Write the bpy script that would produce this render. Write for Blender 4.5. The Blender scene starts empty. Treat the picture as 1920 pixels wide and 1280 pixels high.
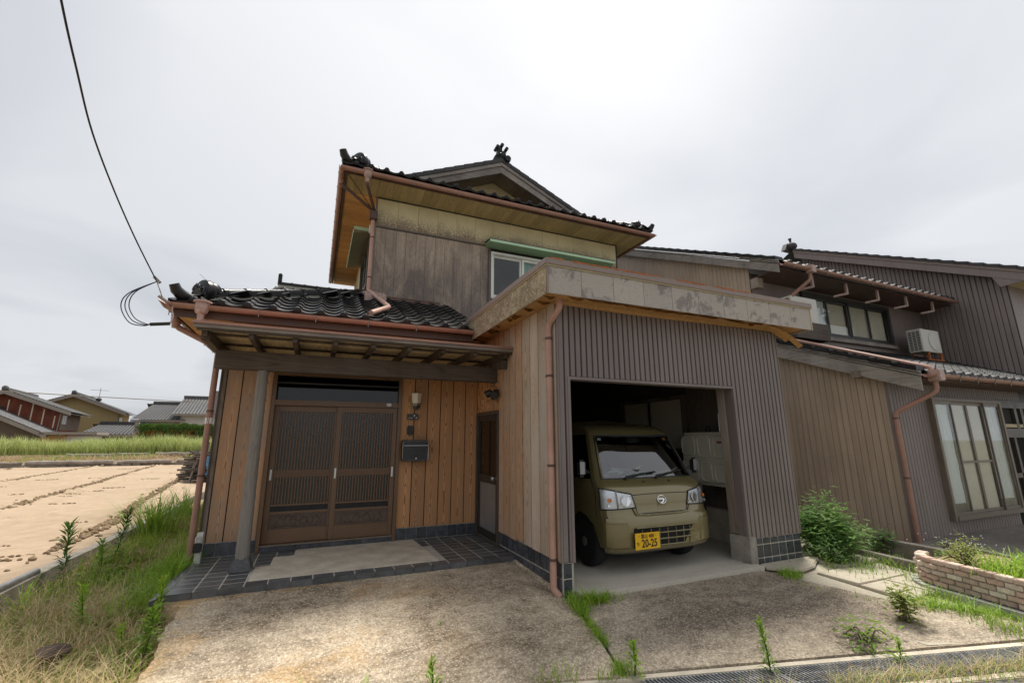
import bpy, bmesh, math, random
from mathutils import Vector, Matrix, noise as mnoise

# ------------------------------------------------------------------ camera, sky, sun, exposure
S = bpy.context.scene
COL = S.collection
cam_d = bpy.data.cameras.new('camera'); cam = bpy.data.objects.new('camera', cam_d); COL.objects.link(cam)
YAW, PIT, ROL = math.radians(23.527), math.radians(12.456), math.radians(-0.15)
_f = Vector((math.sin(YAW)*math.cos(PIT), math.cos(YAW)*math.cos(PIT), math.sin(PIT)))
_r = Vector((math.cos(YAW), -math.sin(YAW), 0)); _u = _r.cross(_f)
_r2 = _r*math.cos(ROL)+_u*math.sin(ROL); _u2 = -_r*math.sin(ROL)+_u*math.cos(ROL)
_m = Matrix((_r2, _u2, -_f)).transposed().to_4x4(); _m.translation = (0, 0, 1.4)
cam.matrix_world = _m
cam_d.sensor_width = 36; cam_d.lens = 834.8/1920*36; cam_d.clip_start = .05; cam_d.clip_end = 3000
S.camera = cam

SUN_DIR = Vector((.31, .33, 1.0)).normalized()
SUN_EL = math.asin(SUN_DIR.z); SUN_AZ = math.atan2(SUN_DIR.x, SUN_DIR.y)
world = bpy.data.worlds.new('World'); S.world = world; world.use_nodes = True
wn, wl = world.node_tree.nodes, world.node_tree.links
wn.clear()
def wnode(t, **k):
    n = wn.new(t)
    for a, b in k.items(): setattr(n, a, b)
    return n
sky = wnode('ShaderNodeTexSky', sky_type='NISHITA', sun_disc=False, sun_elevation=SUN_EL, sun_rotation=SUN_AZ, dust_density=2.0)
tc = wnode('ShaderNodeTexCoord')
sep = wnode('ShaderNodeSeparateXYZ'); wl.new(tc.outputs['Generated'], sep.inputs[0])
# flat cloud sheet overhead: project the direction on a plane
mz = wnode('ShaderNodeMath', operation='MAXIMUM'); wl.new(sep.outputs[2], mz.inputs[0]); mz.inputs[1].default_value = .0
az_ = wnode('ShaderNodeMath', operation='ADD'); wl.new(mz.outputs[0], az_.inputs[0]); az_.inputs[1].default_value = .18
dv = wnode('ShaderNodeVectorMath', operation='DIVIDE'); wl.new(tc.outputs['Generated'], dv.inputs[0])
cb = wnode('ShaderNodeCombineXYZ'); [wl.new(az_.outputs[0], cb.inputs[i]) for i in range(3)]; wl.new(cb.outputs[0], dv.inputs[1])
nz = wnode('ShaderNodeTexNoise'); nz.inputs['Scale'].default_value = 0.95; nz.inputs['Detail'].default_value = 5; nz.inputs['Roughness'].default_value = .45
nz.inputs['Distortion'].default_value = .4; wl.new(dv.outputs[0], nz.inputs['Vector'])
# thin veil: the sun makes the cloud brighter around it
dt = wnode('ShaderNodeVectorMath', operation='DOT_PRODUCT'); wl.new(tc.outputs['Generated'], dt.inputs[0]); dt.inputs[1].default_value = SUN_DIR
mr = wnode('ShaderNodeMapRange'); mr.inputs[1].default_value = .35; mr.inputs[2].default_value = 1.0; wl.new(dt.outputs['Value'], mr.inputs[0])
pw = wnode('ShaderNodeMath', operation='POWER'); wl.new(mr.outputs[0], pw.inputs[0]); pw.inputs[1].default_value = 2.1
cr = wnode('ShaderNodeValToRGB'); wl.new(nz.outputs[0], cr.inputs[0])
cr.color_ramp.elements[0].position = .33; cr.color_ramp.elements[0].color = (2.65, 2.8, 3.05, 1)
cr.color_ramp.elements[1].position = .62; cr.color_ramp.elements[1].color = (3.75, 3.82, 3.95, 1)
ad = wnode('ShaderNodeMix', data_type='RGBA', blend_type='ADD'); wl.new(cr.outputs[0], ad.inputs[6]); ad.inputs[0].default_value = 1
gl = wnode('ShaderNodeMix', data_type='RGBA', blend_type='MULTIPLY'); gl.inputs[0].default_value = 1
wl.new(pw.outputs[0], gl.inputs[6]); gl.inputs[7].default_value = (1.7, 1.62, 1.5, 1)
wl.new(gl.outputs[2], ad.inputs[7])
mx = wnode('ShaderNodeMix', data_type='RGBA'); mx.inputs[0].default_value = .95
wl.new(sky.outputs[0], mx.inputs[6]); wl.new(ad.outputs[2], mx.inputs[7])
bg = wnode('ShaderNodeBackground'); bg.inputs[1].default_value = .1; wl.new(mx.outputs[2], bg.inputs[0])
wo = wnode('ShaderNodeOutputWorld'); wl.new(bg.outputs[0], wo.inputs[0])

sun_d = bpy.data.lights.new('sun', 'SUN'); sun_d.energy = 2.8; sun_d.angle = math.radians(19); sun_d.color = (1, .95, .87)
sun = bpy.data.objects.new('sun', sun_d); COL.objects.link(sun); sun.location = (0, 0, 30)
sun.rotation_euler = (-SUN_DIR).to_track_quat('-Z', 'Y').to_euler()
S.view_settings.view_transform = 'Standard'; S.view_settings.look = 'None'; S.view_settings.exposure = 1.0; S.view_settings.gamma = 1
S.view_settings.use_curve_mapping = False
S.render.engine = 'CYCLES'
S.cycles.use_denoising = True
S.cycles.max_bounces = 6; S.cycles.diffuse_bounces = 4; S.cycles.glossy_bounces = 3; S.cycles.transparent_max_bounces = 12; S.cycles.transmission_bounces = 4
S.cycles.caustics_reflective = False; S.cycles.caustics_refractive = False

# ------------------------------------------------------------------ helpers
RN = random.Random(11)
V = Vector
W = {}                                  # world location of every object we parent to
class MB:
    def __init__(s): s.v = []; s.f = []
    def add(s, vs, fs):
        o = len(s.v); s.v += [tuple(a) for a in vs]; s.f += [tuple(i+o for i in f) for f in fs]; return s
    def box(s, x0, x1, y0, y1, z0, z1):
        return s.add([(x0,y0,z0),(x1,y0,z0),(x1,y1,z0),(x0,y1,z0),(x0,y0,z1),(x1,y0,z1),(x1,y1,z1),(x0,y1,z1)],
                     [(0,3,2,1),(4,5,6,7),(0,1,5,4),(1,2,6,5),(2,3,7,6),(3,0,4,7)])
    def obox(s, a, b, w, h, up=(0,0,1)):
        """bar from a to b, w wide, h high, centred"""
        a, b = V(a), V(b); d = (b-a).normalized(); u = V(up); sx = d.cross(u)
        if sx.length < 1e-5: u = V((0,1,0)); sx = d.cross(u)
        sx.normalize(); u = sx.cross(d).normalized()
        q = [sx*(i*w/2)+u*(j*h/2) for i, j in ((-1,-1),(1,-1),(1,1),(-1,1))]
        return s.add([a+k for k in q]+[b+k for k in q], [(0,1,2,3),(7,6,5,4),(0,4,5,1),(1,5,6,2),(2,6,7,3),(3,7,4,0)])
    def prism(s, pts, vec):
        n = len(pts); vec = V(vec); P = [V(p) for p in pts]
        return s.add(P+[p+vec for p in P], [tuple(range(n))[::-1], tuple(range(n, 2*n))]+[(i, (i+1) % n, (i+1) % n+n, i+n) for i in range(n)])
    def quad(s, *p): return s.add(p, [tuple(range(len(p)))])
    def tube(s, path, r, n=10, caps=True, arc=None, thick=None):
        P = [V(p) for p in path]; k = len(P); rr = r if isinstance(r, (list, tuple)) else [r]*k
        base = len(s.v); up = None
        for i in range(k):
            d = (P[min(i+1, k-1)]-P[max(i-1, 0)]).normalized()
            if up is None:
                up = V((0,0,1)) if abs(d.z) < .9 else V((0,1,0))
            sx = d.cross(up); sx.normalize(); u = sx.cross(d).normalized(); up = u
            for j in range(n):
                a = 2*math.pi*j/n
                s.v.append(tuple(P[i]+sx*math.cos(a)*rr[i]+u*math.sin(a)*rr[i]))
        for i in range(k-1):
            for j in range(n):
                s.f.append((base+i*n+j, base+i*n+(j+1) % n, base+(i+1)*n+(j+1) % n, base+(i+1)*n+j))
        if caps:
            s.f.append(tuple(base+j for j in range(n))[::-1]); s.f.append(tuple(base+(k-1)*n+j for j in range(n)))
        return s
    def channel(s, a, b, r, n=8, t=.004, up=(0,0,1)):
        """open half round channel (gutter) from a to b"""
        a, b = V(a), V(b); d = (b-a).normalized(); sx = d.cross(V(up)).normalized(); u = sx.cross(d).normalized()
        ang = [math.pi+math.pi*j/n for j in range(n+1)]
        prof = [(math.cos(t_)*r, math.sin(t_)*r) for t_ in ang]+[(math.cos(t_)*(r-t), math.sin(t_)*(r-t)) for t_ in ang[::-1]]
        return s.prism([a+sx*p+u*q for p, q in prof], b-a)
    def lathe(s, prof, c=(0,0,0), n=16, axis=(0,0,1), sx=1, sy=1):
        c = V(c); w = V(axis).normalized(); a = V((1,0,0)) if abs(w.x) < .9 else V((0,1,0)); e1 = (a-w*a.dot(w)).normalized(); e2 = w.cross(e1)
        base = len(s.v); k = len(prof)
        for r, z in prof:
            for j in range(n):
                t = 2*math.pi*j/n; s.v.append(tuple(c+w*z+e1*(r*math.cos(t)*sx)+e2*(r*math.sin(t)*sy)))
        for i in range(k-1):
            for j in range(n): s.f.append((base+i*n+j, base+i*n+(j+1) % n, base+(i+1)*n+(j+1) % n, base+(i+1)*n+j))
        s.f.append(tuple(base+j for j in range(n))[::-1]); s.f.append(tuple(base+(k-1)*n+j for j in range(n)))
        return s
    def grid(s, fn, nu, nv):
        o = len(s.v)
        for i in range(nu+1):
            for j in range(nv+1): s.v.append(tuple(fn(i/nu, j/nv)))
        for i in range(nu):
            for j in range(nv):
                a = o+i*(nv+1)+j; s.f.append((a, a+nv+1, a+nv+2, a+1))
        return s
    def blob(s, c, rx, ry, rz, n=10, m=6, jit=0, rnd=None):
        o = len(s.v); c = V(c)
        for i in range(m+1):
            t = math.pi*i/m
            for j in range(n):
                p = 2*math.pi*j/n; k = 1+(rnd.uniform(-jit, jit) if rnd else 0)
                s.v.append(tuple(c+V((rx*math.sin(t)*math.cos(p), ry*math.sin(t)*math.sin(p), rz*math.cos(t)))*k))
        for i in range(m):
            for j in range(n): s.f.append((o+i*n+j, o+(i+1)*n+j, o+(i+1)*n+(j+1) % n, o+i*n+(j+1) % n))
        return s
    def mesh(s, name, mat, smooth=False, bevel=0, mats=None, fmat=None):
        me = bpy.data.meshes.new(name); me.from_pydata(s.v, [], s.f); me.update()
        if bevel:
            bm = bmesh.new(); bm.from_mesh(me); bmesh.ops.remove_doubles(bm, verts=bm.verts, dist=1e-5)
            bmesh.ops.recalc_face_normals(bm, faces=bm.faces)
            es = [e for e in bm.edges if len(e.link_faces) == 2 and e.calc_face_angle(0) > .5]
            bmesh.ops.bevel(bm, geom=es, offset=bevel, segments=2, affect='EDGES', clamp_overlap=True); bm.to_mesh(me); bm.free()
        else:
            bm = bmesh.new(); bm.from_mesh(me); bmesh.ops.recalc_face_normals(bm, faces=bm.faces); bm.to_mesh(me); bm.free()
        for m_ in (mats or [mat]): me.materials.append(MAT[m_])
        if fmat:
            for p, i in zip(me.polygons, fmat): p.material_index = i
        if smooth:
            for p in me.polygons: p.use_smooth = True
            try: me.set_sharp_from_angle(angle=math.radians(smooth if smooth is not True else 40))
            except Exception: pass
        return me
    def raw(s, name, mat, smooth=False):
        me = bpy.data.meshes.new(name); me.from_pydata(s.v, [], s.f); me.update(); me.materials.append(MAT[mat])
        if smooth: me.polygons.foreach_set('use_smooth', [True]*len(me.polygons))
        return me
    def build(s, name, mat, parent=None, smooth=False, bevel=0, **k): return obj(name, s.mesh(name, mat, smooth, bevel, **k), parent)
def obj(name, me, parent=None, loc=(0,0,0), rot=None, scale=None):
    o = bpy.data.objects.new(name, me); COL.objects.link(o); W[o] = V(loc)
    if parent is not None: o.parent = parent; o.location = V(loc)-W[parent]
    else: o.location = loc
    if rot is not None: o.rotation_euler = rot
    if scale is not None: o.scale = scale if hasattr(scale, '__len__') else (scale,)*3
    return o
def tag(o, label=None, cat=None, group=None, kind=None):
    for k, v in (('label', label), ('category', cat), ('group', group), ('kind', kind)):
        if v: o[k] = v
    return o
def thing(name, label, cat, loc=(0,0,0), group=None):
    o = bpy.data.objects.new(name, None); COL.objects.link(o); o.location = loc; W[o] = V(loc); o.empty_display_size = .2
    return tag(o, label, cat, group)
def struct(name, mb, mat, **k): return tag(mb.build(name, mat, None, **k), kind='structure')
def B(name, mat, parent, x0, x1, y0, y1, z0, z1, bevel=0): return MB().box(x0, x1, y0, y1, z0, z1).build(name, mat, parent, bevel=bevel)
def text_mesh(txt, size, mat, bold=0.0, depth=.001):
    c = bpy.data.curves.new('lettering', 'FONT'); c.body = txt; c.size = size; c.align_x = 'CENTER'; c.align_y = 'CENTER'; c.extrude = depth; c.offset = bold; c.resolution_u = 3
    o = bpy.data.objects.new('lettering', c); COL.objects.link(o); bpy.context.view_layer.update()
    me = bpy.data.meshes.new_from_object(o.evaluated_get(bpy.context.evaluated_depsgraph_get())); bpy.data.objects.remove(o)
    me.materials.clear(); me.materials.append(MAT[mat]); return me

# ------------------------------------------------------------------ materials
MAT = {}
class N:
    """small node builder"""
    def __init__(s, name):
        m = bpy.data.materials.new(name); m.use_nodes = True; s.m = m; s.t = m.node_tree; s.n = s.t.nodes; s.l = s.t.links
        s.n.clear(); s.out = s.n.new('ShaderNodeOutputMaterial'); s.b = s.n.new('ShaderNodeBsdfPrincipled'); s.l.new(s.b.outputs[0], s.out.inputs[0])
        s.tc = s.n.new('ShaderNodeTexCoord'); s.oi = s.n.new('ShaderNodeObjectInfo'); MAT[name] = m
        s.geo = s.n.new('ShaderNodeNewGeometry')
    def put(s, sock, v):
        if v is None: return
        if hasattr(v, 'is_linked') or isinstance(v, bpy.types.NodeSocket): s.l.new(v, sock)
        else:
            if hasattr(sock.default_value, '__len__') and not hasattr(v, '__len__'): v = (v,)*len(sock.default_value)
            if hasattr(sock.default_value, '__len__') and len(sock.default_value) == 4 and len(v) == 3: v = (*v, 1)
            sock.default_value = v
    def math(s, op, a, b=None, clamp=False):
        n = s.n.new('ShaderNodeMath'); n.operation = op; n.use_clamp = clamp; s.put(n.inputs[0], a)
        if b is not None: s.put(n.inputs[1], b)
        return n.outputs[0]
    def vmath(s, op, a, b):
        n = s.n.new('ShaderNodeVectorMath'); n.operation = op; s.put(n.inputs[0], a); s.put(n.inputs[1], b); return n.outputs[0]
    def pos(s, scale=(1,1,1), rnd=0, world=False):
        v = s.geo.outputs['Position'] if world else s.tc.outputs['Object']
        v = s.vmath('MULTIPLY', v, scale)
        if rnd:
            c = s.n.new('ShaderNodeCombineXYZ'); q = s.math('MULTIPLY', s.oi.outputs['Random'], rnd)
            s.l.new(q, c.inputs[0]); s.l.new(s.math('MULTIPLY', q, 1.7), c.inputs[1]); s.l.new(s.math('MULTIPLY', q, .61), c.inputs[2])
            v = s.vmath('ADD', v, c.outputs[0])
        return v
    def noise(s, vec, scale=1, detail=4, rough=.55, dist=0):
        n = s.n.new('ShaderNodeTexNoise'); s.put(n.inputs['Vector'], vec); n.inputs['Scale'].default_value = scale; n.inputs['Detail'].default_value = detail
        n.inputs['Roughness'].default_value = rough; n.inputs['Distortion'].default_value = dist; return n.outputs[0]
    def voro(s, vec, scale=1, feature='F1', out=0):
        n = s.n.new('ShaderNodeTexVoronoi'); n.feature = feature; s.put(n.inputs['Vector'], vec); n.inputs['Scale'].default_value = scale; return n.outputs[out]
    def ramp(s, fac, a, b, lo=0., hi=1.):
        n = s.n.new('ShaderNodeMapRange'); n.inputs[1].default_value = a; n.inputs[2].default_value = b; n.inputs[3].default_value = lo; n.inputs[4].default_value = hi
        s.put(n.inputs[0], fac); return n.outputs[0]
    def mix(s, fac, a, b, mode='MIX'):
        n = s.n.new('ShaderNodeMix'); n.data_type = 'RGBA'; n.blend_type = mode; s.put(n.inputs[0], fac); s.put(n.inputs[6], a); s.put(n.inputs[7], b); return n.outputs[2]
    def xyz(s, world=True):
        n = s.n.new('ShaderNodeSeparateXYZ'); s.l.new(s.geo.outputs['Position'] if world else s.tc.outputs['Object'], n.inputs[0]); return n.outputs
    def hsv(s, col, h=.5, sat=1, val=1):
        n = s.n.new('ShaderNodeHueSaturation'); s.put(n.inputs[0], h); s.put(n.inputs[1], sat); s.put(n.inputs[2], val); s.put(n.inputs[4], col); return n.outputs[0]
    def var(s, col, amt=.2):
        return s.hsv(col, val=s.ramp(s.oi.outputs['Random'], 0, 1, 1-amt, 1+amt))
    def bump(s, h, strength=.3, dist=.01):
        n = s.n.new('ShaderNodeBump'); n.inputs['Strength'].default_value = strength; n.inputs['Distance'].default_value = dist; s.put(n.inputs['Height'], h); s.l.new(n.outputs[0], s.b.inputs['Normal']); return s
    def fin(s, col, rough=.6, metal=0, spec=.5, coat=0):
        s.put(s.b.inputs['Base Color'], col); s.put(s.b.inputs['Roughness'], rough); s.put(s.b.inputs['Metallic'], metal); s.put(s.b.inputs['Specular IOR Level'], spec)
        if coat: s.b.inputs['Coat Weight'].default_value = coat; s.b.inputs['Coat Roughness'].default_value = .05
        return s
def plain(name, col, rough=.6, metal=0, var=.08, sc=6, amt=.25, bump=.1, spec=.5, stretch=(1,1,1), coat=0, rnd=7):
    n = N(name); p = n.pos(stretch, rnd); k = n.noise(p, sc, 5, .6); k2 = n.noise(p, sc*9, 3, .6)
    c = n.hsv(col, val=n.ramp(k, .3, .7, 1-amt, 1+amt*.7)); c = n.hsv(c, val=n.ramp(k2, .3, .7, 1-amt*.4, 1+amt*.4))
    c = n.var(c, var); n.fin(c, n.ramp(k, .3, .7, max(rough-.1, .02), min(rough+.12, 1)), metal, spec, coat)
    if bump: n.bump(k2, bump, .01)
    return n
def wood(name, light, dark, grey, greyamt=.2, var=.14, axis='z', fig=1.0, rough=.65, lowgrey=None, arch=None):
    n = N(name); k = {'z': (1, 1, .11), 'x': (.11, 1, 1), 'y': (1, .11, 1)}[axis]
    p = n.pos(k, 23); h = n.noise(p, 4.2*fig, 1.5, .5, .3); rings = n.math('SINE', n.math('MULTIPLY', h, 95))
    if arch:
        gs_ = n.n.new('ShaderNodeSeparateXYZ'); n.l.new(n.tc.outputs['Generated'], gs_.inputs[0]); xg = n.math('SUBTRACT', gs_.outputs[0 if arch == 'x' else 1], n.ramp(n.oi.outputs['Random'], 0, 1, .35, .65))
        par = n.math('MULTIPLY', n.math('MULTIPLY', xg, xg), 46); zc = n.math('MULTIPLY', n.xyz()[2], n.ramp(n.oi.outputs['Random'], 0, 1, -5.5, 5.5))
        wob = n.math('MULTIPLY', n.noise(n.pos((1, 1, .5), 31), 3.0, 3, .55), 9); wob2 = n.math('MULTIPLY', n.noise(n.pos((5, 5, .9), 13), 3.0, 2, .5), 1.3)
        rings = n.math('SINE', n.math('MULTIPLY', n.math('ADD', n.math('ADD', par, zc), n.math('ADD', wob, wob2)), 6.283))
    line = n.ramp(rings, .15, .98); kk = {'z': (70, 70, 2.2), 'x': (2.2, 70, 70), 'y': (70, 2.2, 70)}[axis]
    fib = n.noise(n.pos(kk, 5), 1, 3, .6)
    c = n.mix(n.math('MULTIPLY', line, n.ramp(fib, .35, .6, .45, 1.0)), light, dark)
    c = n.hsv(c, val=n.ramp(fib, .3, .7, .78, 1.16))
    big = n.noise(n.pos((1.2, 1.2, .5), 3), 1.6, 4, .6)
    g = n.math('MULTIPLY', n.ramp(big, .35, .65, 0, 2*greyamt), n.ramp(fib, .3, .6, .5, 1.1), True)
    if lowgrey:
        z = n.xyz()[2]; g = n.math('MAXIMUM', g, n.math('MULTIPLY', n.ramp(n.math('ADD', z, n.math('MULTIPLY', fib, .7)), lowgrey[0], lowgrey[1], lowgrey[2], 0), n.ramp(fib, .3, .55, .5, 1.)))
    c = n.mix(g, c, grey); c = n.var(c, var)
    n.fin(c, rough, 0, .35); n.bump(n.math('ADD', n.math('MULTIPLY', line, -.6), fib), .35, .004)
    return n
wood('cedar', (.62,.325,.150), (.23,.098,.040), (.32,.25,.19), .10, arch='x')
wood('cedar_left', (.58,.315,.155), (.20,.092,.042), (.25,.205,.17), .42, lowgrey=(.2, 2.0, .75), arch='x', var=.2)
wood('cedar_side', (.56,.32,.17), (.18,.088,.042), (.47,.39,.32), .34, arch='y')
wood('cedar_pale', (.52,.385,.27), (.19,.125,.08), (.52,.45,.38), .6, arch='y')
wood('soffit_wood', (.56,.31,.115), (.42,.21,.075), (.38,.26,.14), .12, axis='y', fig=2)
wood('soffit_side_wood', (.58,.32,.115), (.45,.23,.08), (.38,.26,.14), .12, axis='x', fig=2)
wood('soffit_olive', (.43,.33,.15), (.33,.24,.10), (.30,.26,.15), .25, axis='y', fig=2)
wood('dark_beam', (.085,.060,.042), (.045,.030,.022), (.15,.125,.105), .22, axis='x')
wood('rafter_wood', (.075,.055,.042), (.045,.03,.022), (.16,.13,.11), .2, axis='y')
wood('canopy_board', (.80,.64,.40), (.62,.45,.25), (.42,.32,.2), .22, axis='y')
wood('grey_post', (.17,.150,.128), (.075,.065,.055), (.25,.23,.205), .4, fig=2.2)
wood('verge_grey', (.235,.205,.18), (.13,.112,.098), (.34,.31,.275), .5, axis='y')
wood('verge_grey_x', (.20,.17,.15), (.12,.10,.09), (.34,.30,.27), .35, axis='x')
wood('old_log', (.20,.17,.145), (.10,.085,.07), (.33,.30,.27), .5, axis='x')
wood('dark_jamb', (.20,.15,.11), (.12,.085,.06), (.30,.26,.22), .4)
plain('door_brown', (.15,.083,.042), .35, var=.05, amt=.12, sc=3)
plain('door_lattice', (.16,.085,.042), .4, var=.1, amt=.15)
plain('carved', (.105,.068,.048), .5, amt=.3, sc=14)
plain('black_panel', (.006,.006,.007), .6, amt=.1, bump=0)
def sheet(name, col, var=.05, rough=.42, dust=(.36,.31,.26), zlow=.75):
    n = N(name); run = n.noise(n.pos((26, 26, .45), 9), 1, 5, .65); big = n.noise(n.pos((1, 1, .6), 0, True), 1.3, 5, .6); sp = n.noise(n.pos((1, 1, 1), 3), 70, 3, .7); z = n.xyz()[2]
    c = n.hsv(col, val=n.ramp(run, .3, .7, .84, 1.13)); c = n.hsv(c, val=n.ramp(big, .3, .7, .84, 1.14)); c = n.var(c, var)
    low = n.math('MULTIPLY', n.ramp(n.math('ADD', z, n.math('MULTIPLY', big, .5)), zlow+.2, zlow-.35, 0, .42), n.ramp(sp, .35, .62, .2, 1)); c = n.mix(low, c, dust)
    c = n.mix(n.ramp(sp, .66, .74, 0, .35), c, dust); n.fin(c, n.ramp(run, .3, .7, rough-.08, rough+.14), 0, .45); n.bump(n.math('ADD', big, n.math('MULTIPLY', run, .3)), .12, .01)
sheet('siding', (.198,.160,.148)); sheet('siding_tan', (.42,.325,.245), .03, .5, (.40,.33,.26), .5); sheet('siding_dark', (.235,.19,.176), zlow=-5)
plain('roof_tile', (.016,.016,.017), .36, var=.25, sc=9, amt=.35, bump=.05, spec=.36)
plain('roof_tile_right', (.018,.018,.019), .58, var=.25, sc=9, amt=.35, bump=.05, spec=.25); plain('roof_tile_matt', (.045,.043,.045), .6, var=.25, sc=9, amt=.35, bump=.1)
plain('mortar', (.50,.49,.42), .85, amt=.25)
plain('copper', (.33,.178,.132), .38, var=.08, sc=4, amt=.16, stretch=(1,1,1), bump=.03)
plain('copper_pale', (.44,.255,.195), .5, var=.05, sc=4, amt=.18, bump=.03)
plain('leader', (.42,.29,.25), .5, amt=.3, sc=20)
plain('gutter_dark', (.10,.055,.04), .5)
plain('bracket', (.30,.28,.26), .45, metal=.6, bump=0)
plain('slate_tile', (.105,.108,.112), .35, var=.25, sc=7, amt=.35, bump=.06)
plain('base_tile', (.060,.066,.078), .28, var=.3, sc=8, amt=.3, bump=.04)
plain('grout', (.46,.43,.36), .9, amt=.2, sc=20)
plain('cement', (.60,.53,.42), .9, amt=.22, sc=5, bump=.25)
plain('cement_grey', (.40,.39,.365), .9, amt=.25, sc=4, bump=.25)
plain('kerb_concrete', (.30,.27,.23), .92, amt=.35, sc=4, bump=.35)
plain('green_metal', (.42,.60,.40), .45, amt=.1, sc=3, bump=0)
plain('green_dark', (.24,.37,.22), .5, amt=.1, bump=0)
plain('hood_under', (.20,.18,.12), .6)
plain('white_frame', (.66,.67,.63), .4, amt=.08, bump=0)
plain('sash_brown', (.085,.068,.055), .4, amt=.15, bump=0)
plain('sash_bronze', (.19,.155,.12), .42, amt=.2, bump=0)
plain('sash_dark', (.030,.028,.026), .4, amt=.15, bump=0)
plain('cap_brown', (.25,.185,.155), .42, var=.03, sc=1.5, amt=.1, bump=.02)
plain('trim_cream', (.46,.38,.22), .55, amt=.2, bump=0)
plain('rust', (.42,.13,.035), .9, amt=.5, sc=30, bump=.4)
plain('cream_wall', (.56,.46,.27), .8, amt=.12)
plain('curtain_teal', (.20,.42,.36), .8, amt=.15, sc=2, stretch=(4,4,.3))
plain('curtain_white', (.80,.84,.84), .85, amt=.16, sc=2.5, stretch=(5,5,.25))
plain('panel_beige', (.66,.58,.46), .8, amt=.07, sc=2)
plain('interior_dark', (.030,.026,.022), .9, amt=.2)
plain('garage_lining', (.095,.080,.065), .9, amt=.3, sc=2); plain('black_plastic', (.012,.012,.013), .45, amt=.1, bump=0)
plain('black_satin', (.014,.015,.018), .33, amt=.08, bump=0)
plain('silver', (.55,.55,.56), .28, metal=.9, amt=.08, bump=0)
plain('steel_grey', (.34,.34,.34), .4, metal=.5, amt=.2)
plain('grate_steel', (.30,.31,.32), .42, metal=.55, amt=.3, sc=12)
plain('void_black', (.006,.006,.006), .9, amt=0, bump=0)
plain('opal', (.74,.68,.55), .35, amt=.05, bump=0)
plain('ac_white', (.62,.60,.54), .5, amt=.07, bump=0)
plain('ac_dark', (.05,.05,.05), .6, bump=0)
plain('tank', (.76,.71,.57), .45, amt=.08, sc=3, bump=0)
plain('white_post', (.62,.61,.57), .6, amt=.12)
plain('wire_black', (.010,.010,.012), .5, bump=0)
plain('wire_blue', (.02,.045,.09), .45, bump=0)
plain('pot_rust', (.075,.042,.032), .75, amt=.35, sc=16, bump=.3)
plain('paper', (.72,.74,.70), .85, amt=.06, bump=0)
plain('paper_manila', (.62,.54,.33), .85, amt=.06, bump=0)
plain('tyre', (.014,.014,.015), .8, amt=.2, bump=.1)
plain('rim', (.20,.20,.19), .5, metal=.4, amt=.2)
plain('plate_yellow', (.90,.52,.012), .45, amt=.03, bump=0)
plain('plate_black', (.012,.012,.012), .5, amt=0, bump=0)
plain('chrome', (.72,.72,.72), .12, metal=1, amt=.03, bump=0)
plain('lamp_reflector', (.78,.79,.80), .16, metal=.9, amt=.1, sc=30, bump=.4)
plain('amber', (.75,.20,.03), .25, amt=.1, bump=0)
plain('seat_fabric', (.035,.034,.034), .9)
plain('red_sticker', (.34,.05,.05), .6, bump=0); plain('white_sticker', (.75,.75,.75), .6, bump=0); plain('orange_sticker', (.80,.28,.05), .5, bump=0)
plain('clod', (.30,.215,.13), .95, amt=.4, sc=12); plain('granite', (.10,.10,.105), .8, amt=.4, sc=30, bump=.3); plain('stone_block', (.24,.21,.17), .9, amt=.4, sc=10, bump=.4)
plain('tarp_blue', (.10,.30,.58), .4, amt=.25, sc=9)
plain('branch', (.105,.085,.07), .9, amt=.4, sc=12)
plain('far_red', (.20,.055,.030), .85, var=.15, sc=1.2, amt=.5, stretch=(3,3,.5)); plain('far_wood', (.17,.13,.11), .9, amt=.4, sc=2, stretch=(4,4,.4))
plain('far_khaki', (.33,.27,.135), .85, sc=1, amt=.08, stretch=(6,6,.3)); plain('far_brown', (.125,.092,.068), .9, sc=1, amt=.1); plain('far_tan', (.42,.26,.12), .9, amt=.1)
plain('far_grey', (.46,.46,.44), .9, amt=.08); plain('far_green', (.36,.40,.28), .9, amt=.1); plain('far_trim', (.26,.23,.205), .8, amt=.15)
plain('far_tile', (.085,.085,.088), .65, var=.3, sc=6, amt=.45); plain('far_tile_dark', (.06,.058,.06), .65, var=.3, sc=6, amt=.5)
plain('bark', (.12,.09,.07), .9, amt=.35, sc=20)
def leafmat(name, a, b, rough=.5, tr=.35):
    n = N(name); p = n.pos(world=True); k = n.noise(p, 3.1, 2); k2 = n.noise(p, 37, 2)
    c = n.mix(n.ramp(k, .3, .7), a, b); c = n.hsv(c, val=n.ramp(k2, .3, .7, .65, 1.3)); n.fin(c, rough, 0, .3)
    t = n.n.new('ShaderNodeBsdfTranslucent'); n.l.new(c, t.inputs[0]); m = n.n.new('ShaderNodeMixShader'); m.inputs[0].default_value = tr
    n.l.new(n.b.outputs[0], m.inputs[1]); n.l.new(t.outputs[0], m.inputs[2]); n.l.new(m.outputs[0], n.out.inputs[0]); return n
leafmat('grass_green', (.18,.32,.04), (.30,.43,.065)); leafmat('grass_deep', (.055,.13,.02), (.10,.20,.03)); leafmat('grass_far', (.34,.40,.12), (.46,.50,.20))
leafmat('grass_dry', (.60,.46,.23), (.70,.57,.33)); leafmat('grass_straw', (.42,.30,.16), (.33,.24,.14)); leafmat('grass_lime', (.34,.50,.05), (.26,.43,.05)); leafmat('clover', (.22,.30,.05), (.34,.36,.07))
leafmat('bush_leaf', (.085,.18,.05), (.16,.27,.075)); leafmat('bush_light', (.13,.27,.07), (.24,.38,.10)); leafmat('ivy_leaf', (.05,.12,.018), (.10,.17,.022)); leafmat('orange_leaf', (.45,.16,.03), (.40,.10,.02)); leafmat('pink_petal', (.55,.2,.3), (.6,.3,.4))
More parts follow.
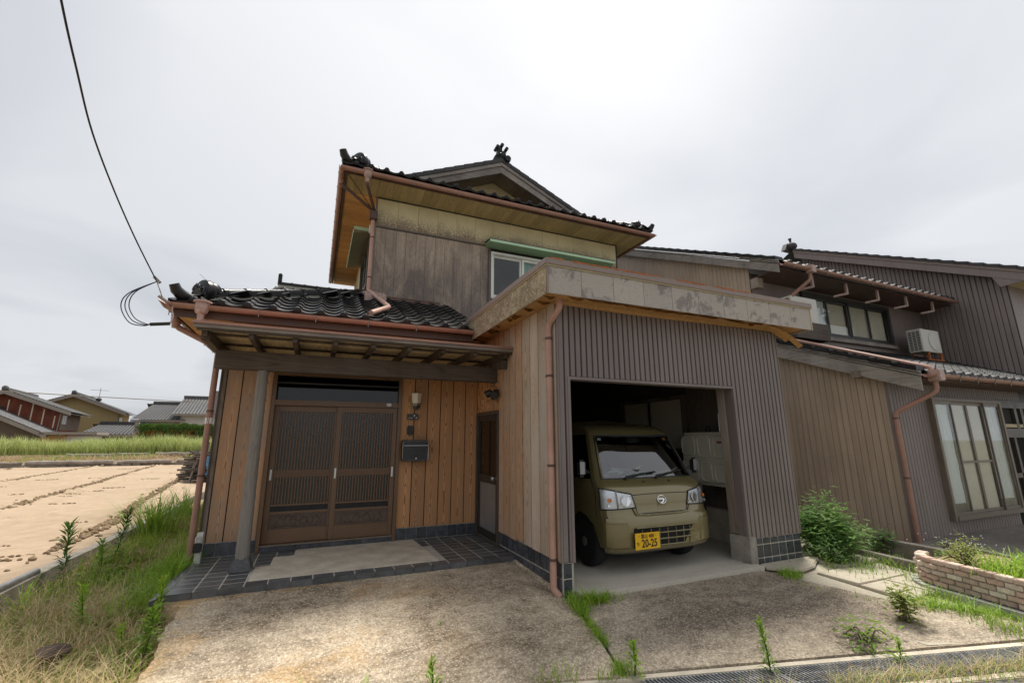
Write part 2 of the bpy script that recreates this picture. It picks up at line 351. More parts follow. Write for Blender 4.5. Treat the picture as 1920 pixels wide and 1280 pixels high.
def glass(name, tint, refl=.0, rough=.03, ior=1.5):
    n = N(name); tr = n.n.new('ShaderNodeBsdfTransparent'); tr.inputs[0].default_value = (*tint, 1); g = n.n.new('ShaderNodeBsdfGlossy'); g.inputs['Roughness'].default_value = rough
    lw = n.n.new('ShaderNodeLayerWeight'); lw.inputs[0].default_value = .5; m = n.n.new('ShaderNodeMixShader')
    f_ = n.math('ADD', n.math('MULTIPLY', n.math('POWER', lw.outputs['Facing'], 4.0), .85), .045+refl, True)
    n.l.new(f_, m.inputs[0]); n.l.new(tr.outputs[0], m.inputs[1]); n.l.new(g.outputs[0], m.inputs[2]); n.l.new(m.outputs[0], n.out.inputs[0])
glass('glass', (.94,.96,.95), .0); glass('glass_dark', (.10,.10,.10), .0); glass('car_glass', (.62,.68,.66), .15, .01); glass('lamp_lens', (.86,.87,.88), .05)
glass('glass_rain', (.14,.12,.10), .02, .22); glass('glass_frost', (.50,.52,.52), .03, .1)
# car paint: olive metallic
n = N('car_paint'); k = n.noise(n.pos((1,1,1)), 900, 2); c = n.hsv((.205,.168,.072), val=n.ramp(k, .3, .7, .8, 1.2)); n.fin(c, .32, .35, .5, .9)
# upper cream boards with a lichen edge above the drip band
n = N('cream_board'); p = n.pos((1,1,1), 9); z = n.xyz()[2]; k = n.noise(p, 2.2, 4); sp = n.voro(n.pos((1,1,1), 3), 26); fine = n.noise(p, 60, 3)
c = n.hsv((.62,.55,.345), val=n.ramp(k, .3, .7, .88, 1.1))
edge = n.math('ADD', n.math('ADD', z, n.math('MULTIPLY', k, .28)), n.math('MULTIPLY', fine, .16))
dirt = n.ramp(edge, 6.00, 5.74); c = n.mix(n.math('MULTIPLY', dirt, .93), c, n.hsv((.215,.165,.125), val=n.ramp(fine, .3, .7, .7, 1.25)))
spots = n.math('MULTIPLY', n.ramp(sp, .46, .30), n.math('MULTIPLY', n.ramp(edge, 6.08, 5.96), n.ramp(edge, 5.66, 5.80))); c = n.mix(n.math('MULTIPLY', spots, .6), c, (.74,.67,.43))
n.fin(n.var(c, .05), .85, 0, .3); n.bump(fine, .2, .005)
# grey-brown weathered wall boards with soot runs
n = N('grey_board'); p = n.pos((1,1,.35)); z = n.xyz()[2]; k = n.noise(p, 2.6, 6, .65, .6); fine = n.noise(n.pos((1,1,.3)), 45, 4, .7); run = n.noise(n.pos((5,5,.22)), 3, 4)
c = n.mix(n.ramp(run, .35, .65), (.43,.345,.27), (.32,.255,.205)); c = n.hsv(c, val=n.ramp(fine, .3, .7, .75, 1.2))
low = n.math('ADD', n.ramp(z, 5.40, 4.55, 0, .8), n.ramp(k, .40, .62, -.45, .55)); c = n.mix(n.math('MULTIPLY', n.math('MAXIMUM', low, 0), .85, True), c, n.hsv((.17,.14,.125), val=n.ramp(fine, .3, .7, .75, 1.25)))
n.fin(n.var(c, .03), .85, 0, .3); n.bump(fine, .2, .005)
# parapet facing: pale grey board with dark blotches / speckled side
def facing(name, a, b, dark, blot, sp):
    n = N(name); p = n.pos((1,1,1), 13); k = n.noise(p, 4.5, 6, .65, .8); fine = n.noise(p, 55, 4, .7); v = n.voro(n.pos((1,1,.6), 2), sp)
    c = n.mix(n.ramp(fine, .3, .7), a, b); c = n.mix(n.math('MULTIPLY', n.ramp(k, blot, blot+.07), n.ramp(fine, .25, .5, .5, .95)), c, dark)
    if sp > 20: c = n.mix(n.math('MULTIPLY', n.ramp(v, .36, .2), .8), c, (.58,.52,.36))
    n.fin(n.var(c, .05), .85, 0, .3); n.bump(fine, .2, .005)
facing('parapet_board', (.47,.425,.375), (.36,.32,.28), (.235,.205,.19), .535, 5); facing('parapet_side', (.42,.35,.235), (.31,.25,.165), (.24,.185,.12), .45, 42)
# drive concrete
def concrete(name, pale, mid, dark, rusty=0, agg=46, lo=.36, hi=.62):
    n = N(name); p = n.pos(); big = n.noise(n.pos((.55,1.0,1)), 1.1, 10, .72, .8); brk = n.noise(n.pos((1,1.6,1)), 5.5, 8, .75, .6); fine = n.noise(p, agg, 3, .85); peb = n.voro(p, agg*.9); grit = n.voro(n.vmath('ADD', p, (3.1,1.7,0)), agg*1.7); med = n.noise(p, 22, 6, .75)
    k = n.math('ADD', n.math('MULTIPLY', big, .62), n.math('MULTIPLY', brk, .38)); c = n.mix(n.ramp(k, lo, hi), dark, pale); c = n.mix(n.ramp(med, .40, .62, 0, .7), c, mid)
    c = n.hsv(c, val=n.ramp(fine, .30, .70, .45, 1.5)); c = n.mix(n.ramp(peb, .34, .16, 0, .75), c, n.hsv(pale, val=1.25)); c = n.mix(n.ramp(grit, .30, .14, 0, .55), c, n.hsv(dark, val=.7))
    if rusty:
        r = n.noise(n.pos((.8,1.3,1), 0), .95, 6, .7, .5); x, y, z = n.xyz(); rm = n.math('MULTIPLY', n.ramp(r, .50, .64), n.ramp(x, 1.6, .2, 0, rusty)); c = n.mix(n.math('MULTIPLY', rm, n.ramp(med, .3, .6, .5, 1)), c, n.hsv((.50,.30,.11), val=n.ramp(fine, .3, .7, .6, 1.35)))
        cr_ = n.voro(n.pos((1,1,1)), .55, 'DISTANCE_TO_EDGE'); 
    n.fin(c, .9, 0, .25); n.bump(n.math('ADD', n.math('MULTIPLY', peb, -.7), fine), .5, .006)
concrete('drive', (.60,.50,.37), (.40,.32,.225), (.15,.112,.072), .95, lo=.42, hi=.56); concrete('drive_right', (.50,.42,.315), (.33,.27,.20), (.14,.112,.085), 0, lo=.43, hi=.58)
concrete('road', (.22,.205,.185), (.17,.155,.14), (.12,.11,.10), 0); concrete('garage_slab', (.66,.605,.51), (.58,.53,.44), (.46,.42,.345), 0, 220); concrete('paving', (.58,.52,.41), (.48,.43,.33), (.32,.285,.22), 0, 240)
concrete('low_wall', (.34,.31,.265), (.24,.215,.18), (.11,.095,.08), 0, 200)
# sand field / weedy soil
n = N('sand'); p = n.pos(); k = n.noise(p, .5, 4); f = n.noise(p, 60, 4, .7); m_ = n.noise(p, 4, 5, .6); z = n.xyz()[2]
c = n.mix(n.ramp(k, .3, .7), (.345,.26,.175), (.395,.30,.21)); c = n.hsv(c, val=n.ramp(m_, .3, .7, .88, 1.08)); c = n.hsv(c, val=n.ramp(f, .3, .7, .85, 1.12)); n.fin(c, .95, 0, .2); n.bump(f, .3, .01)
n = N('soil'); p = n.pos(); k = n.noise(p, 2.2, 5); f = n.noise(p, 45, 4, .7); c = n.mix(n.ramp(k, .35, .65), (.24,.195,.095), (.36,.285,.16)); c = n.hsv(c, val=n.ramp(f, .3, .7, .6, 1.35)); n.fin(c, .95, 0, .2); n.bump(f, .5, .03)
n = N('ground_mix'); p = n.pos(); k = n.noise(p, .15, 6, .65); f = n.noise(p, 20, 4, .7); c = n.mix(n.ramp(k, .35, .65), (.13,.125,.085), (.17,.16,.13)); c = n.hsv(c, val=n.ramp(f, .3, .7, .7, 1.3)); n.fin(c, .95, 0, .2)
n = N('dry_bank'); p = n.pos(); k = n.noise(p, .8, 5); f = n.noise(p, 12, 5, .7); c = n.mix(n.ramp(k, .35, .65), (.34,.25,.145), (.18,.135,.09)); c = n.hsv(c, val=n.ramp(f, .3, .7, .5, 1.4)); n.fin(c, .95, 0, .2); n.bump(f, .5, .05)
# bricks of the planter: painted facing bricks, each its own tone
n = N('brick'); f = n.noise(n.pos((1,1,1), 9), 30, 4, .7); r = n.oi.outputs['Random']; c = n.mix(n.ramp(r, .25, .8), (.58,.41,.335), (.72,.64,.54)); c = n.mix(n.ramp(n.math('FRACT', n.math('MULTIPLY', r, 17.3)), .55, 1, 0, .6), c, (.36,.27,.235))
c = n.hsv(c, val=n.ramp(f, .3, .7, .8, 1.2)); n.fin(c, .9, 0, .2); n.bump(f, .3, .005)
# ================================================================== ground and paving
def yl(x): return 3.525-.30*x                 # road edge of the drive
def zr(x): return -.215+.0165*(x+.76)
def zl(x, y):                                        # left drive
    s = max(0, min(1, (y-yl(x))/(5.1-yl(x)))); return zr(x)+(.03-zr(x))*s**.6
def zright(x, y):
    s = max(0, min(1, (y-yl(x))/(3.9-yl(x)))); return zr(x)+(-.03-zr(x))*s**.8-.006
def zp(x, y): return -.03-.04*(3.9-y)
g = MB(); cs = [-600, -150, -40, -12, -4, 0, 4, 12, 40, 150, 600]
g.grid(lambda u, v: (cs[round(u*10)], cs[round(v*10)], -.30), 10, 10); struct('ground', g, 'ground_mix')
rd = MB()
rd.grid(lambda u, v: ((-30+60*u), yl(-30+60*u)-.46-9*v, max(-.75, zr(-30+60*u)-.02-.04*v)), 60, 10)
struct('road', rd, 'road')

def slab(name, mat, xs, y0, y1, zf, thick=.13, nx=60, ny=30, left=None):
    """sheet with a skirt: y0(x), y1(x), optional wobbling side edges"""
    b = MB(); n = (nx+1)*(ny+1)
    def fn(u, v):
        y = y0(0)+(y1(0)-y0(0))*v
        xa, xb = xs(y) if callable(xs) else xs
        x = xa+(xb-xa)*u; ya, yb = y0(x), y1(x); y = ya+(yb-ya)*v
        xa, xb = xs(y) if callable(xs) else xs
        x = xa+(xb-xa)*u
        return (x, y, zf(x, y)+.004*mnoise.noise(V((x*3, y*3, 0))))
    b.grid(fn, nx, ny)
    ring = [i*(ny+1) for i in range(nx+1)]+[nx*(ny+1)+j for j in range(1, ny+1)]+[i*(ny+1)+ny for i in range(nx-1, -1, -1)]+[j for j in range(ny-1, 0, -1)]
    o = len(b.v); b.v += [(b.v[i][0], b.v[i][1], b.v[i][2]-thick) for i in ring]; m = len(ring)
    b.f += [(ring[i], ring[(i+1) % m], o+(i+1) % m, o+i) for i in range(m)]
    return struct(name, b, mat, smooth=30)
def jag(y): return .05*mnoise.noise(V((y*2.3, 3.1, 0)))+.035*mnoise.noise(V((y*7, 1, 0)))+.02*mnoise.noise(V((y*19, 7, 0)))
def joint(y): return 2.06+(y-2.9)*.22
slab('drive', 'drive', lambda y: (-.92+(jag(y) if y < 4.9 else jag(y)*.3)-(.16 if y > 4.98 else 0)*min(1, (y-4.98)/.08), joint(y) if y < 3.98 else 2.262), yl, lambda x: 5.125, zl, nx=90, ny=60)
RB = [(6.4, yl(6.4)+.01), (5.75, 2.02), (5.12, 2.75), (4.74, 3.868)]
def fre(y):
    for (xa, ya), (xb, yb) in zip(RB, RB[1:]):
        if y <= yb: return xa+(xb-xa)*max(0, (y-ya))/(yb-ya)
    return RB[-1][0]
def fc(u, v):
    y0_ = yl(2.12)+.01; yL = y0_+(3.868-y0_)*v; xL = joint(yL)+.035; yR = RB[0][1]+(3.868-RB[0][1])*v; xR = fre(yR); x, y = xL+(xR-xL)*u, yL+(yR-yL)*u; return (x, y, zright(x, y)+.004*mnoise.noise(V((x*3, y*3, 0))))
fcb = MB().grid(fc, 80, 50)
for a_, b_ in ((0, 0), (1, 1)):
    pass
ringp = [fc(i/80, 0) for i in range(81)]
for p_, q_ in zip(ringp, ringp[1:]): fcb.quad(p_, q_, (q_[0], q_[1], q_[2]-.14), (p_[0], p_[1], p_[2]-.14))
ringp = [fc(0, i/50) for i in range(51)]
for p_, q_ in zip(ringp, ringp[1:]): fcb.quad(p_, q_, (q_[0], q_[1], q_[2]-.14), (p_[0], p_[1], p_[2]-.14))
ringp = [fc(1, i/50) for i in range(51)]
for p_, q_ in zip(ringp, ringp[1:]): fcb.quad(p_, q_, (q_[0], q_[1], q_[2]-.14), (p_[0], p_[1], p_[2]-.14))
struct('garage_forecourt', fcb, 'drive_right', smooth=30)
# garage slab, a step above the drive
b = MB(); b.box(2.40, 4.80, 3.875, 4.03, -.12, .002); b.box(2.32, 5.56, 4.03, 10.2, -.12, .0); struct('garage_floor', b, 'garage_slab', bevel=.006)
b = MB(); b.prism([(4.86,3.995,-.03),(4.80,3.86,-.04),(4.93,3.74,-.045),(5.15,3.66,-.05),(5.42,3.72,-.05),(5.62,3.83,-.045),(5.80,3.90,-.04),(5.72,3.995,-.03)], (0,0,.022)); struct('cement_apron', b, 'paving', bevel=.012)
# paving slabs beside the garage: bed sheet + each slab
bed = MB(); bed.grid(lambda u, v: (4.4+3.0*u, yl(4.4+3.0*u)+.02+(6.8-yl(4.4+3.0*u))*v, max(zp(0, yl(4.4+3.0*u)+.02+(6.8-yl(4.4+3.0*u))*v)-.03, -.16)), 20, 20); bedo = struct('path', bed, 'paving')
pm = MB().box(-.215, .215, -.215, .215, -.04, 0).mesh('paving_slab', 'paving', bevel=.006)
for i in range(16):
    for j in range(13):
        x = 4.62+i*.437; y = 1.55+j*.437+.1
        xl = fre(y)+.06
        if x-.215 < xl or x+.215 > 6.62+(3.9-y)*-.10: continue
        if y > 3.75 and x < 5.7: continue
        if y > 5: continue
        obj('paving_slab', pm, bedo, (x+RN.uniform(-.004, .004), y, zp(x, y)+RN.uniform(-.004, .006)), (RN.uniform(-.012, .012)-.0, RN.uniform(-.012, .012), RN.uniform(-.012, .012)))
# drain with steel gratings along the road edge
dr = thing('drain_channel', 'concrete drain channel along the road in front of the drive', 'drain', (3, yl(3)-.2, -.3))
P = lambda x, o, z=0: V((x, yl(x)-o, zr(x)+z))
cb_ = MB()
for o0, o1 in ((.012, .075), (.385, .45)):
    cb_.prism([P(-4, o0, -.20), P(-4, o1, -.20), P(-4, o1, -.012), P(-4, o0, -.012)], P(12, 0)-P(-4, 0))
cb_.build('channel_edge', 'cement', dr, bevel=.006)
fl_ = MB(); fl_.prism([P(-4, .075, -.20), P(-4, .385, -.20), P(-4, .385, -.17), P(-4, .075, -.17)], P(12, 0)-P(-4, 0)); fl_.build('channel_bottom', 'void_black', dr)
for k, (xa, glab) in enumerate(((2.16, 'steel drain grating nearest the weeds in the drive joint'), (3.06, 'middle steel drain grating with a tall weed at its end'), (3.96, 'steel drain grating at the right end, half hidden by dry grass'), (4.86, 'steel drain grating cut off by the right edge of the picture'))):
    t = thing('drain_grating', glab, 'grating', P(xa, .23), 'steel gratings over the roadside drain')
    fr = MB()
    for o in (.09, .18, .28, .37): fr.obox(P(xa+.005, o, -.03), P(xa+.885, o, -.03), .012, .035)
    fr.obox(P(xa+.005, .09, -.03), P(xa+.005, .37, -.03), .012, .035); fr.obox(P(xa+.885, .09, -.03), P(xa+.885, .37, -.03), .012, .035)
    fr.build('frame', 'grate_steel', t)
    br = MB()
    for i in range(33):
        x = xa+.03+i*.0262; br.obox(P(x, .085, -.022), P(x, .375, -.022), .007, .03)
    tag(br.build('bar', 'grate_steel', t), kind='stuff')
# weedy strip, kerb and sand field on the left
def zv(x, y): return -.215+.19*max(0, min(1, (y-4.3)/3.2))+.03*mnoise.noise(V((x*1.5, y*1.5, 4)))-.02
vg = MB(); vg.grid(lambda u, v: (-2.47+1.6*u, 1.0+17*v*v+0*u, zv(-2.47+1.6*u, 1.0+17*v*v)), 24, 90); struct('verge_ground', vg, 'soil', smooth=True)
kb = MB(); ks = [(y, .065+.012*mnoise.noise(V((0, y*.8, 0)))) for y in [1+.25*i for i in range(46)]]
for (ya, za), (yb, zb) in zip(ks, ks[1:]):
    kb.add([(-2.60,ya,-.4),(-2.44,ya,-.4),(-2.46,ya,za),(-2.585,ya,za),(-2.60,yb,-.4),(-2.44,yb,-.4),(-2.46,yb,zb),(-2.585,yb,zb)], [(0,4,5,1),(1,5,6,2),(2,6,7,3),(3,7,4,0)])
kb.quad((-2.60,1,-.4),(-2.44,1,-.4),(-2.46,1,.065),(-2.585,1,.065)); kb.quad((-2.60,12.25,-.4),(-2.44,12.25,-.4),(-2.46,12.25,.065),(-2.585,12.25,.065))
struct('kerb', kb, 'kerb_concrete', smooth=30)
tag(MB().tube([(-2.53, 4.9, .09), (-2.515, 6.55, .085)], .035, 12).build('plastic_pipe', 'steel_grey', smooth=True), 'grey plastic pipe lying on the concrete kerb', 'pipe')
tag(MB().box(-2.56, -2.50, 12.3, 19.5, -.15, .10).build('edging_plank', 'old_log', bevel=.006), 'weathered grey plank edging the sand beyond the kerb', 'plank')
def furrow(x, y):
    d = 1e9; w = 0
    for x0 in (-3.45, -5.75, -8.6, -11.6, -14.6):
        e = abs(x-(x0-.125*(y-13)+.10*mnoise.noise(V((y*.5, x0, 0))))); d = min(d, e)
    return d
def zs(x, y):
    d = furrow(x, y)+max(0, (x+3.1)*3); n1 = mnoise.noise(V((x*6, y*6, 1))); n2 = mnoise.noise(V((x*2.2, y*2.2, 5))); z = .025+.012*n2
    if d < .34: z += (.045*math.cos(d/.34*math.pi/2)+.09*n1*(1-d/.34))-(.075 if d < .12 else 0)
    t = mnoise.noise(V((x*1.1, y*.9, 9)))
    if t > .36: z += .09*n1*min(1, (t-.36)*9)
    return z
sf = MB(); ys = [2+2*i/4 for i in range(4)]+[4+.11*i for i in range(100)]+[15+.16*i for i in range(113)]; xs_ = [-2.575-.075*i for i in range(120)]+[-11.6-.2*i for i in range(40)]+[-20, -30, -60, -120]
n0 = len(ys); sf.v = [(x, y, zs(x, y)) for x in xs_ for y in ys]
sf.f = [(i*n0+j, i*n0+j+1, (i+1)*n0+j+1, (i+1)*n0+j) for i in range(len(xs_)-1) for j in range(n0-1)]
struct('sand_field', sf, 'sand', smooth=True)
cl = MB(); rc = random.Random(77)
for i in range(5200):
    x0 = rc.choice((-3.45, -5.75, -8.6, -11.6)); y = 5+27*rc.random()**1.3; x = x0-.125*(y-13)+.10*mnoise.noise(V((y*.5, x0, 0)))+rc.gauss(0, .085)
    if x > -2.9: continue
    s = rc.uniform(.010, .038); cl.blob((x, y, .03+s*.3), s*1.3, s, s*.8, 5, 3, .3, rc)
for q in range(75):
    y = 5.5+25*rc.random()**1.4; x = -2.9-rc.random()*(1.2+.42*y); L = rc.uniform(.15, .7); a = rc.uniform(-.25, .25)
    for k in range(int(L*34)):
        t = rc.uniform(-.5, .5); s = rc.uniform(.006, .022); cl.blob((x+t*L, y+t*L*a+rc.gauss(0, .012), .03+s*.3), s*1.6, s, s*.7, 5, 3, .3, rc)
tag(obj('soil_clods', cl.raw('soil_clods', 'clod', True)), 'small dark soil clods along the furrows of the sand', 'soil', kind='stuff')
# porch platform with tiles
PZ = .082
pt = MB(); pt.box(-1.075, 2.262, 5.135, 6.62, -.1, PZ); porch = struct('porch_floor', pt, 'grout')
tm = MB().box(-.0915, .0915, -.0675, .0675, -.03, .0012).mesh('floor_tile', 'slate_tile')
def patch(x, y): return (y > 5.28) and ((x < 1.36+(6.5-y)*.04) and (x > -.10 or (x > -.32 and y < 6.2) or (x > -.47 and y < 5.80)))
for i in range(17):
    for j in range(9):
        x = -1.075+.0985+i*.1965; y = 5.135+.0745+j*.1505
        if y > 6.5 or patch(x, y): continue
        obj('floor_tile', tm, porch, (x, y, PZ+RN.uniform(-.001, .001)), (0, 0, RN.uniform(-.006, .006)))
nt = MB().box(-.094, .094, -.012, .02, -.055, .004).mesh('nosing_tile', 'slate_tile', bevel=.003)
for i in range(17): obj('nosing_tile', nt, porch, (-1.075+.0985+i*.1965, 5.125, PZ))
ns = MB()
for k in range(6): ns.box(-1.10-.004*k, -1.076, 5.14, 6.45, PZ-.055+.0*k, PZ+.004) if k == 0 else ns.box(-1.100-.018*k, -1.100-.018*k+.013, 5.13, 6.45, PZ-.055-.004*k, PZ+.004-.008*k)
tag(ns.build('edge_trim', 'slate_tile', porch), kind='stuff')
cp = MB(); cpts = [(-.46,5.29),(1.40,5.285),(1.345,6.49),(.02,6.49),(-.09,6.48),(-.10,6.20),(-.31,6.19),(-.32,5.82),(-.46,5.80)]
cp.prism([(x, y, PZ-.01) for x, y in cpts], (0, 0, .017)); cp.build('cement_patch', 'cement', porch)
# ================================================================== the wooden house
HX0, HX1, DY = -1.09, 2.26, 6.5
house = thing('house', 'old two-storey wooden house with black tiled roofs and a covered front porch', 'house', (-1.09, 6.5, 0))
B('core', 'interior_dark', house, HX0+.05, -.52, DY+.06, 13.9, -.1, 2.85)
B('core', 'interior_dark', house, 1.09, HX1-.05, DY+.06, 13.9, -.1, 2.85)
B('core', 'interior_dark', house, -.52, 1.09, DY+1.4, 13.9, -.1, 2.85)
pw_ = B('porch_wall', 'interior_dark', house, HX0+.02, HX1-.02, DY+.035, DY+.06, 2.2, 2.85)
def planks(parent, x0, x1, w, z0, z1, mat, y, t=.02, gap=.011, jit=0, axis='x', name='plank', tilt=0):
    n = max(1, round((x1-x0)/w)); w = (x1-x0)/n
    for i in range(n):
        a, b_ = x0+i*w+gap/2, x0+(i+1)*w-gap/2; zz = z0+RN.uniform(-jit, jit); d = RN.uniform(-.002, .002)
        mb = MB()
        if axis == 'x': mb.box(a, b_, y-t+d, y+d*.2, zz, z1)
        else: mb.box(y-t+d, y+d*.2, a, b_, zz, z1)
        o = mb.build(name, mat, parent, bevel=.0025)
planks(pw_, HX0+.03, -.54, .185, .24, 2.47, 'cedar_left', DY+.03)
planks(pw_, 1.105, HX1-.005, .194, .24, 2.47, 'cedar', DY+.03)
B('wall_seam_backing', 'void_black', pw_, HX0+.03, -.54, DY+.031, DY+.034, .24, 2.4)
B('wall_seam_backing', 'void_black', pw_, 1.105, HX1-.005, DY+.031, DY+.034, .24, 2.4)
# left wall of the house (faces the field)
lw = B('left_wall', 'interior_dark', house, HX0, HX0+.03, DY+.05, 13.9, -.1, 2.85)
planks(lw, DY+.02, 13.9, .185, .1, 2.75, 'cedar_left', HX0, axis='y')
B('corner_board', 'dark_jamb', lw, HX0-.035, HX0+.028, DY-.005, DY+.019, .0, 2.75, bevel=.003)
# base tiles under the planks
bs = B('wall_base', 'grout', house, HX0+.005, -.54, DY+.004, DY+.06, .0, .238)
bs2 = B('wall_base', 'grout', house, 1.105, HX1-.004, DY+.004, DY+.06, .0, .238)
bt = MB().box(-.0725, .0725, -.012, 0, 0, .145).mesh('base_tile', 'base_tile', bevel=.003)
for p_, xa, xb in ((bs, HX0+.005, -.54), (bs2, 1.105, HX1-.004)):
    k = round((xb-xa)/.152); w = (xb-xa)/k
    for i in range(k): obj('base_tile', bt, p_, (xa+(i+.5)*w, DY+.004, .089), scale=(w/.152, 1, 1))
# ---- entrance: frame, transom, two sliding leaves
ent = MB()
ent.box(-.54, -.495, DY-.03, DY+.10, .085, 2.27); ent.box(1.06, 1.105, DY-.03, DY+.10, .085, 2.27); ent.box(-.495, 1.06, DY-.03, DY+.10, 2.235, 2.27)
ent.box(-.495, 1.06, DY-.028, DY+.10, 1.845, 1.915); ent.box(-.495, 1.06, DY-.01, DY+.12, .085, .165)
entrance = ent.build('entrance_frame', 'door_brown', house, bevel=.004)
st = MB().box(-.094, .094, -.01, 0, 0, .06).mesh('sill_tile', 'base_tile', bevel=.003)
for i in range(8): obj('sill_tile', st, entrance, (-.495+.0975+i*.1945, DY-.012, .091))
sk = MB(); sk.box(-.495, 1.06, DY-.035, DY-.012, .150, .166); sk.build('door_track', 'sash_bronze', entrance)
tg = MB(); tg.box(-.495, 1.06, DY+.03, DY+.036, 1.915, 2.235); tg.build('transom_pane', 'glass_dark', entrance)
B('transom_bar', 'sash_dark', entrance, -.495, 1.06, DY+.01, DY+.05, 2.13, 2.15)
def leaf(x0, x1, y, hx):
    fr = MB(); w = .062
    fr.box(x0, x0+w, y, y+.035, .168, 1.843); fr.box(x1-w, x1, y, y+.035, .168, 1.843)
    fr.box(x0+w, x1-w, y+.001, y+.034, 1.77, 1.843); fr.box(x0+w, x1-w, y+.001, y+.034, .168, .33); fr.box(x0+w, x1-w, y+.001, y+.034, .505, .535); fr.box(x0+w, x1-w, y+.001, y+.034, .60, .62)
    d = fr.build('sliding_door', 'door_brown', house, bevel=.004)
    B('black_strip', 'black_panel', d, x0+w, x1-w, y+.006, y+.03, .535, .60)
    B('door_glass', 'glass_rain', d, x0+w, x1-w, y+.026, y+.031, .615, 1.77)
    B('rail', 'door_lattice', d, x0+w, x1-w, y+.0175, y+.0255, .945, 1.03)
    la = MB(); n = 19
    for i in range(n):
        x = x0+w+(x1-x0-2*w)*(i+.5)/n; la.box(x-.0058, x+.0058, y+.004, y+.0165, .615, 1.77)
    tag(la.build('lattice', 'door_lattice', d), kind='stuff')
    pn = MB(); pn.box(x0+w, x1-w, y+.014, y+.03, .33, .505); pn.build('carved_panel', 'carved', d)
    # relief: scrolls on the panel
    cv = MB(); cx = (x0+x1)/2; r = random.Random(5)
    for sgn in (-1, 1):
        for k in range(4):
            px = cx+sgn*(.04+.065*k)
            for q in (-1, 1):
                path = []
                for i in range(13):
                    a = i/12*5.2; rr = .034*(1-i/15); path.append((px+sgn*rr*math.cos(a)*1.1, y+.012, .4175+q*.034+q*rr*math.sin(a)))
                cv.tube(path, .0045, 5)
        cv.tube([(cx+sgn*(.02+.25*i/8), y+.012, .4175+.05*math.sin(i*1.3)) for i in range(9)], .005, 5)
    for sx_ in (-1, 1): cv.tube([(cx-sx_*.10, y+.012, .365), (cx+sx_*.10, y+.012, .47)], .005, 5)
    bx0, bx1 = x0+w+.022, x1-w-.022
    cv.tube([(bx0,y+.0135,.352),(bx1,y+.0135,.352),(bx1,y+.0135,.483),(bx0,y+.0135,.483),(bx0,y+.0135,.352)], .004, 5)
    tag(cv.build('carving', 'carved', d, smooth=True), kind='stuff')
    for h in hx: B('door_pull', 'silver', d, h-.011, h+.011, y-.004, y, .915, 1.045, bevel=.002)
leaf(-.493, .30, DY+.045, (-.462,)); leaf(.262, 1.058, DY+.004, (.293, 1.022))
tag(MB().lathe([(.0, 0), (.03, 0), (.03, .004), (0, .004)], (.93, DY-.03, 1.885), 16, (0,-1,0), 1.2, .75).build('door_sticker', 'white_sticker', entrance))
B('entry_back', 'interior_dark', house, -.5, 1.07, DY+1.3, DY+1.35, 0, 2.4); B('entry_ceiling', 'interior_dark', house, -.52, 1.09, DY+.1, DY+1.4, 2.3, 2.34); B('entry_floor', 'interior_dark', house, -.52, 1.09, DY+.12, DY+1.4, .02, .06)
B('entry_curtain', 'panel_beige', house, .75, 1.0, DY+.9, DY+.92, 1.4, 2.1); B('entry_lamp', 'opal', house, -.35, -.1, DY+.7, DY+.9, 1.95, 2.12, bevel=.03)
# ---- porch canopy: beam, post, rafters, boards
cn = MB().box(HX0+.03, HX1+.03, 5.66, 5.775, 2.17, 2.375).build('porch_beam', 'dark_beam', house, bevel=.006)
po = MB(); po.tube([(-.585, 5.74, .20), (-.588, 5.735, .8), (-.59, 5.725, 1.5), (-.592, 5.72, 2.17)], [.066, .062, .058, .056], 14); po.build('post', 'grey_post', house, smooth=60)
MB().add([(-.585+sx*a, 5.74+sy*a, PZ+.002+z) for a, z in ((.105,0),(.10,.03),(.068,.125)) for sx, sy in ((-1,-1),(1,-1),(1,1),(-1,1))], [(0,3,2,1),(8,9,10,11)]+[(4*k+i, 4*k+(i+1)%4, 4*k+4+(i+1)%4, 4*k+4+i) for k in (0,1) for i in range(4)]).build('post_stone', 'granite', house, bevel=.008)
def canz(y): return 2.505+(y-5.17)*.012
cb2 = MB(); cb2.prism([(HX0-.06,5.17,canz(5.17)),(HX0-.06,6.52,canz(6.52)),(HX0-.06,6.52,canz(6.52)+.02),(HX0-.06,5.17,canz(5.17)+.02)], (HX1-HX0+.09, 0, 0)); canopy = cb2.build('canopy_boards', 'canopy_board', house)
cr_ = MB(); cr_.prism([(HX0-.07,5.13,canz(5.13)+.03),(HX0-.07,6.52,canz(6.52)+.03),(HX0-.07,6.52,canz(6.52)+.055),(HX0-.07,5.13,canz(5.13)+.055)], (HX1-HX0+.10, 0, 0)); cr_.build('canopy_sheet', 'copper', canopy)
B('canopy_fascia', 'dark_beam', canopy, HX0-.065, HX1+.015, 5.145, 5.175, canz(5.15)-.035, canz(5.15)+.022, bevel=.003)
B('canopy_moulding', 'verge_grey_x', canopy, HX0-.09, HX1+.02, 5.115, 5.144, canz(5.13)-.012, canz(5.13)+.030, bevel=.003)
B('canopy_drip', 'copper', canopy, HX0-.10, HX1+.02, 5.095, 5.114, canz(5.1)+.025, canz(5.1)+.052, bevel=.003)
for x in [HX0+.0+.0+i*.408 for i in range(9)]:
    m_ = MB(); m_.prism([(x-.025,5.19,canz(5.19)-.082),(x-.025,6.5,canz(6.5)-.082),(x-.025,6.5,canz(6.5)-.002),(x-.025,5.19,canz(5.19)-.002)], (.05, 0, 0)); m_.build('rafter', 'rafter_wood', canopy, bevel=.003)
B('cross_batten', 'rafter_wood', canopy, HX0, HX1, 5.40, 5.44, canz(5.42)-.028, canz(5.42)-.003); B('cross_batten', 'rafter_wood', canopy, HX0, HX1, 6.0, 6.04, canz(6.02)-.028, canz(6.02)-.003)
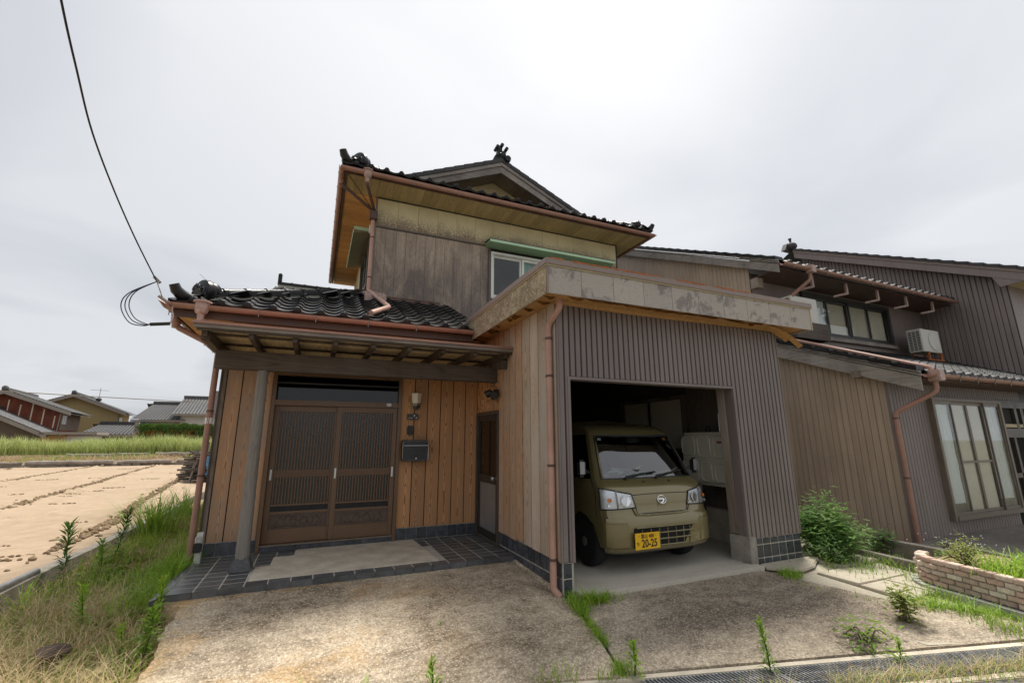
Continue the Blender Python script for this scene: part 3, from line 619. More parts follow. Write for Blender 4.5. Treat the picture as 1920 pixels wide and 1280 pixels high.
MB().obox((HX0+.0, 5.25, 2.44), (HX0+.0, 6.5, 2.44), .08, .10).build('end_bracket', 'dark_beam', canopy, bevel=.006)
MB().obox((HX1-.05, 5.3, 2.36), (HX1-.05, 5.8, 2.43), .09, .12).build('end_bracket', 'dark_beam', canopy, bevel=.006)

# ---- roof tiles (pantiles)
def pantile(w=.268, l=.262, knob=False, lip=.034):
    """one glazed pantile; x across, y up the slope, z normal"""
    b = MB(); prof = []
    for i in range(13):
        t = i/12; z = .034*math.exp(-((t-.83)/.115)**2)-.020*math.sin(min(1, t/.70)*math.pi)+.006
        prof.append(((t-.5)*w*1.06, z))
    k = len(prof); b.v = [(x, 0, z+.026) for x, z in prof]+[(x, l+.04, z) for x, z in prof]+[(x, .004, z+.026-lip) for x, z in prof]
    b.f = [(i, i+1, k+i+1, k+i) for i in range(k-1)]+[(2*k+i, 2*k+i+1, i+1, i) for i in range(k-1)]+[(k+i, k+i+1, 2*k+i+1, 2*k+i) for i in range(k-1)]
    if knob: b.lathe([(0, -.012), (.03, -.012), (.043, 0), (.043, .05)], ((.83-.5)*w*1.06, .01, .03), 12, (0,1,0))
    return b
TILE = pantile().mesh('roof_tile', 'roof_tile', smooth=45); TILE_E = pantile(knob=True).mesh('eave_tile', 'roof_tile', smooth=45); TILE_M = pantile().mesh('roof_tile', 'roof_tile_matt', smooth=45); TILE_R = pantile().mesh('roof_tile', 'roof_tile_right', smooth=45); TILE_RE = pantile(knob=True).mesh('eave_tile', 'roof_tile_right', smooth=45)
def slope(parent, o, ax, up, nx, ny, w=.268, e=.235, keep=None, eave=True, tile=None, tile_e=None, cap=300):
    """tiles over a roof plane: o corner, ax along the eave, up the slope"""
    o, ax, up = V(o), V(ax).normalized(), V(up).normalized(); nrm = ax.cross(up).normalized()
    M = Matrix((ax, up, nrm)).transposed(); rot = M.to_euler(); cnt = 0; rest = MB()
    for j in range(ny):
        for i in range(nx):
            p = o+ax*(w*(i+.5))+up*(e*j)
            if keep and not keep(p): continue
            me = (tile_e or TILE_E) if (j == 0 and eave) else (tile or TILE); cnt += 1
            if cnt > cap:
                rest.add([M @ v.co+p for v in me.vertices], [tuple(q.vertices) for q in me.polygons]); continue
            obj('roof_tile', me, parent, p+nrm*RN.uniform(-.002, .003), (rot.x+RN.uniform(-.006, .006), rot.y+RN.uniform(-.006, .006), rot.z+RN.uniform(-.004, .004)))
    if rest.v: tag(rest.build('far_tiles', (tile or TILE).materials[0].name, parent, smooth=45), kind='stuff')
PITCH = .45; UPV = V((0, 1, PITCH)).normalized()
EY, EZ = 5.90, 2.93
LX0 = -1.62
lr = MB()      # lower roof deck
lr.add([(LX0+.05,EY+.05,EZ-.07),(2.02,EY+.05,EZ-.07),(2.02,8.35,EZ-.07+2.4*PITCH),(.75,8.35,EZ-.07+2.4*PITCH),(LX0+.05,14.0,EZ-.07),(.75,14.0,EZ-.07+2.4*PITCH)], [(0,1,2,3),(0,3,5,4)])
lroof = lr.build('lower_roof', 'dark_beam', house)
slope(lroof, (LX0, EY, EZ), (1,0,0), (0,1,PITCH), 14, 10, keep=lambda p: p.x-LX0 > (p.y-EY)*1.0+.05 and p.x < 2.08)
ls = MB(); MT = Matrix((V((0,-1,0)), V((1,0,PITCH)).normalized(), V((0,-1,0)).cross(V((1,0,PITCH)).normalized()))).transposed()
for j in range(10):
    for i in range(30):
        p = V((LX0, EY+.1, EZ))+V((0,1,0))*(.268*(i+.5))+V((1,0,PITCH)).normalized()*(.235*j)
        if p.y-EY > (p.x-LX0)*1.0+.05 and p.y < 13.8: ls.add([MT @ v.co+p for v in TILE.vertices], [tuple(q.vertices) for q in TILE.polygons])
tag(ls.build('left_slope_tiles', 'roof_tile', lroof, smooth=45), kind='stuff')
# hip ridge: mortar, flat courses, round caps, end ornament
def ridge(parent, a, b, courses=2, capr=.052, step=.30, width=.20):
    a, b = V(a), V(b); d = (b-a); L = d.length; d.normalize(); n = max(1, int(L/step))
    MB().obox(a+V((0,0,.015)), b+V((0,0,.015)), width*.72, .13).build('ridge_mortar', 'mortar', parent)
    for i in range(n):
        p, q = a+d*(L*i/n), a+d*(L*(i+1)/n)
        for c in range(courses):
            w = width-.025*c; h = .088+c*.026
            MB().obox(p+V((0,0,h)), q+V((0,0,h))-d*.006, w, .020).build('ridge_course', 'roof_tile', parent, bevel=.003)
        h = .082+courses*.026
        m = MB(); m.tube([p+V((0,0,h)), q+V((0,0,h))+d*.01], [capr*1.0, capr*.92], 14); m.tube([p+V((0,0,h))-d*.02, p+V((0,0,h))+d*.035], [capr*1.16, capr*1.16], 14); m.build('ridge_cap', 'roof_tile', parent, smooth=50)
def spiral(mb, c, e1, e2, nrm, r0, turns, tube_r, sgn=1):
    path = []
    for i in range(26):
        t = i/25; a = sgn*t*turns*2*math.pi; r = r0*(1-t*.85); path.append(V(c)+V(e1)*math.cos(a)*r+V(e2)*math.sin(a)*r+V(nrm)*(.012+.02*t))
    mb.tube(path, [tube_r*(1-.5*i/25) for i in range(26)], 7)
def onigawara(parent, p, d, s=1.0):
    """end ornament: swirling disc facing along -d with a turned-up corner tile before it"""
    p, d = V(p), V(d); d.z = 0; d.normalize(); side = V((-d.y, d.x, 0)); up = V((0,0,1)); f = -d
    m = MB(); m.lathe([(0, -.10*s), (.115*s, -.10*s), (.145*s, -.03*s), (.135*s, .02*s), (.10*s, .035*s), (0, .04*s)], p+up*.15*s, 18, f, 1.05, 1.0)
    m.blob(p+up*.17*s-f*.09*s, .13*s, .13*s, .12*s, 14, 8)
    spiral(m, p+up*.15*s+side*.045*s+f*.03*s, side, up, f, .075*s, 1.6, .020*s); spiral(m, p+up*.13*s-side*.06*s+f*.03*s, side, up, f, .06*s, 1.5, .018*s, -1)
    for k in range(5): m.tube([p+up*(.25-.02*k)*s+side*(.10-.05*k)*s+f*.02*s, p+up*(.10-.01*k)*s+side*(.13-.06*k)*s+f*.045*s], .014*s, 6)
    m.build('end_ornament', 'roof_tile', parent, smooth=50)
    # turned-up corner tile
    q = MB(); path = [p+f*.02*s+up*.0, p+f*.15*s-up*.005*s, p+f*.24*s+up*.015*s, p+f*.31*s+up*.06*s, p+f*.345*s+up*.125*s]
    q.tube(path, [.07*s, .07*s, .068*s, .062*s, .052*s], 12); q.build('corner_tile', 'roof_tile', parent, smooth=50)
hip = ridge(lroof, (LX0+.22, EY+.22, EZ+.05), (.70, 8.27, EZ-.03+2.32*PITCH))
onigawara(lroof, (LX0+.25, EY+.25, EZ+.09), (1,1,0), .95)
MB().tube([(LX0+.35,EY+.35,EZ+.30),(LX0+.2,EY+.2,EZ+.42)], .002, 4).build('tie_wire', 'wire_black', lroof)
# eave: soffit boards, fascia
sof = MB().box(LX0+.06, 2.0, EY+.08, DY+.03, 2.80, 2.815).build('eave_backing', 'soffit_wood', house)
for i in range(26):
    x = LX0+.08+i*.14
    B('soffit_board', 'soffit_wood', sof, x+.003, x+.137, EY+.10, DY+.01, 2.785, 2.80)
for i in range(50):
    y = DY+.03+i*.14
    B('soffit_board', 'soffit_side_wood', sof, LX0+.08, HX0+.005, y+.003, y+.137, 2.787, 2.801)
B('eave_fascia', 'gutter_dark', sof, LX0+.03, 2.0, EY+.06, EY+.095, 2.775, 2.90); B('eave_fascia', 'gutter_dark', sof, LX0+.03, LX0+.065, EY+.10, 14, 2.775, 2.90)
# ---- gutters
def gutter(parent, a, b, r=.052, brk=.62, mat='copper', side=V((0,-1,0)), drop=True):
    g_ = MB().channel(a, b, r).build('gutter', mat, parent, smooth=50)
    a, b = V(a), V(b); L = (b-a).length; d = (b-a).normalized(); n = int(L/brk)
    m = MB(); pts = []
    bm_ = None
    for i in range(n):
        p = a+d*(brk*(i+.5)); s_ = d.cross(V((0,0,1))).normalized()
        mb = MB(); mb.tube([p+s_*(r+.004)*math.cos(t)+V((0,0,1))*(r+.004)*math.sin(t) for t in [math.pi+math.pi*k/8 for k in range(9)]], .004, 5)
        mb.tube([p+side*(r+.004), p+side*(r+.005)-V((0,0,.005))], .006, 5)
        if drop: mb.tube([p+side*(r*.7)-V((0,0,r*.7)), p+side*(r*.75)-V((0,0,r+.03))], .005, 5)
        mb.build('gutter_bracket', 'bracket', g_)
    return g_
GY, GZ = EY-.03, 2.90
g1 = gutter(house, (LX0-.03, GY, GZ), (1.99, GY, GZ+.01))
g2 = gutter(house, (LX0+.0, GY-.06, GZ), (LX0+.0, 14, GZ-.01), side=V((-1,0,0)))
# corner prow of the gutter
MB().prism([(LX0-.03,GY-.052,GZ+.005),(LX0-.07,GY-.08,GZ+.010),(LX0-.02,GY-.03,GZ-.065),(LX0+.05,GY-.05,GZ-.055)], (.01,.08,0)).build('gutter_corner', 'copper', house)
def leader(parent, p, s=1.0, mat='leader'):
    p = V(p); MB().lathe([(.0, .055*s), (.098*s, .055*s), (.10*s, .035*s), (.075*s, .03*s), (.078*s, -.03*s), (.066*s, -.085*s), (.036*s, -.11*s), (.042*s, -.125*s), (.036*s, -.14*s), (.036*s, -.20*s), (0, -.20*s)], p, 8).build('leader_head', mat, parent, bevel=.003)
leader(house, (LX0+.33, GY-.02, GZ-.005), .95)
def pipe(parent, pts, r=.038, mat='copper', clips=(), name='downpipe'):
    # rounded elbows
    P_ = [V(p) for p in pts]; path = [P_[0]]
    for i in range(1, len(P_)-1):
        a, b, c = P_[i-1], P_[i], P_[i+1]; k = min(.05, (b-a).length*.3, (c-b).length*.3)
        q0, q1 = b+(a-b).normalized()*k, b+(c-b).normalized()*k; path += [q0, (q0+q1)/2*.5+b*.5, q1]
    path.append(P_[-1]); o = MB().tube(path, r, 12).build(name, mat, parent, smooth=50)
    for z in clips:
        for a, b in zip(P_, P_[1:]):
            if (a.z-z)*(b.z-z) < 0:
                t = (z-a.z)/(b.z-a.z); c = a+(b-a)*t; dd = (b-a).normalized(); MB().tube([c-dd*.012, c+dd*.012], r+.006, 12).build('pipe_clip', 'gutter_dark', o, smooth=50)
    return o
pipe(house, [(LX0+.0, EY+.40, GZ-.03), (LX0+.0, EY+.40, GZ-.17), (HX0-.09, DY-.06, 2.52), (HX0-.09, DY-.05, .0)], .034, 'copper', (1.75, 1.0))
MB().lathe([(.055, 0), (.06, -.05), (.045, -.12), (.04, -.16)], (LX0+.0, EY+.40, GZ-.03), 10).build('leader_head', 'copper', house, smooth=40)
MB().lathe([(.0401,0),(.0401,.07)], (HX0-.09, DY-.05, 1.60), 12).build('pipe_label', 'white_sticker', house, smooth=60)
B('pipe_conduit', 'gutter_dark', house, HX0-.035, HX0-.02, DY-.03, DY-.01, .3, 2.5)
# ---- upper storey
UX0, UX1, UY, UZ = .75, 6.40, 8.30, 6.05
B('upper_core', 'interior_dark', house, UX0+.03, 3.10, UY+.05, 13.9, 2.85, UZ); B('upper_core', 'interior_dark', house, 5.98, UX1-.03, UY+.05, 13.9, 2.85, UZ)
B('upper_core', 'interior_dark', house, 3.10, 5.98, UY+.9, 13.9, 2.85, UZ); B('upper_core', 'interior_dark', house, 3.10, 5.98, UY+.05, UY+.9, 2.85, 4.25); B('upper_core', 'interior_dark', house, 3.10, 5.98, UY+.05, UY+.9, 5.32, UZ)
uw = B('upper_wall', 'void_black', house, UX0+.01, UX1-.01, UY+.03, UY+.05, 3.0, 4.25)
planks(uw, UX0+.01, 3.10, .2, 3.3, 5.42, 'grey_board', UY+.03, gap=.0025, name='wall_board')
planks(uw, 3.12, 5.98, .2, 3.3, 4.25, 'grey_board', UY+.03, gap=.0025, name='wall_board')
planks(uw, 5.98, UX1-.01, .2, 3.3, 5.42, 'grey_board', UY+.03, gap=.0025, name='wall_board')
planks(uw, UX0+.01, UX1-.01, .405, 5.452, UZ, 'cream_board', UY+.028, gap=.003, name='cream_board')
B('drip_band', 'sash_brown', uw, UX0, 3.08, UY-.012, UY+.03, 5.422, 5.450, bevel=.003); B('top_batten', 'sash_dark', uw, UX0, UX1, UY-.006, UY+.03, UZ-.022, UZ)
B('corner_trim', 'sash_bronze', uw, UX0-.02, UX0+.012, UY-.015, UY+.03, 3.9, UZ); B('corner_trim', 'sash_dark', uw, UX1-.012, UX1+.01, UY-.012, UY+.03, 3.3, UZ)
fl2 = MB(); fl2.prism([(UX0,UY+.02,4.06),(UX0,UY-.10,3.99),(UX0,UY-.11,3.955),(UX0,UY+.02,3.99)], (1.3, 0, 0)); fl2.build('flashing', 'gutter_dark', uw)
MB().box(.72, 2.0, UY-.06, UY+.02, 3.86, 3.955).build('mortar_fillet', 'mortar', uw)
# left side wall of the upper storey
us = B('upper_side_wall', 'cream_wall', house, UX0, UX0+.03, UY+.05, 9.05, 3.0, UZ); B('upper_side_wall', 'cream_wall', house, UX0, UX0+.03, 9.05, 10.75, 3.0, 4.5); B('upper_side_wall', 'cream_wall', house, UX0, UX0+.03, 9.05, 10.75, 5.5, UZ); B('upper_side_wall', 'cream_wall', house, UX0, UX0+.03, 10.75, 13.9, 3.0, UZ)
sw = MB(); sw.box(UX0-.06, UX0+.02, 9.0, 9.06, 4.45, 5.5); sw.box(UX0-.06, UX0+.02, 10.74, 10.8, 4.45, 5.5); sw.box(UX0-.06, UX0+.02, 9.06, 10.74, 5.44, 5.5); sw.box(UX0-.06, UX0+.02, 9.06, 10.74, 4.45, 4.52); sw.box(UX0-.04, UX0, 9.87, 9.93, 4.52, 5.44)
swo = sw.build('side_window', 'sash_brown', house); B('pane', 'glass', swo, UX0-.022, UX0-.016, 9.06, 10.74, 4.52, 5.44); B('curtain', 'curtain_teal', swo, UX0+.004, UX0+.02, 9.06, 10.74, 4.52, 5.44)
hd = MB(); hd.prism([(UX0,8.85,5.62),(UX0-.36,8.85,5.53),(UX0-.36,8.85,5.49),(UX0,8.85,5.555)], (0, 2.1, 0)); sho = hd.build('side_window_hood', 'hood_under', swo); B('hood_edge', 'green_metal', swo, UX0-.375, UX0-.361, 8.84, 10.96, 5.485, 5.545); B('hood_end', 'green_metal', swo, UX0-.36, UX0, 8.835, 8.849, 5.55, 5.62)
# front window
wf = MB(); X0, X1, Z0, Z1 = 3.12, 5.98, 4.27, 5.31
wf.box(X0, X0+.05, UY-.05, UY+.08, Z0, Z1); wf.box(X1-.05, X1, UY-.05, UY+.08, Z0, Z1); wf.box(X0+.05, X1-.05, UY-.05, UY+.08, Z1-.05, Z1); wf.box(X0+.05, X1-.05, UY-.06, UY+.08, Z0, Z0+.05)
win = wf.build('upper_window', 'white_frame', house, bevel=.004); B('window_jamb', 'sash_brown', win, X0-.05, X0-.001, UY-.03, UY+.06, 3.95, Z1+.06)
for i in range(4):
    a = X0+.05+i*.69; yy = UY+(.0 if i in (1, 2) else .035)
    f_ = MB(); f_.box(a, a+.045, yy, yy+.03, Z0+.05, Z1-.05); f_.box(a+.645, a+.69, yy, yy+.03, Z0+.05, Z1-.05); f_.box(a+.045, a+.645, yy, yy+.03, Z0+.05, Z0+.11); f_.box(a+.045, a+.645, yy, yy+.03, Z1-.10, Z1-.05)
    so = f_.build('window_sash', 'white_frame', win, bevel=.003); B('pane', 'glass', so, a+.045, a+.645, yy+.012, yy+.018, Z0+.11, Z1-.10)
    if i == 1: B('muntin', 'white_frame', so, a+.40, a+.43, yy+.02, yy+.028, Z0+.11, Z1-.10)
cu = MB(); cu.grid(lambda u, v: (3.86+1.95*u, UY+.13+.014*math.sin(u*90), 4.28+1.05*v), 200, 2); cu.build('curtain', 'curtain_teal', win, smooth=True)
B('room_back', 'interior_dark', win, 3.10, 5.98, UY+.85, UY+.88, 4.25, 5.32)
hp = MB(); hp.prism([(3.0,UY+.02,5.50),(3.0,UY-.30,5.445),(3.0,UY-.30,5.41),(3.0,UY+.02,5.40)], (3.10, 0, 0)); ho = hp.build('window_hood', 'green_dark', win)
B('hood_lip', 'green_metal', ho, 2.99, 6.11, UY-.325, UY-.301, 5.40, 5.455, bevel=.004); hs = MB(); hs.prism([(2.985,UY+.02,5.512),(2.985,UY-.33,5.457),(2.985,UY-.33,5.468),(2.985,UY+.02,5.523)], (3.13, 0, 0)); hs.build('hood_sheet', 'sash_brown', ho)
# ---- upper roof
QX0, QX1, QY, QZ = .06, 6.93, 7.58, 6.19; CX = (QX0+QX1)/2; GYV = 8.62; APZ = QZ+(CX-QX0)*PITCH
ud = MB(); ud.add([(QX0+.04,QY+.04,QZ-.05),(QX1-.04,QY+.04,QZ-.05),(QX1-1.5,QY+1.5,QZ-.05+1.46*PITCH),(QX0+1.5,QY+1.5,QZ-.05+1.46*PITCH)], [(0,1,2,3)])
ud.add([(QX0+.04,QY+.04,QZ-.05),(QX0+1.1,GYV,QZ-.05+1.06*PITCH),(CX,GYV,APZ-.05),(CX,14,APZ-.05),(QX0+.04,14,QZ-.05)], [(0,1,2,3,4)])
ud.add([(QX1-.04,QY+.04,QZ-.05),(QX1-1.1,GYV,QZ-.05+1.06*PITCH),(CX,GYV,APZ-.05),(CX,14,APZ-.05),(QX1-.04,14,QZ-.05)], [(0,1,2,3,4)])
ur = ud.build('upper_roof', 'dark_beam', house)
slope(ur, (QX0, QY, QZ), (1,0,0), (0,1,PITCH), 26, 6, w=.2642, keep=lambda p: p.x-QX0 > (p.y-QY)+.05 and QX1-p.x > (p.y-QY)+.05)
def side_slope(parent, x0, sg, y0, y1, n, hipf=None, z=QZ):
    up = V((sg, 0, PITCH)).normalized(); ax = V((0, -sg, 0)); M = Matrix((ax, up, ax.cross(up))).transposed(); mb = MB()
    for j in range(n):
        for i in range(int((y1-y0)/.268)):
            p = V((x0, y0, z))+V((0,1,0))*(.268*(i+.5))+up*(.235*j)
            if hipf and not hipf(p): continue
            mb.add([M @ v.co+p for v in TILE.vertices], [tuple(q.vertices) for q in TILE.polygons])
    tag(mb.build('side_slope_tiles', 'roof_tile', parent, smooth=45), kind='stuff')
hf = lambda p: (p.y-QY > min(p.x-QX0, QX1-p.x)+.05) and (p.y > GYV+.05 or min(p.x-QX0, QX1-p.x) < 1.0)
side_slope(ur, QX0, 1, QY, 13.9, 16, hf); side_slope(ur, QX1, -1, QY, 13.9, 16, hf)
ridge(ur, (QX0+.18, QY+.18, QZ+.05), (QX0+1.15, QY+1.15, QZ+.05+.97*PITCH), capr=.055, width=.17); ridge(ur, (QX1-.18, QY+.18, QZ+.05), (QX1-1.15, QY+1.15, QZ+.05+.97*PITCH), capr=.055, width=.17)
onigawara(ur, (QX0+.27, QY+.27, QZ+.08), (1,1,0), 1.18); onigawara(ur, (QX1-.22, QY+.22, QZ+.06), (-1,1,0), .95)
# gable: bargeboards, verge tiles, recessed wall, ornament
for sg in (-1, 1):
    e0 = V((CX, GYV, APZ-.03)); e1 = V((CX+sg*2.95, GYV, APZ-.03-2.95*PITCH)); dn = V((0,0,-.20))
    MB().prism([e0, e1, e1+dn, e0+dn*1.12], (0, .04, 0)).build('bargeboard', 'verge_grey_x', ur)
    MB().prism([e0+V((0,-.03,.03)), e1+V((0,-.03,.03)), e1+V((0,-.03,-.055)), e0+V((0,-.03,-.055))], (0, .03, 0)).build('barge_moulding', 'verge_grey_x', ur)
    MB().add([e0+dn*.9+V((0,.04,0)), e1+dn*.9+V((0,.04,0)), e1+dn*.9+V((0,.55,0)), e0+dn*.9+V((0,.55,0))], [(0,1,2,3)]).build('gable_soffit', 'dark_jamb', ur)
    for k in range(13):
        a, b_ = e0+(e1-e0)*(k/13), e0+(e1-e0)*((k+1.06)/13); u_ = V((0,0,1)); h0, h1 = (.105, .085)
        MB().prism([a+u_*.035, b_+u_*.035, b_+u_*(.035+h1+.022), a+u_*(.035+h0-.012)], (0, .20, 0)).build('verge_tile', 'roof_tile_matt', ur, bevel=.004).location.y -= .05
gw = MB(); gw.prism([(CX-2.2,GYV+.55,APZ-.2-2.2*PITCH),(CX+2.2,GYV+.55,APZ-.2-2.2*PITCH),(CX,GYV+.55,APZ-.2)], (0,.03,0)); gw.build('gable_wall', 'cream_wall', ur)
ridge(ur, (CX, GYV+.1, APZ+.03), (CX, 13.9, APZ+.03), courses=4, capr=.06, width=.22)
og = MB(); c0 = V((CX, GYV-.02, APZ+.05))
og.prism([c0+V(p) for p in ((-.20,0,0),(.20,0,0),(.17,0,.10),(.11,0,.16),(.10,0,.26),(-.10,0,.26),(-.11,0,.16),(-.17,0,.10))], (0,.12,0))
for x, z, r in ((-.115,.33,.04), (0,.40,.042), (.115,.33,.04)): og.lathe([(0,-.05),(r,-.05),(r,.14),(0,.14)], c0+V((x,0,z)), 12, (0,1,0)); og.tube([c0+V((x*.5,.05,.2)), c0+V((x,.05,z))], .034, 8)
spiral(og, c0+V((-.06,-.02,.13)), (1,0,0), (0,0,1), (0,-1,0), .05, 1.5, .014); spiral(og, c0+V((.06,-.02,.13)), (1,0,0), (0,0,1), (0,-1,0), .05, 1.5, .014, -1)
og.lathe([(0,-.09),(.07,-.09),(.085,-.04),(.08,.06),(0,.06)], c0+V((.13,0,.05)), 14, (0,1,0)); og.build('ridge_ornament', 'roof_tile', ur, smooth=40)
# eaves of the upper roof
eu = MB().box(QX0+.05, QX1-.05, QY+.08, UY+.03, UZ+.016, UZ+.03).build('upper_eave_backing', 'soffit_olive', house)
for i in range(47):
    x = QX0+.09+i*.1425
    B('soffit_board', 'soffit_olive', eu, x+.002, x+.1405, QY+.09, UY+.02, UZ+.002, UZ+.016)
for i in range(38):
    y = UY+.04+i*.148
    B('soffit_board', 'soffit_side_wood', eu, QX0+.09, UX0+.01, y+.002, y+.146, UZ+.002, UZ+.017); B('soffit_board', 'soffit_olive', eu, UX1, QX1-.09, y+.002, y+.146, UZ+.002, UZ+.017)
B('eave_fascia', 'gutter_dark', eu, QX0+.05, QX1-.05, QY+.05, QY+.085, UZ-.02, UZ+.12); B('eave_fascia', 'gutter_dark', eu, QX0+.05, QX0+.085, QY+.09, 13.9, UZ-.02, UZ+.12); B('eave_fascia', 'gutter_dark', eu, QX1-.085, QX1-.05, QY+.09, 13.9, UZ-.02, UZ+.12)
gutter(house, (QX0-.03, QY-.015, UZ+.035), (QX1+.02, QY-.015, UZ+.05), .055, .86); gutter(house, (QX0-.0, QY-.07, UZ+.035), (QX0-.0, 13.9, UZ+.03), .055, .5, side=V((-1,0,0)), drop=False); gutter(house, (QX1+.0, QY-.07, UZ+.045), (QX1+.0, 13.9, UZ+.03), .055, .9, side=V((1,0,0)), drop=False)
leader(house, (.49, QY-.02, UZ+.02), .95); MB().box(.62, .76, UY-.17, UY-.03, 5.50, 5.67).build('collector_box', 'gutter_dark', house, bevel=.01)
pipe(house, [(.49, QY-.02, UZ-.15), (.49, QY, UZ-.20), (.70, UY-.09, 5.70), (.70, UY-.09, 5.62)], .030, 'gutter_dark')
pipe(house, [(QX0, QY+.34, UZ-.01), (QX0+.02, QY+.34, UZ-.10), (.66, UY-.09, 5.70), (.66, UY-.09, 5.62)], .030, 'gutter_dark')
MB().lathe([(.05,.04),(.055,0),(.045,-.06),(.035,-.10)], (QX0, QY+.34, UZ), 8).build('leader_head', 'copper', house, smooth=40)
pipe(house, [(.69, UY-.08, 5.55), (.69, UY-.08, 4.09), (.72, UY-.30, 4.00), (.87, 6.62, 3.35), (.56, 6.0, 3.06)], .036, 'copper_pale', (5.15, 4.35))
MB().tube([(.05+.12, QY+.12, UZ-.005), (.62, UY-.05, UZ-.25)], .008, 6).build('stay_rod', 'wire_black', house)
for p0, p1 in (((.62, UY-.02, 5.42), (.70, UY-.02, 5.30)),): B('insulator', 'white_post', house, .63, .70, UY-.05, UY, 5.25, 5.42, bevel=.01)
MB().prism([(.55,7.95,3.92),(.75,7.75,3.86),(.95,8.2,4.02),(.72,8.29,4.08)], (0,0,.05)).build('corner_flashing', 'leader', house); MB().prism([(.60,7.72,3.74),(.96,7.72,3.76),(.96,8.1,3.92),(.60,8.1,3.90)], (0,0,.12)).build('corner_flashing', 'leader', house)
# rear wing roof seen over the ridge
rw = B('rear_wing', 'cream_wall', house, -1.05, .7, 12.9, 13.88, 2.86, 5.1)
slope(rw, (-1.35, 12.4, 5.08), (1,0,0), (0,1,PITCH), 8, 6, tile=TILE_M, tile_e=TILE_M); ridge(rw, (-1.3, 13.75, 5.66), (.7, 13.75, 5.66)); B('roof_end_knob', 'roof_tile', rw, -1.32, -1.22, 13.68, 13.82, 5.82, 6.08, bevel=.02); MB().add([(-1.35,12.42,5.04),(.75,12.42,5.04),(.75,13.9,5.7),(-1.35,13.9,5.7)], [(0,1,2,3)]).build('wing_deck', 'dark_beam', rw)

# ================================================================== the garage
GX0, GX1, GYF = 2.26, 5.64, 4.0; OX0, OX1, OZ = 2.395, 4.735, 2.015
gar = thing('garage', 'open garage with brown ribbed siding and a flat roof with weathered parapet', 'garage', (2.26, 4.0, 0))
fw = MB(); fw.box(GX0+.012, OX0-.012, GYF+.012, GYF+.11, .20, 2.84); fw.box(OX1+.012, GX1-.012, GYF+.012, GYF+.11, .20, 2.84); fw.box(OX0-.012, OX1+.012, GYF+.012, GYF+.11, OZ+.012, 2.84)
fwo = fw.build('front_wall', 'sash_dark', gar)
nb = 48; w = (GX1-GX0)/nb
for i in range(nb):
    a, b_ = GX0+i*w, GX0+(i+1)*w; xm = (a+b_)/2
    z0 = .265 if xm < OX0 or xm > OX1 else OZ+.035
    m = MB(); m.prism([(a+.006,GYF+.012,z0),(a+.0105,GYF-.008,z0),(b_-.0105,GYF-.008,z0),(b_-.006,GYF+.012,z0)], (0,0,2.82-z0)); m.build('siding_rib', 'siding', fwo)
B('corner_trim', 'siding', fwo, GX0-.012, GX0+.004, GYF-.012, GYF+.05, .255, 2.82); B('corner_trim', 'siding', fwo, GX1-.004, GX1+.014, GYF-.012, GYF+.06, .265, 2.82)
tr = MB(); tr.box(OX0-.03, OX0, GYF-.014, GYF+.12, .255, OZ+.03); tr.box(OX0, OX1, GYF-.014, GYF+.12, OZ, OZ+.03); tr.box(OX1, OX1+.03, GYF-.014, GYF+.12, .265, OZ+.03); tr.build('opening_trim', 'siding', fwo)
B('jamb_post', 'dark_jamb', gar, OX1-.015, OX1+.085, GYF+.125, GYF+.235, .30, OZ+.2, bevel=.004); MB().prism([(OX1-.02,GYF-.03,-.05),(OX1+.10,GYF-.03,-.05),(OX1+.10,GYF+.25,-.05),(OX1-.02,GYF+.25,-.05)], (0,0,.34)).build('jamb_footing', 'kerb_concrete', gar, bevel=.008)
B('jamb_post', 'dark_jamb', gar, OX0-.10, OX0-.005, GYF+.125, GYF+.22, .0, OZ+.2, bevel=.004)
# tiled plinth at both ends of the front and along the side
pl = MB(); pl.box(OX1+.105, GX1, GYF+.006, GYF+.1, -.15, .265); pl.box(GX0+.006, OX0-.015, GYF+.006, GYF+.1, -.15, .255); pl.box(GX0, GX0+.05, GYF+.1, 5.60, -.15, .268)
plo = pl.build('plinth', 'grout', gar)
def ptile(x0, x1, z0, z1, y): B('plinth_tile', 'base_tile', plo, x0+.006, x1-.006, y-.006, y, z0+.006, z1-.006, bevel=.003)
for i in range(6):
    a = OX1+.105+i*(GX1-OX1-.105)/6; b_ = OX1+.105+(i+1)*(GX1-OX1-.105)/6
    for z0, z1 in ((-.06, .045), (.045, .19), (.19, .265)): ptile(a, b_, z0, z1, GYF+.006)
for z0, z1 in ((-.10, .115), (.115, .255)): ptile(GX0+.006, OX0-.03, z0, z1, GYF+.006)
k = 11
for i in range(k):
    a, b_ = GYF+.02+i*(5.6-GYF-.02)/k, GYF+.02+(i+1)*(5.6-GYF-.02)/k
    for z0, z1 in ((-.10, .115), (.115, .268)): B('plinth_tile', 'base_tile', plo, GX0-.008, GX0, a+.006, b_-.006, z0+.006, z1-.006, bevel=.003)
MB().prism([(GX0-.035,4.05,-.04),(GX0,4.05,.012),(GX0,5.14,.05),(GX0-.03,5.14,.02)], (0,0,.012)).build('cement_fillet', 'drive', plo)
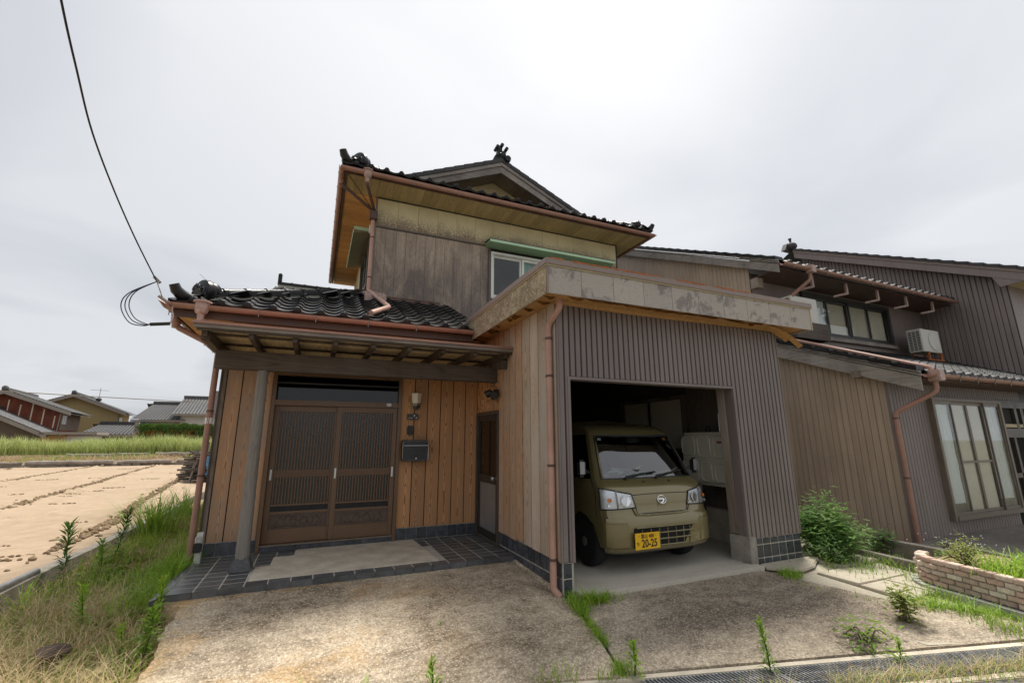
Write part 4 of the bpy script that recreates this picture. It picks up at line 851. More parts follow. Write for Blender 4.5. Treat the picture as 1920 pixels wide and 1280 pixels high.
# left side wall: planks and a door
sdw = B('side_wall', 'void_black', gar, GX0+.008, GX0+.05, GYF+.11, 5.6, .27, 2.85); B('side_wall_back', 'void_black', gar, GX0+.008, GX0+.05, 5.6, 6.5, 1.80, 2.85)
ys_ = [4.015, 4.20, 4.42, 4.63, 4.855, 5.05, 5.245, 5.44, 5.60]
for i, (a, b_) in enumerate(zip(ys_, ys_[1:])):
    m = MB(); zb = .268+(RN.uniform(-.012, .012)); cur = .02 if i in (3,) else 0
    m.add([(GX0-.018,a+.007,zb),(GX0-.018,b_-.007-(cur),zb+.004),(GX0+.007,b_-.007-cur,zb+.004),(GX0+.007,a+.007,zb),(GX0-.016,a+.007,2.84),(GX0-.016,b_-.007,2.84),(GX0+.007,b_-.007,2.84),(GX0+.007,a+.007,2.84)], [(0,1,2,3),(4,5,6,7),(0,1,5,4),(1,2,6,5),(2,3,7,6),(3,0,4,7)])
    m.build('plank', 'cedar_pale' if i < 4 else 'cedar_side', sdw, bevel=.0025)
planks(sdw, 5.60, 6.5, .19, 1.79, 2.84, 'cedar', GX0+.007, t=.023, axis='y')
df = MB(); df.box(GX0-.03, GX0+.05, 5.60, 5.645, .09, 1.79); df.box(GX0-.03, GX0+.05, 6.44, 6.485, .09, 1.79); df.box(GX0-.03, GX0+.05, 5.645, 6.44, 1.745, 1.79); df.box(GX0-.03, GX0+.05, 5.645, 6.44, .09, .125)
dfo = df.build('side_door_frame', 'sash_brown', gar, bevel=.004)
dl = MB(); dl.box(GX0-.012, GX0+.03, 5.647, 5.72, .127, 1.743); dl.box(GX0-.012, GX0+.03, 6.365, 6.438, .127, 1.743); dl.box(GX0-.012, GX0+.03, 5.72, 6.365, 1.66, 1.743); dl.box(GX0-.012, GX0+.03, 5.72, 6.365, .82, .93); dl.box(GX0-.012, GX0+.03, 5.72, 6.365, .127, .21)
dlo = dl.build('side_door', 'sash_dark', gar, bevel=.004); B('door_pane', 'glass_dark', dlo, GX0+.004, GX0+.010, 5.72, 6.365, .93, 1.66); B('door_panel', 'steel_grey', dlo, GX0+.002, GX0+.012, 5.72, 6.365, .21, .82); B('door_backing', 'void_black', dlo, GX0+.031, GX0+.045, 5.65, 6.43, .13, 1.74)
MB().lathe([(.0,.0),(.028,.0),(.028,.006),(.012,.01),(.012,.035),(.028,.045),(.031,.06),(.024,.075),(0,.078)], (GX0-.012, 5.685, .905), 14, (-1,0,0)).build('door_knob', 'silver', dlo, smooth=40); B('hinge', 'sash_brown', dlo, GX0-.034, GX0-.012, 6.42, 6.45, 1.45, 1.58)
# right and back walls, ceiling
B('right_wall', 'dark_jamb', gar, 5.56, 5.63, GYF+.11, 5.60, -.1, 2.85); B('right_wall', 'garage_lining', gar, 5.56, 5.63, 5.60, 10.2, -.1, 1.2); B('right_wall', 'garage_lining', gar, 5.56, 5.63, 5.60, 10.2, 2.12, 2.85); B('right_wall', 'garage_lining', gar, 5.56, 5.63, 7.3, 10.2, 1.2, 2.12)
B('right_wall_base', 'cement', gar, 5.44, 5.559, GYF+.25, 10.1, .0, .42); B('outer_cladding', 'siding_dark', gar, 5.631, 5.645, GYF+.06, 10.2, -.1, 2.85)
B('back_wall', 'garage_lining', gar, 2.3, 5.6, 10.1, 10.2, -.1, 2.85); B('inner_left_wall', 'garage_lining', gar, GX0+.052, GX0+.08, GYF+.11, 10.1, 0, 2.85); B('ceiling', 'garage_lining', gar, 2.3, 5.6, GYF+.11, 10.2, 2.60, 2.64)
pf = MB(); pf.box(5.50, 5.57, 7.16, 7.28, .43, 2.12); pf.box(5.50, 5.57, 5.62, 5.68, 1.2, 2.12); pf.box(5.50, 5.57, 5.68, 7.16, 2.05, 2.12); pf.box(5.50, 5.57, 5.68, 7.16, 1.2, 1.26); pfo = pf.build('inner_window_frame', 'dark_jamb', gar)
for a, b_, xx in ((5.68, 6.44, 5.52), (6.47, 7.16, 5.54)): B('inner_panel', 'panel_beige', pfo, xx, xx+.015, a, b_, 1.26, 2.05)
B('inner_mullion', 'sash_dark', pfo, 5.50, 5.545, 6.435, 6.475, 1.26, 2.05)
# flat roof and parapet
FX0, FX1, FY = 1.97, 5.93, 3.66
rfo = B('flat_roof', 'cement_grey', gar, FX0+.03, FX1-.03, FY+.03, 8.28, 2.92, 2.97)
npn = 10; w = (FX1-FX0)/npn
for i in range(npn): B('parapet_panel', 'parapet_board', rfo, FX0+i*w+.0025, FX0+(i+1)*w-.0025, FY, FY+.014, 2.805, 3.088)
for i in range(6): B('parapet_panel', 'parapet_side', rfo, FX0-.001, FX0+.013, FY+.016+i*.43+.002, FY+.016+(i+1)*.43-.002, 2.805, 3.088)
for i in range(10): B('parapet_panel', 'parapet_board', rfo, FX1-.013, FX1+.001, FY+.016+i*.43+.002, FY+.016+(i+1)*.43-.002, 2.805, 3.088)
B('corner_bead', 'cap_brown', rfo, FX0-.006, FX0+.016, FY-.006, FY-.001, 2.80, 3.09); B('corner_bead', 'trim_cream', rfo, FX1-.01, FX1+.005, FY-.006, FY-.001, 2.80, 3.09)
tc_ = MB(); tc_.box(FX0-.012, FX1+.012, FY-.013, FY-.001, 3.086, 3.100); tc_.box(FX0-.013, FX0-.002, FY-.001, 6.25, 3.086, 3.100); tc_.build('drip_trim', 'trim_cream', rfo)
cpf = MB(); cpf.box(FX0-.022, FX1+.022, FY-.024, FY+.12, 3.100, 3.165); cpf.box(FX0-.022, FX0+.12, FY+.121, 6.22, 3.100, 3.165); cpf.box(FX1-.12, FX1+.022, FY+.121, 8.2, 3.100, 3.165); cpf.build('parapet_cap', 'cap_brown', rfo, bevel=.003)
for i in range(8): B('cap_joint', 'cap_brown', rfo, FX0+.4+i*.5-.01, FX0+.4+i*.5+.01, FY-.0265, FY+.12, 3.10, 3.1675) if i in (1, 5) else None
rs = MB(); r = random.Random(3)
for i in range(160):
    x = FX0+.05+2.75*r.random(); q = mnoise.noise(V((x*3, 0, 0)))
    if q > -.15: rs.box(x-.01-.03*r.random(), x+.01+.03*r.random(), FY-.0255-.001*r.random(), FY+.02+.03*r.random(), 3.1655-.012*r.random(), 3.169+.004*r.random())
tag(rs.build('rust_crust', 'rust', rfo), kind='stuff')
B('parapet_core', 'cement_grey', rfo, FX0+.015, FX0+.11, FY+.13, 8.2, 2.975, 3.095); B('parapet_core', 'cement_grey', rfo, FX0+.015, FX1-.02, FY+.016, FY+.11, 2.975, 3.095)
# soffit with peeling veneer
B('soffit', 'soffit_wood', rfo, FX0+.02, FX1-.02, FY+.02, GYF-.03, 2.835, 2.85); B('soffit', 'soffit_side_wood', rfo, FX0+.02, GX0-.02, GYF-.029, 6.4, 2.835, 2.85)
B('soffit', 'soffit_wood', rfo, GX1+.02, FX1-.02, GYF-.029, 7.0, 2.835, 2.85)
r = random.Random(8)
for i in range(26):
    x = FX0+.25+3.0*r.random(); L = .15+.35*r.random(); wd = .02+.05*r.random(); y = FY+.04+.10*r.random(); dz = .02+.03*r.random()
    m = MB(); m.grid(lambda u, v: (x+L*u, y+wd*v+.01*math.sin(u*9+i), 2.834-dz*(math.sin(u*math.pi)*(1-v)**1.3)-.001), 6, 2); m.build('peeled_veneer', 'soffit_wood', rfo)
for i in range(16):
    y = FY+.15+2.2*r.random(); L = .12+.25*r.random(); m = MB(); m.grid(lambda u, v: (FX0+.05+L*.5*u+.03*v, y+.05*v, 2.834-.04*math.sin(u*math.pi)*(1-v)-.001), 5, 2); m.build('peeled_veneer', 'soffit_side_wood', rfo)
m = MB(); m.grid(lambda u, v: (FX0+.25+3.35*u, FY+.27+.07*v, 2.833-.028*v*(0.6+.4*math.sin(u*5))), 40, 3); m.build('peeled_veneer', 'soffit_wood', rfo)
for k, (xa, yb, L, dz) in enumerate(((5.30, .12, .66, .20), (5.42, .22, .44, .10))):
    m = MB(); m.grid(lambda u, v: (xa+L*u, FY+yb+.075*v+.05*u, 2.83-dz*u**1.8-.02*v*u), 10, 2); m.build('peeled_veneer', 'soffit_wood', rfo, smooth=True)

pipe(gar, [(GX0-.03, GYF-.12, 2.84), (GX0-.03, GYF-.12, 2.74), (GX0-.06, GYF+.08, 2.60), (GX0-.06, GYF+.08, .02), (GX0-.02, GYF+.02, -.04)], .034, 'copper_pale', (2.45, 2.05, 1.15, .28))
# ================================================================== the van in the garage
VX, VY = 3.67, 4.15
van = thing('van', 'olive green boxy van with a yellow number plate parked in the garage', 'van', (VX, VY+.56, 0))
ROWS = [(.20,.09,.66,.14),(.235,.025,.705,.15),(.27,.004,.722,.15),(.36,.0,.728,.15),(.45,.0,.730,.15),(.545,.004,.732,.15),(.575,.016,.734,.145),(.592,.034,.735,.14),(.606,.042,.735,.14),(.70,.048,.737,.135),(.80,.056,.737,.13),(.845,.068,.735,.13),(.90,.115,.727,.125),(.935,.165,.716,.12),(.962,.205,.704,.115),
        (1.13,.293,.671,.110),(1.30,.385,.638,.102),(1.46,.475,.607,.095),(1.505,.525,.596,.09),(1.55,.61,.580,.085),(1.585,.74,.566,.08),(1.615,1.0,.555,.06)]
def hcor(t): return 1-math.sqrt(max(0, 1-abs(t)**4.6))
def rowat(z):
    for a, b_ in zip(ROWS, ROWS[1:]):
        if a[0] <= z <= b_[0]: k = (z-a[0])/(b_[0]-a[0]); return [p+(q-p)*k for p, q in zip(a, b_)]
    return ROWS[0] if z < ROWS[0][0] else ROWS[-1]
def surf0(t, z):
    _, y, w, c = rowat(z); return V((VX+w*t, VY+y+c*hcor(t), z-.012*abs(t)**4 if z > 1.4 else z))
def surf(t, z, off=0):
    p = surf0(t, z)
    if off:
        e = .004; a = surf0(min(t+e, 1), z)-surf0(max(t-e, -1), z); b_ = surf0(t, z+e)-surf0(t, z-e); n_ = a.cross(b_).normalized()
        if n_.y > 0: n_ = -n_
        p = p+n_*off
    return p
NT = 40; tt = [-1+2*j/NT for j in range(NT+1)]
bd = MB(); zs_ = [r[0] for r in ROWS]
for z in zs_: bd.v += [tuple(surf0(t, z)) for t in tt]
iw0, iw1 = 14, 17
for i in range(len(ROWS)-1):
    for j in range(NT):
        if iw0 <= i < iw1 and abs((tt[j]+tt[j+1])/2) < .925: continue
        bd.f.append((i*(NT+1)+j, i*(NT+1)+j+1, (i+1)*(NT+1)+j+1, (i+1)*(NT+1)+j))
# sides
us_ = [0, .02, .05, .085, .12, .15, .18, .21, .25, .30, .36, .42, .5, .6, .7, .8, .9, .97, 1.0]; YR = 3.39
AX, AR = .56, .335
def sidep(sg, i, u):
    z, y, w, c = ROWS[i]; e = y+c; yy = e+(YR-e)*u; ww = w+(.7375-.70)*min(1, u/.08)*(1 if z < 1.0 else max(0, 1-(z-1.0)/.5)); zz = z
    if u > .9 and z > 1.3: pass
    for ax in (AX, 3.01):
        d = abs(yy-ax)
        if d < AR: zz = max(zz, .265+math.sqrt(AR*AR-d*d)*.98) if z < .62 else zz
    if z > 1.5 and u > 0: zz += .06*min(1, u*3)*(1 if z > 1.58 else .5)
    return (VX+sg*ww, VY+yy, zz)
for sg in (-1, 1):
    o = len(bd.v); m = len(us_)
    for i in range(len(ROWS)): bd.v += [sidep(sg, i, u) for u in us_]
    for i in range(len(ROWS)-1):
        for j in range(m-1):
            if iw0 <= i < iw1 and (1 <= j < 10 or 11 <= j < 17): continue
            bd.f.append((o+i*m+j, o+(i+1)*m+j, o+(i+1)*m+j+1, o+i*m+j+1))
# roof and back
zt = len(ROWS)-1
rf_l = [sidep(-1, zt, u) for u in us_]; rf_r = [sidep(1, zt, u) for u in us_]
o = len(bd.v); bd.v += rf_l+[((a[0]+b_[0])/2, a[1], a[2]+(.035 if k else .0)) for k, (a, b_) in enumerate(zip(rf_l, rf_r))]+rf_r; m = len(us_)
for j in range(m-1): bd.f += [(o+j, o+j+1, o+m+j+1, o+m+j), (o+m+j, o+m+j+1, o+2*m+j+1, o+2*m+j)]
bk = [sidep(-1, i, 1.0) for i in range(len(ROWS))]; bk2 = [sidep(1, i, 1.0) for i in range(len(ROWS))]; o = len(bd.v); bd.v += bk+bk2; k = len(ROWS)
bd.f += [(o+i, o+i+1, o+k+i+1, o+k+i) for i in range(k-1)]
body = bd.build('body', 'car_paint', van, smooth=28)
def patchmesh(name, mat, parent, poly, off, nu=10, nv=6, thick=.0, smooth=35):
    """poly = (t0,z0),(t1,z0'),(t1,z1'),(t0,z1): curved patch laid on the front surface"""
    (a, b_, c, d) = poly; mb = MB()
    def fn(u, v):
        lo = (a[0]+(b_[0]-a[0])*u, a[1]+(b_[1]-a[1])*u); hi = (d[0]+(c[0]-d[0])*u, d[1]+(c[1]-d[1])*u); return surf(lo[0]+(hi[0]-lo[0])*v, lo[1]+(hi[1]-lo[1])*v, off)
    mb.grid(fn, nu, nv)
    if thick:
        ring = [i*(nv+1) for i in range(nu+1)]+[nu*(nv+1)+j for j in range(1, nv+1)]+[i*(nv+1)+nv for i in range(nu-1, -1, -1)]+[j for j in range(nv-1, 0, -1)]
        o = len(mb.v); cen = V((VX, VY+.6, .6)); mb.v += [tuple(V(mb.v[i])+(cen-V(mb.v[i])).normalized()*thick) for i in ring]; mm = len(ring)
        mb.f += [(ring[i], ring[(i+1) % mm], o+(i+1) % mm, o+i) for i in range(mm)]
    return mb.build(name, mat, parent, smooth=smooth)
def line(name, mat, parent, pts, off, r, n=10):
    path = []
    for (a, b_) in zip(pts, pts[1:]):
        for i in range(n): u = i/n; path.append(surf(a[0]+(b_[0]-a[0])*u, a[1]+(b_[1]-a[1])*u, off))
    path.append(surf(*pts[-1], off)); return MB().tube(path, r, 6).build(name, mat, parent, smooth=60)
# windscreen
g_ = MB(); g_.grid(lambda u, v: surf(-.93+1.86*u, .962+.498*v, -.004), 24, 8); ws = g_.build('windscreen', 'car_glass', van, smooth=True)
line('windscreen_seal', 'black_plastic', ws, [(-.93,.966),(-.935,1.2),(-.925,1.455),(.925,1.455),(.935,1.2),(.93,.966),(-.93,.966)], .0, .009, 12)
patchmesh('shade_band', 'black_plastic', ws, ((-.90,1.435),(.90,1.435),(.90,1.46),(-.90,1.46)), -.003)
for sg in (-1, 1):
    for ja, jb, nm in ((1, 10, 'side_window'), (11, 17, 'side_window')):
        q = MB(); us2 = us_[ja:jb+1]; rows_ = list(range(iw0, iw1+1))
        q.v = [V(sidep(sg, i, u))-V((sg*.006,0,0)) for i in rows_ for u in us2]; m = len(us2); q.f = [(a*m+j, a*m+j+1, (a+1)*m+j+1, (a+1)*m+j) for a in range(len(rows_)-1) for j in range(m-1)]
        q.v = [tuple(p) for p in q.v]; q.build(nm, 'glass_dark', van, smooth=True)
    # door seam and handle
    sm = MB(); sm.tube([V(sidep(sg, i, .02))+V((sg*.001,0,0)) for i in range(6, 15)], .005, 5); sm.tube([V(sidep(sg, i, .36))+V((sg*.001,0,0)) for i in range(4, 20)], .005, 5); sm.build('door_seam', 'black_plastic', van)
    # mirrors
    mx_ = VX+sg*.845; mo = MB().box(mx_-.055, mx_+.055, VY+.33, VY+.41, .985, 1.175).build('wing_mirror', 'black_plastic', van, bevel=.03); MB().obox((VX+sg*.70, VY+.42, 1.03), (mx_, VY+.38, 1.06), .05, .035).build('mirror_arm', 'black_plastic', van, bevel=.01)
    MB().box(mx_-.045, mx_+.02, VY+.322, VY+.329, 1.02, 1.155).build('mirror_shell', 'steel_grey', mo, bevel=.003)
# headlights
for sg in (-1, 1):
    T = lambda a: sg*a
    hl = patchmesh('headlight', 'lamp_reflector', van, ((T(.495),.676),(T(.999),.662),(T(.999),.868),(T(.56),.806)), .003, 14, 8, .02)
    line('lamp_rim', 'black_plastic', hl, [(T(.495),.672),(T(.999),.658),(T(.999),.872),(T(.555),.812),(T(.495),.672)], .006, .0075)
    line('lamp_divider', 'steel_grey', hl, [(T(.79),.668),(T(.805),.845)], .010, .008)
    for tc0, zc, rr, mt in ((.665,.742,.052,'chrome'), (.905,.755,.020,'amber'), (.915,.70,.018,'chrome')):
        p = surf(T(tc0), zc, .008); MB().lathe([(rr*.25,-.012),(rr*.55,-.008),(rr,.010),(rr*1.12,.008)], p, 18, (sg*.25,-1,.12)).build('lamp_bowl', mt, hl, smooth=50)
    patchmesh('lamp_shelf', 'chrome', hl, ((T(.54),.695),(T(.78),.69),(T(.78),.706),(T(.54),.71)), .012)
    patchmesh('headlight_lens', 'lamp_lens', hl, ((T(.50),.679),(T(.998),.666),(T(.998),.864),(T(.562),.803)), .018, 14, 8)
    # bumper corner block with its bright upper facet
    blk = patchmesh('bumper_block', 'car_paint', van, ((T(.70),.285),(T(.985),.285),(T(.985),.520),(T(.70),.520)), .016, 10, 6, .03); patchmesh('block_facet', 'car_paint', blk, ((T(.70),.522),(T(.985),.522),(T(.975),.570),(T(.715),.570)), .010, 10, 3, .03)
    line('panel_seam', 'black_plastic', van, [(T(.985),.62),(T(.985),.30)], .001, .003); line('panel_seam', 'black_plastic', van, [(T(.495),.672),(T(.47),.60)], .002, .0035)
line('bonnet_seam', 'black_plastic', van, [(-.55,.800),(-.3,.806),(0,.808),(.3,.806),(.55,.800)], .001, .004)
line('panel_seam', 'black_plastic', van, [(-.50,.604),(-.3,.606),(.3,.606),(.50,.604)], .003, .004)
line('bumper_ledge', 'car_paint', van, [(-.55,.665),(-.50,.596),(-.3,.586),(.3,.586),(.50,.596),(.55,.665)], .006, .012)
patchmesh('bumper_lip', 'car_paint', van, ((-.97,.238),(.97,.238),(.97,.272),(-.97,.272)), .008, 24, 3, .03)
patchmesh('emblem_seat', 'car_paint', van, ((-.075,.672),(.075,.672),(.09,.695),(-.09,.695)), .006, 6, 3, .02)
# lower grille
gr = patchmesh('lower_grille', 'void_black', van, ((-.62,.275),(.34,.275),(.54,.468),(-.60,.468)), .0035, 14, 4)
for z, a in ((.468,.56), (.405,.55), (.342,.58), (.278,.40)): line('grille_bar', 'car_paint', gr, [(-a,z),(0,z),(a,z)], .008, .0085 if z != .335 else .012)
for t in (-.46,-.30,-.14,.02,.18,.33,.46): line('grille_rib', 'car_paint', gr, [(t,.278),(t,.453)], .006, .0055)
# emblem: oval ring with a slanted letter shape
em = MB(); pc = surf(0, .738, .006); ex, ez = V((1,0,0)), V((0,.28,1)).normalized()
ring = [pc+ex*.058*math.cos(a)+ez*.043*math.sin(a) for a in [2*math.pi*i/28 for i in range(29)]]; em.tube(ring, .0075, 8)
def EP(x, z): return pc+ex*x+ez*z+V((0,-.004,0))
em.prism([EP(*p) for p in ((-.054,.004),(-.046,.016),(.022,.016),(.040,.008),(.036,-.008),(.014,-.028),(-.016,-.036),(-.030,-.030),(-.004,-.020),(.016,-.004),(.012,.003))], (0,.006,0)); em.build('emblem', 'chrome', van, smooth=40)
# number plate
PC = V((VX-.295, VY-.034, .342)); plt = MB().box(PC.x-.165, PC.x+.165, PC.y, PC.y+.008, PC.z-.0825, PC.z+.0825).build('number_plate', 'plate_yellow', van, bevel=.003)
for tx, sz, dx, dz, bold in (('富山', .046, -.045, .047, .0004), ('480', .050, .050, .047, .0004), ('ち', .040, -.130, -.026, .0003), ('20-25', .105, .022, -.026, .0018)):
    o = obj('lettering', text_mesh(tx, sz, 'plate_black', bold), plt, (PC.x+dx, PC.y-.0015, PC.z+dz), (math.pi/2, 0, 0), (.86 if tx == '20-25' else .95, 1.05, 1))
for dx in (-.11, .11): MB().lathe([(0,-.004),(.006,-.004),(.006,0)], PC+V((dx,0,.052)), 8, (0,1,0)).build('plate_bolt', 'steel_grey', plt)
# wipers
for x0, x1, z1 in ((-.55, .12, 1.02), (.06, .72, 1.03)):
    wp = MB(); wp.tube([surf(x0,.945,.02), surf(x0+.03,.96,.035), surf((x0+x1)/2,1.0,.03)], [.016,.011,.007], 8); wp.tube([surf(x0+.10,.978,.018), surf((x0+x1)/2,1.003,.02), surf(x1,z1,.018)], .009, 6); wp.build('wiper', 'black_plastic', van, smooth=50)
for t in (-.22, .30): MB().lathe([(0,-.004),(.012,-.004),(.014,.0),(.014,.012)], surf(t,.925,.004), 10, (0,.7,-.7)).build('washer_nozzle', 'black_plastic', van)
# wheels
for sg in (-1, 1):
    for ax in (AX, 3.01):
        c = V((VX+sg*.645, VY+ax, .265)); wh = MB().lathe([(.17,-.07),(.235,-.075),(.262,-.055),(.268,0),(.262,.055),(.235,.075),(.17,.07)], c, 36, (sg,0,0)).build('tyre', 'tyre', van, smooth=40)
        rm = MB(); rm.lathe([(.172,.060),(.168,.066),(.155,.052),(.150,.030),(.12,.026),(.085,.050),(.055,.056),(.05,.075),(.03,.080),(0,.08)], c, 32, (sg,0,0)); rm.build('rim', 'rim', wh, smooth=35)
        for k in range(10):
            a = 2*math.pi*k/10; p = c+V((sg*.040,math.cos(a)*.118,math.sin(a)*.118)); MB().lathe([(.017,0),(.017,.004),(0,.004)], p, 8, (sg,0,0)).build('rim_hole', 'void_black', wh)
B('underbody', 'void_black', van, VX-.52, VX+.52, VY+.14, VY+3.3, .22, .40); B('arch_liner', 'void_black', van, VX-.70, VX+.70, VY+.24, VY+3.32, .40, .60)
# interior
B('dashboard', 'seat_fabric', van, VX-.63, VX+.63, VY+.24, VY+.60, .70, .935, bevel=.03); B('cabin_floor', 'seat_fabric', van, VX-.66, VX+.66, VY+.60, VY+3.3, .60, .64)
for x in (-.34, .34):
    s_ = B('seat', 'seat_fabric', van, VX+x-.23, VX+x+.23, VY+1.15, VY+1.6, .64, .85, bevel=.05); B('seat_back', 'seat_fabric', s_, VX+x-.22, VX+x+.22, VY+1.55, VY+1.68, .8, 1.30, bevel=.05); B('headrest', 'seat_fabric', s_, VX+x-.12, VX+x+.12, VY+1.58, VY+1.66, 1.31, 1.47, bevel=.03)
MB().tube([V((VX-.34,VY+.72,1.0))+V((math.cos(a)*.18,-math.sin(a)*.09,math.sin(a)*.15)) for a in [2*math.pi*i/24 for i in range(25)]], .013, 8).build('steering_wheel', 'black_plastic', van, smooth=60)
B('inside_mirror', 'black_plastic', van, VX-.02, VX+.20, VY+.60, VY+.63, 1.36, 1.43, bevel=.015); B('roof_lining', 'seat_fabric', van, VX-.52, VX+.52, VY+1.05, VY+3.3, 1.55, 1.57); B('rear_window', 'panel_beige', van, VX-.02, VX+.36, VY+3.36, VY+3.38, 1.22, 1.42); B('cabin_back', 'seat_fabric', van, VX-.6, VX+.6, VY+3.30, VY+3.34, .64, 1.2)
r = random.Random(4)
for k in range(15):
    x = VX-.36+.80*r.random(); y = VY+.34+.16*r.random(); a = r.uniform(-.5, .5); m = MB(); sx_, sy_ = r.uniform(.10,.17), r.uniform(.07,.11); h = r.uniform(.0,.06)
    m.grid(lambda u, v: ((u-.5)*sx_*2, (v-.5)*sy_*2, .01*math.sin(u*5+k)+h*u*(1-v)), 5, 4)
    obj('paper', m.raw('paper', 'paper' if k != 3 else 'paper_manila', True), van, (x, y, .955+.006*k), (r.uniform(-.3,.12), r.uniform(-.2,.2), a))
patchmesh('sticker', 'white_sticker', ws, ((-.87,1.395),(-.80,1.395),(-.80,1.43),(-.87,1.43)), -.009, 3, 3); 
MB().lathe([(0,0),(.026,0),(.026,.002),(0,.002)], surf(.78,1.415,-.012), 16, (0,-.7,.7)).build('sticker', 'orange_sticker', ws)
patchmesh('sticker', 'steel_grey', ws, ((.74,1.32),(.82,1.29),(.85,1.31),(.76,1.36)), -.010, 3, 3)
# ---- kerosene tank in the garage
tk = thing('oil_tank', 'cream steel heating-oil tank on legs beside the parked van', 'tank', (5.27, 4.9, 0))
tb = MB().box(5.10, 5.42, 4.40, 5.34, .77, 1.50).build('tank_body', 'tank', tk, bevel=.05)
rb = MB()
for y0, y1, z0, z1 in ((5.06,5.30,1.18,1.44),(4.78,5.00,1.16,1.44),(5.02,5.30,.83,1.12),(4.78,4.96,.83,1.08),(4.45,4.72,1.16,1.44),(4.45,4.72,.83,1.08)):
    q = [(y0+.04,z0),(y1-.04,z0),(y1,z0+.04),(y1,z1-.04),(y1-.04,z1),(y0+.04,z1),(y0,z1-.04),(y0,z0+.04)]
    MB().tube([(5.102,y,z) for y, z in q+[q[0]]], .010, 6).build('pressed_rib', 'tank', tb, smooth=60)
for y in (4.5, 5.24):
    for x in (5.14, 5.38): MB().obox((x, y, 0), (x, y, .79), .035, .035).build('leg', 'sash_brown', tk)
pipe(tk, [(5.26, 4.72, 1.48), (5.26, 4.72, 1.74), (5.26, 4.70, 1.78), (5.26, 4.64, 1.78), (5.26, 4.63, 1.72)], .016, 'silver', name='vent_pipe'); MB().lathe([(.03,0),(.03,.05),(.024,.05),(.024,.10),(0,.10)], (5.26, 4.93, 1.49), 12).build('gauge', 'black_plastic', tk, smooth=40); MB().lathe([(.05,0),(.05,.03),(.045,.04),(0,.04)], (5.26,4.55,1.49), 14).build('filler_cap', 'tank', tk, smooth=40)
B('label_plate', 'white_sticker', tb, 5.0985, 5.0995, 4.55, 4.66, 1.32, 1.38); B('label_plate', 'red_sticker', tb, 5.0975, 5.0983, 4.56, 4.65, 1.345, 1.375); B('label_plate', 'red_sticker', tb, 5.0985, 5.0995, 4.52, 4.57, .87, .92); B('label_plate', 'white_sticker', tb, 5.0985, 5.0995, 4.61, 4.66, .84, .87)
MB().tube([(5.08,4.50,.74),(5.06,4.47,.60),(5.06,4.46,.22)], .014, 8).build('drain_stick', 'soffit_wood', tk); 
# ================================================================== neighbouring house on the right
NX, NY, NX2 = 7.95, 3.94, 14.2
nh = thing('house', 'brown ribbed-metal house on the right with a large window and copper gutters', 'house', (NX, NY, 0))
core = MB(); core.box(NX+.03, 16.5, NY+.06, 12, -.2, 2.45); core.box(NX+.03, NX2, 6.06, 12, 2.45, 4.75); core.build('core', 'interior_dark', nh)
def ribs(parent, o, d, n_out, L, w, zf0, zf1, mat, skip=None, dep=.014):
    """vertical metal ribs along a wall; o start, d direction, zf(s) top/bottom as a function of s"""
    o, d, n_out = V(o), V(d), V(n_out); n = max(1, round(L/w)); w = L/n
    for i in range(n):
        s0, s1 = i*w, (i+1)*w; sm = (s0+s1)/2
        for za, zb in ([(zf0(sm), zf1(sm))] if not skip else skip(sm, zf0(sm), zf1(sm))):
            a, b_ = o+d*s0, o+d*s1; g = min(.008, w*.09) if dep > .01 else .0045
            q = [a+d*g*.4, a+d*g*1.5+n_out*dep, b_-d*g*1.5+n_out*dep, b_-d*g*.4]; m = MB(); zt_ = zf1
            lo = [V((p.x, p.y, za)) for p in q]
            if skip is None: hi = [V((p.x, p.y, zf1(((p-o).dot(d))))) for p in q]
            else: hi = [V((p.x, p.y, zb)) for p in q]
            k = 4; m.add(lo+hi, [(0,1,5,4),(1,2,6,5),(2,3,7,6),(4,5,6,7),(0,3,2,1)]); m.build('siding_rib', mat, parent)
LP, UPI = .40, .475                # pitches of lower and upper roofs
zlow = lambda y: 2.33+(y-3.45)*LP
sidew = MB().add([(NX+.01,NY+.01,-.2),(NX+.01,9,-.2),(NX+.01,9,3.9),(NX+.01,6.0,zlow(6.0)),(NX+.01,NY+.01,zlow(NY)-.05)], [(0,1,2,3,4)]).build('side_wall', 'sash_brown', nh)
ribs(sidew, (NX, NY+.02, 0), (0,1,0), (-1,0,0), 3.9, .098, lambda s: -.06, lambda s: zlow(NY+.02+s)-.06, 'siding_tan', dep=.009)
# upper side wall: runs back under the upper verge
zup = lambda y: 4.60+(y-5.28)*UPI
usw = MB().add([(NX+.012,6.0,2.9),(NX+.012,11,2.9),(NX+.012,11,zup(11)),(NX+.012,6.0,zup(6.0))], [(0,1,2,3)]).build('upper_side_wall', 'sash_dark', nh)
ribs(usw, (NX, 6.0, 0), (0,1,0), (-1,0,0), 4.6, .098, lambda s: 3.0, lambda s: zup(6.0+s)-.06, 'siding_tan', dep=.009)
# front wall of the ground floor with ribs, cut round the window and the entrance
WX0, WX1, WZ0, WZ1 = 8.98, 11.12, .24, 2.0
frw = MB(); frw.box(NX+.02, WX0, NY+.01, NY+.06, -.2, 2.5); frw.box(WX1, 16.4, NY+.01, NY+.06, 2.06, 2.5); frw.box(WX0, WX1, NY+.01, NY+.06, -.2, WZ0); frw.box(WX0, WX1, NY+.01, NY+.06, WZ1, 2.5); frw.box(12.9, 16.4, NY+.01, NY+.06, -.2, 2.06); fro = frw.build('front_wall', 'sash_dark', nh)
def sk(s, z0, z1):
    x = NX+s
    if x > 11.14: return [(2.10, z1)]
    return [(z0, WZ0-.05), (WZ1+.05, z1)] if WX0-.05 < x < WX1+.05 else [(z0, z1)]
ribs(fro, (NX, NY, 0), (1,0,0), (0,-1,0), 4.2, .083, lambda s: -.08, lambda s: 2.46, 'siding', sk)
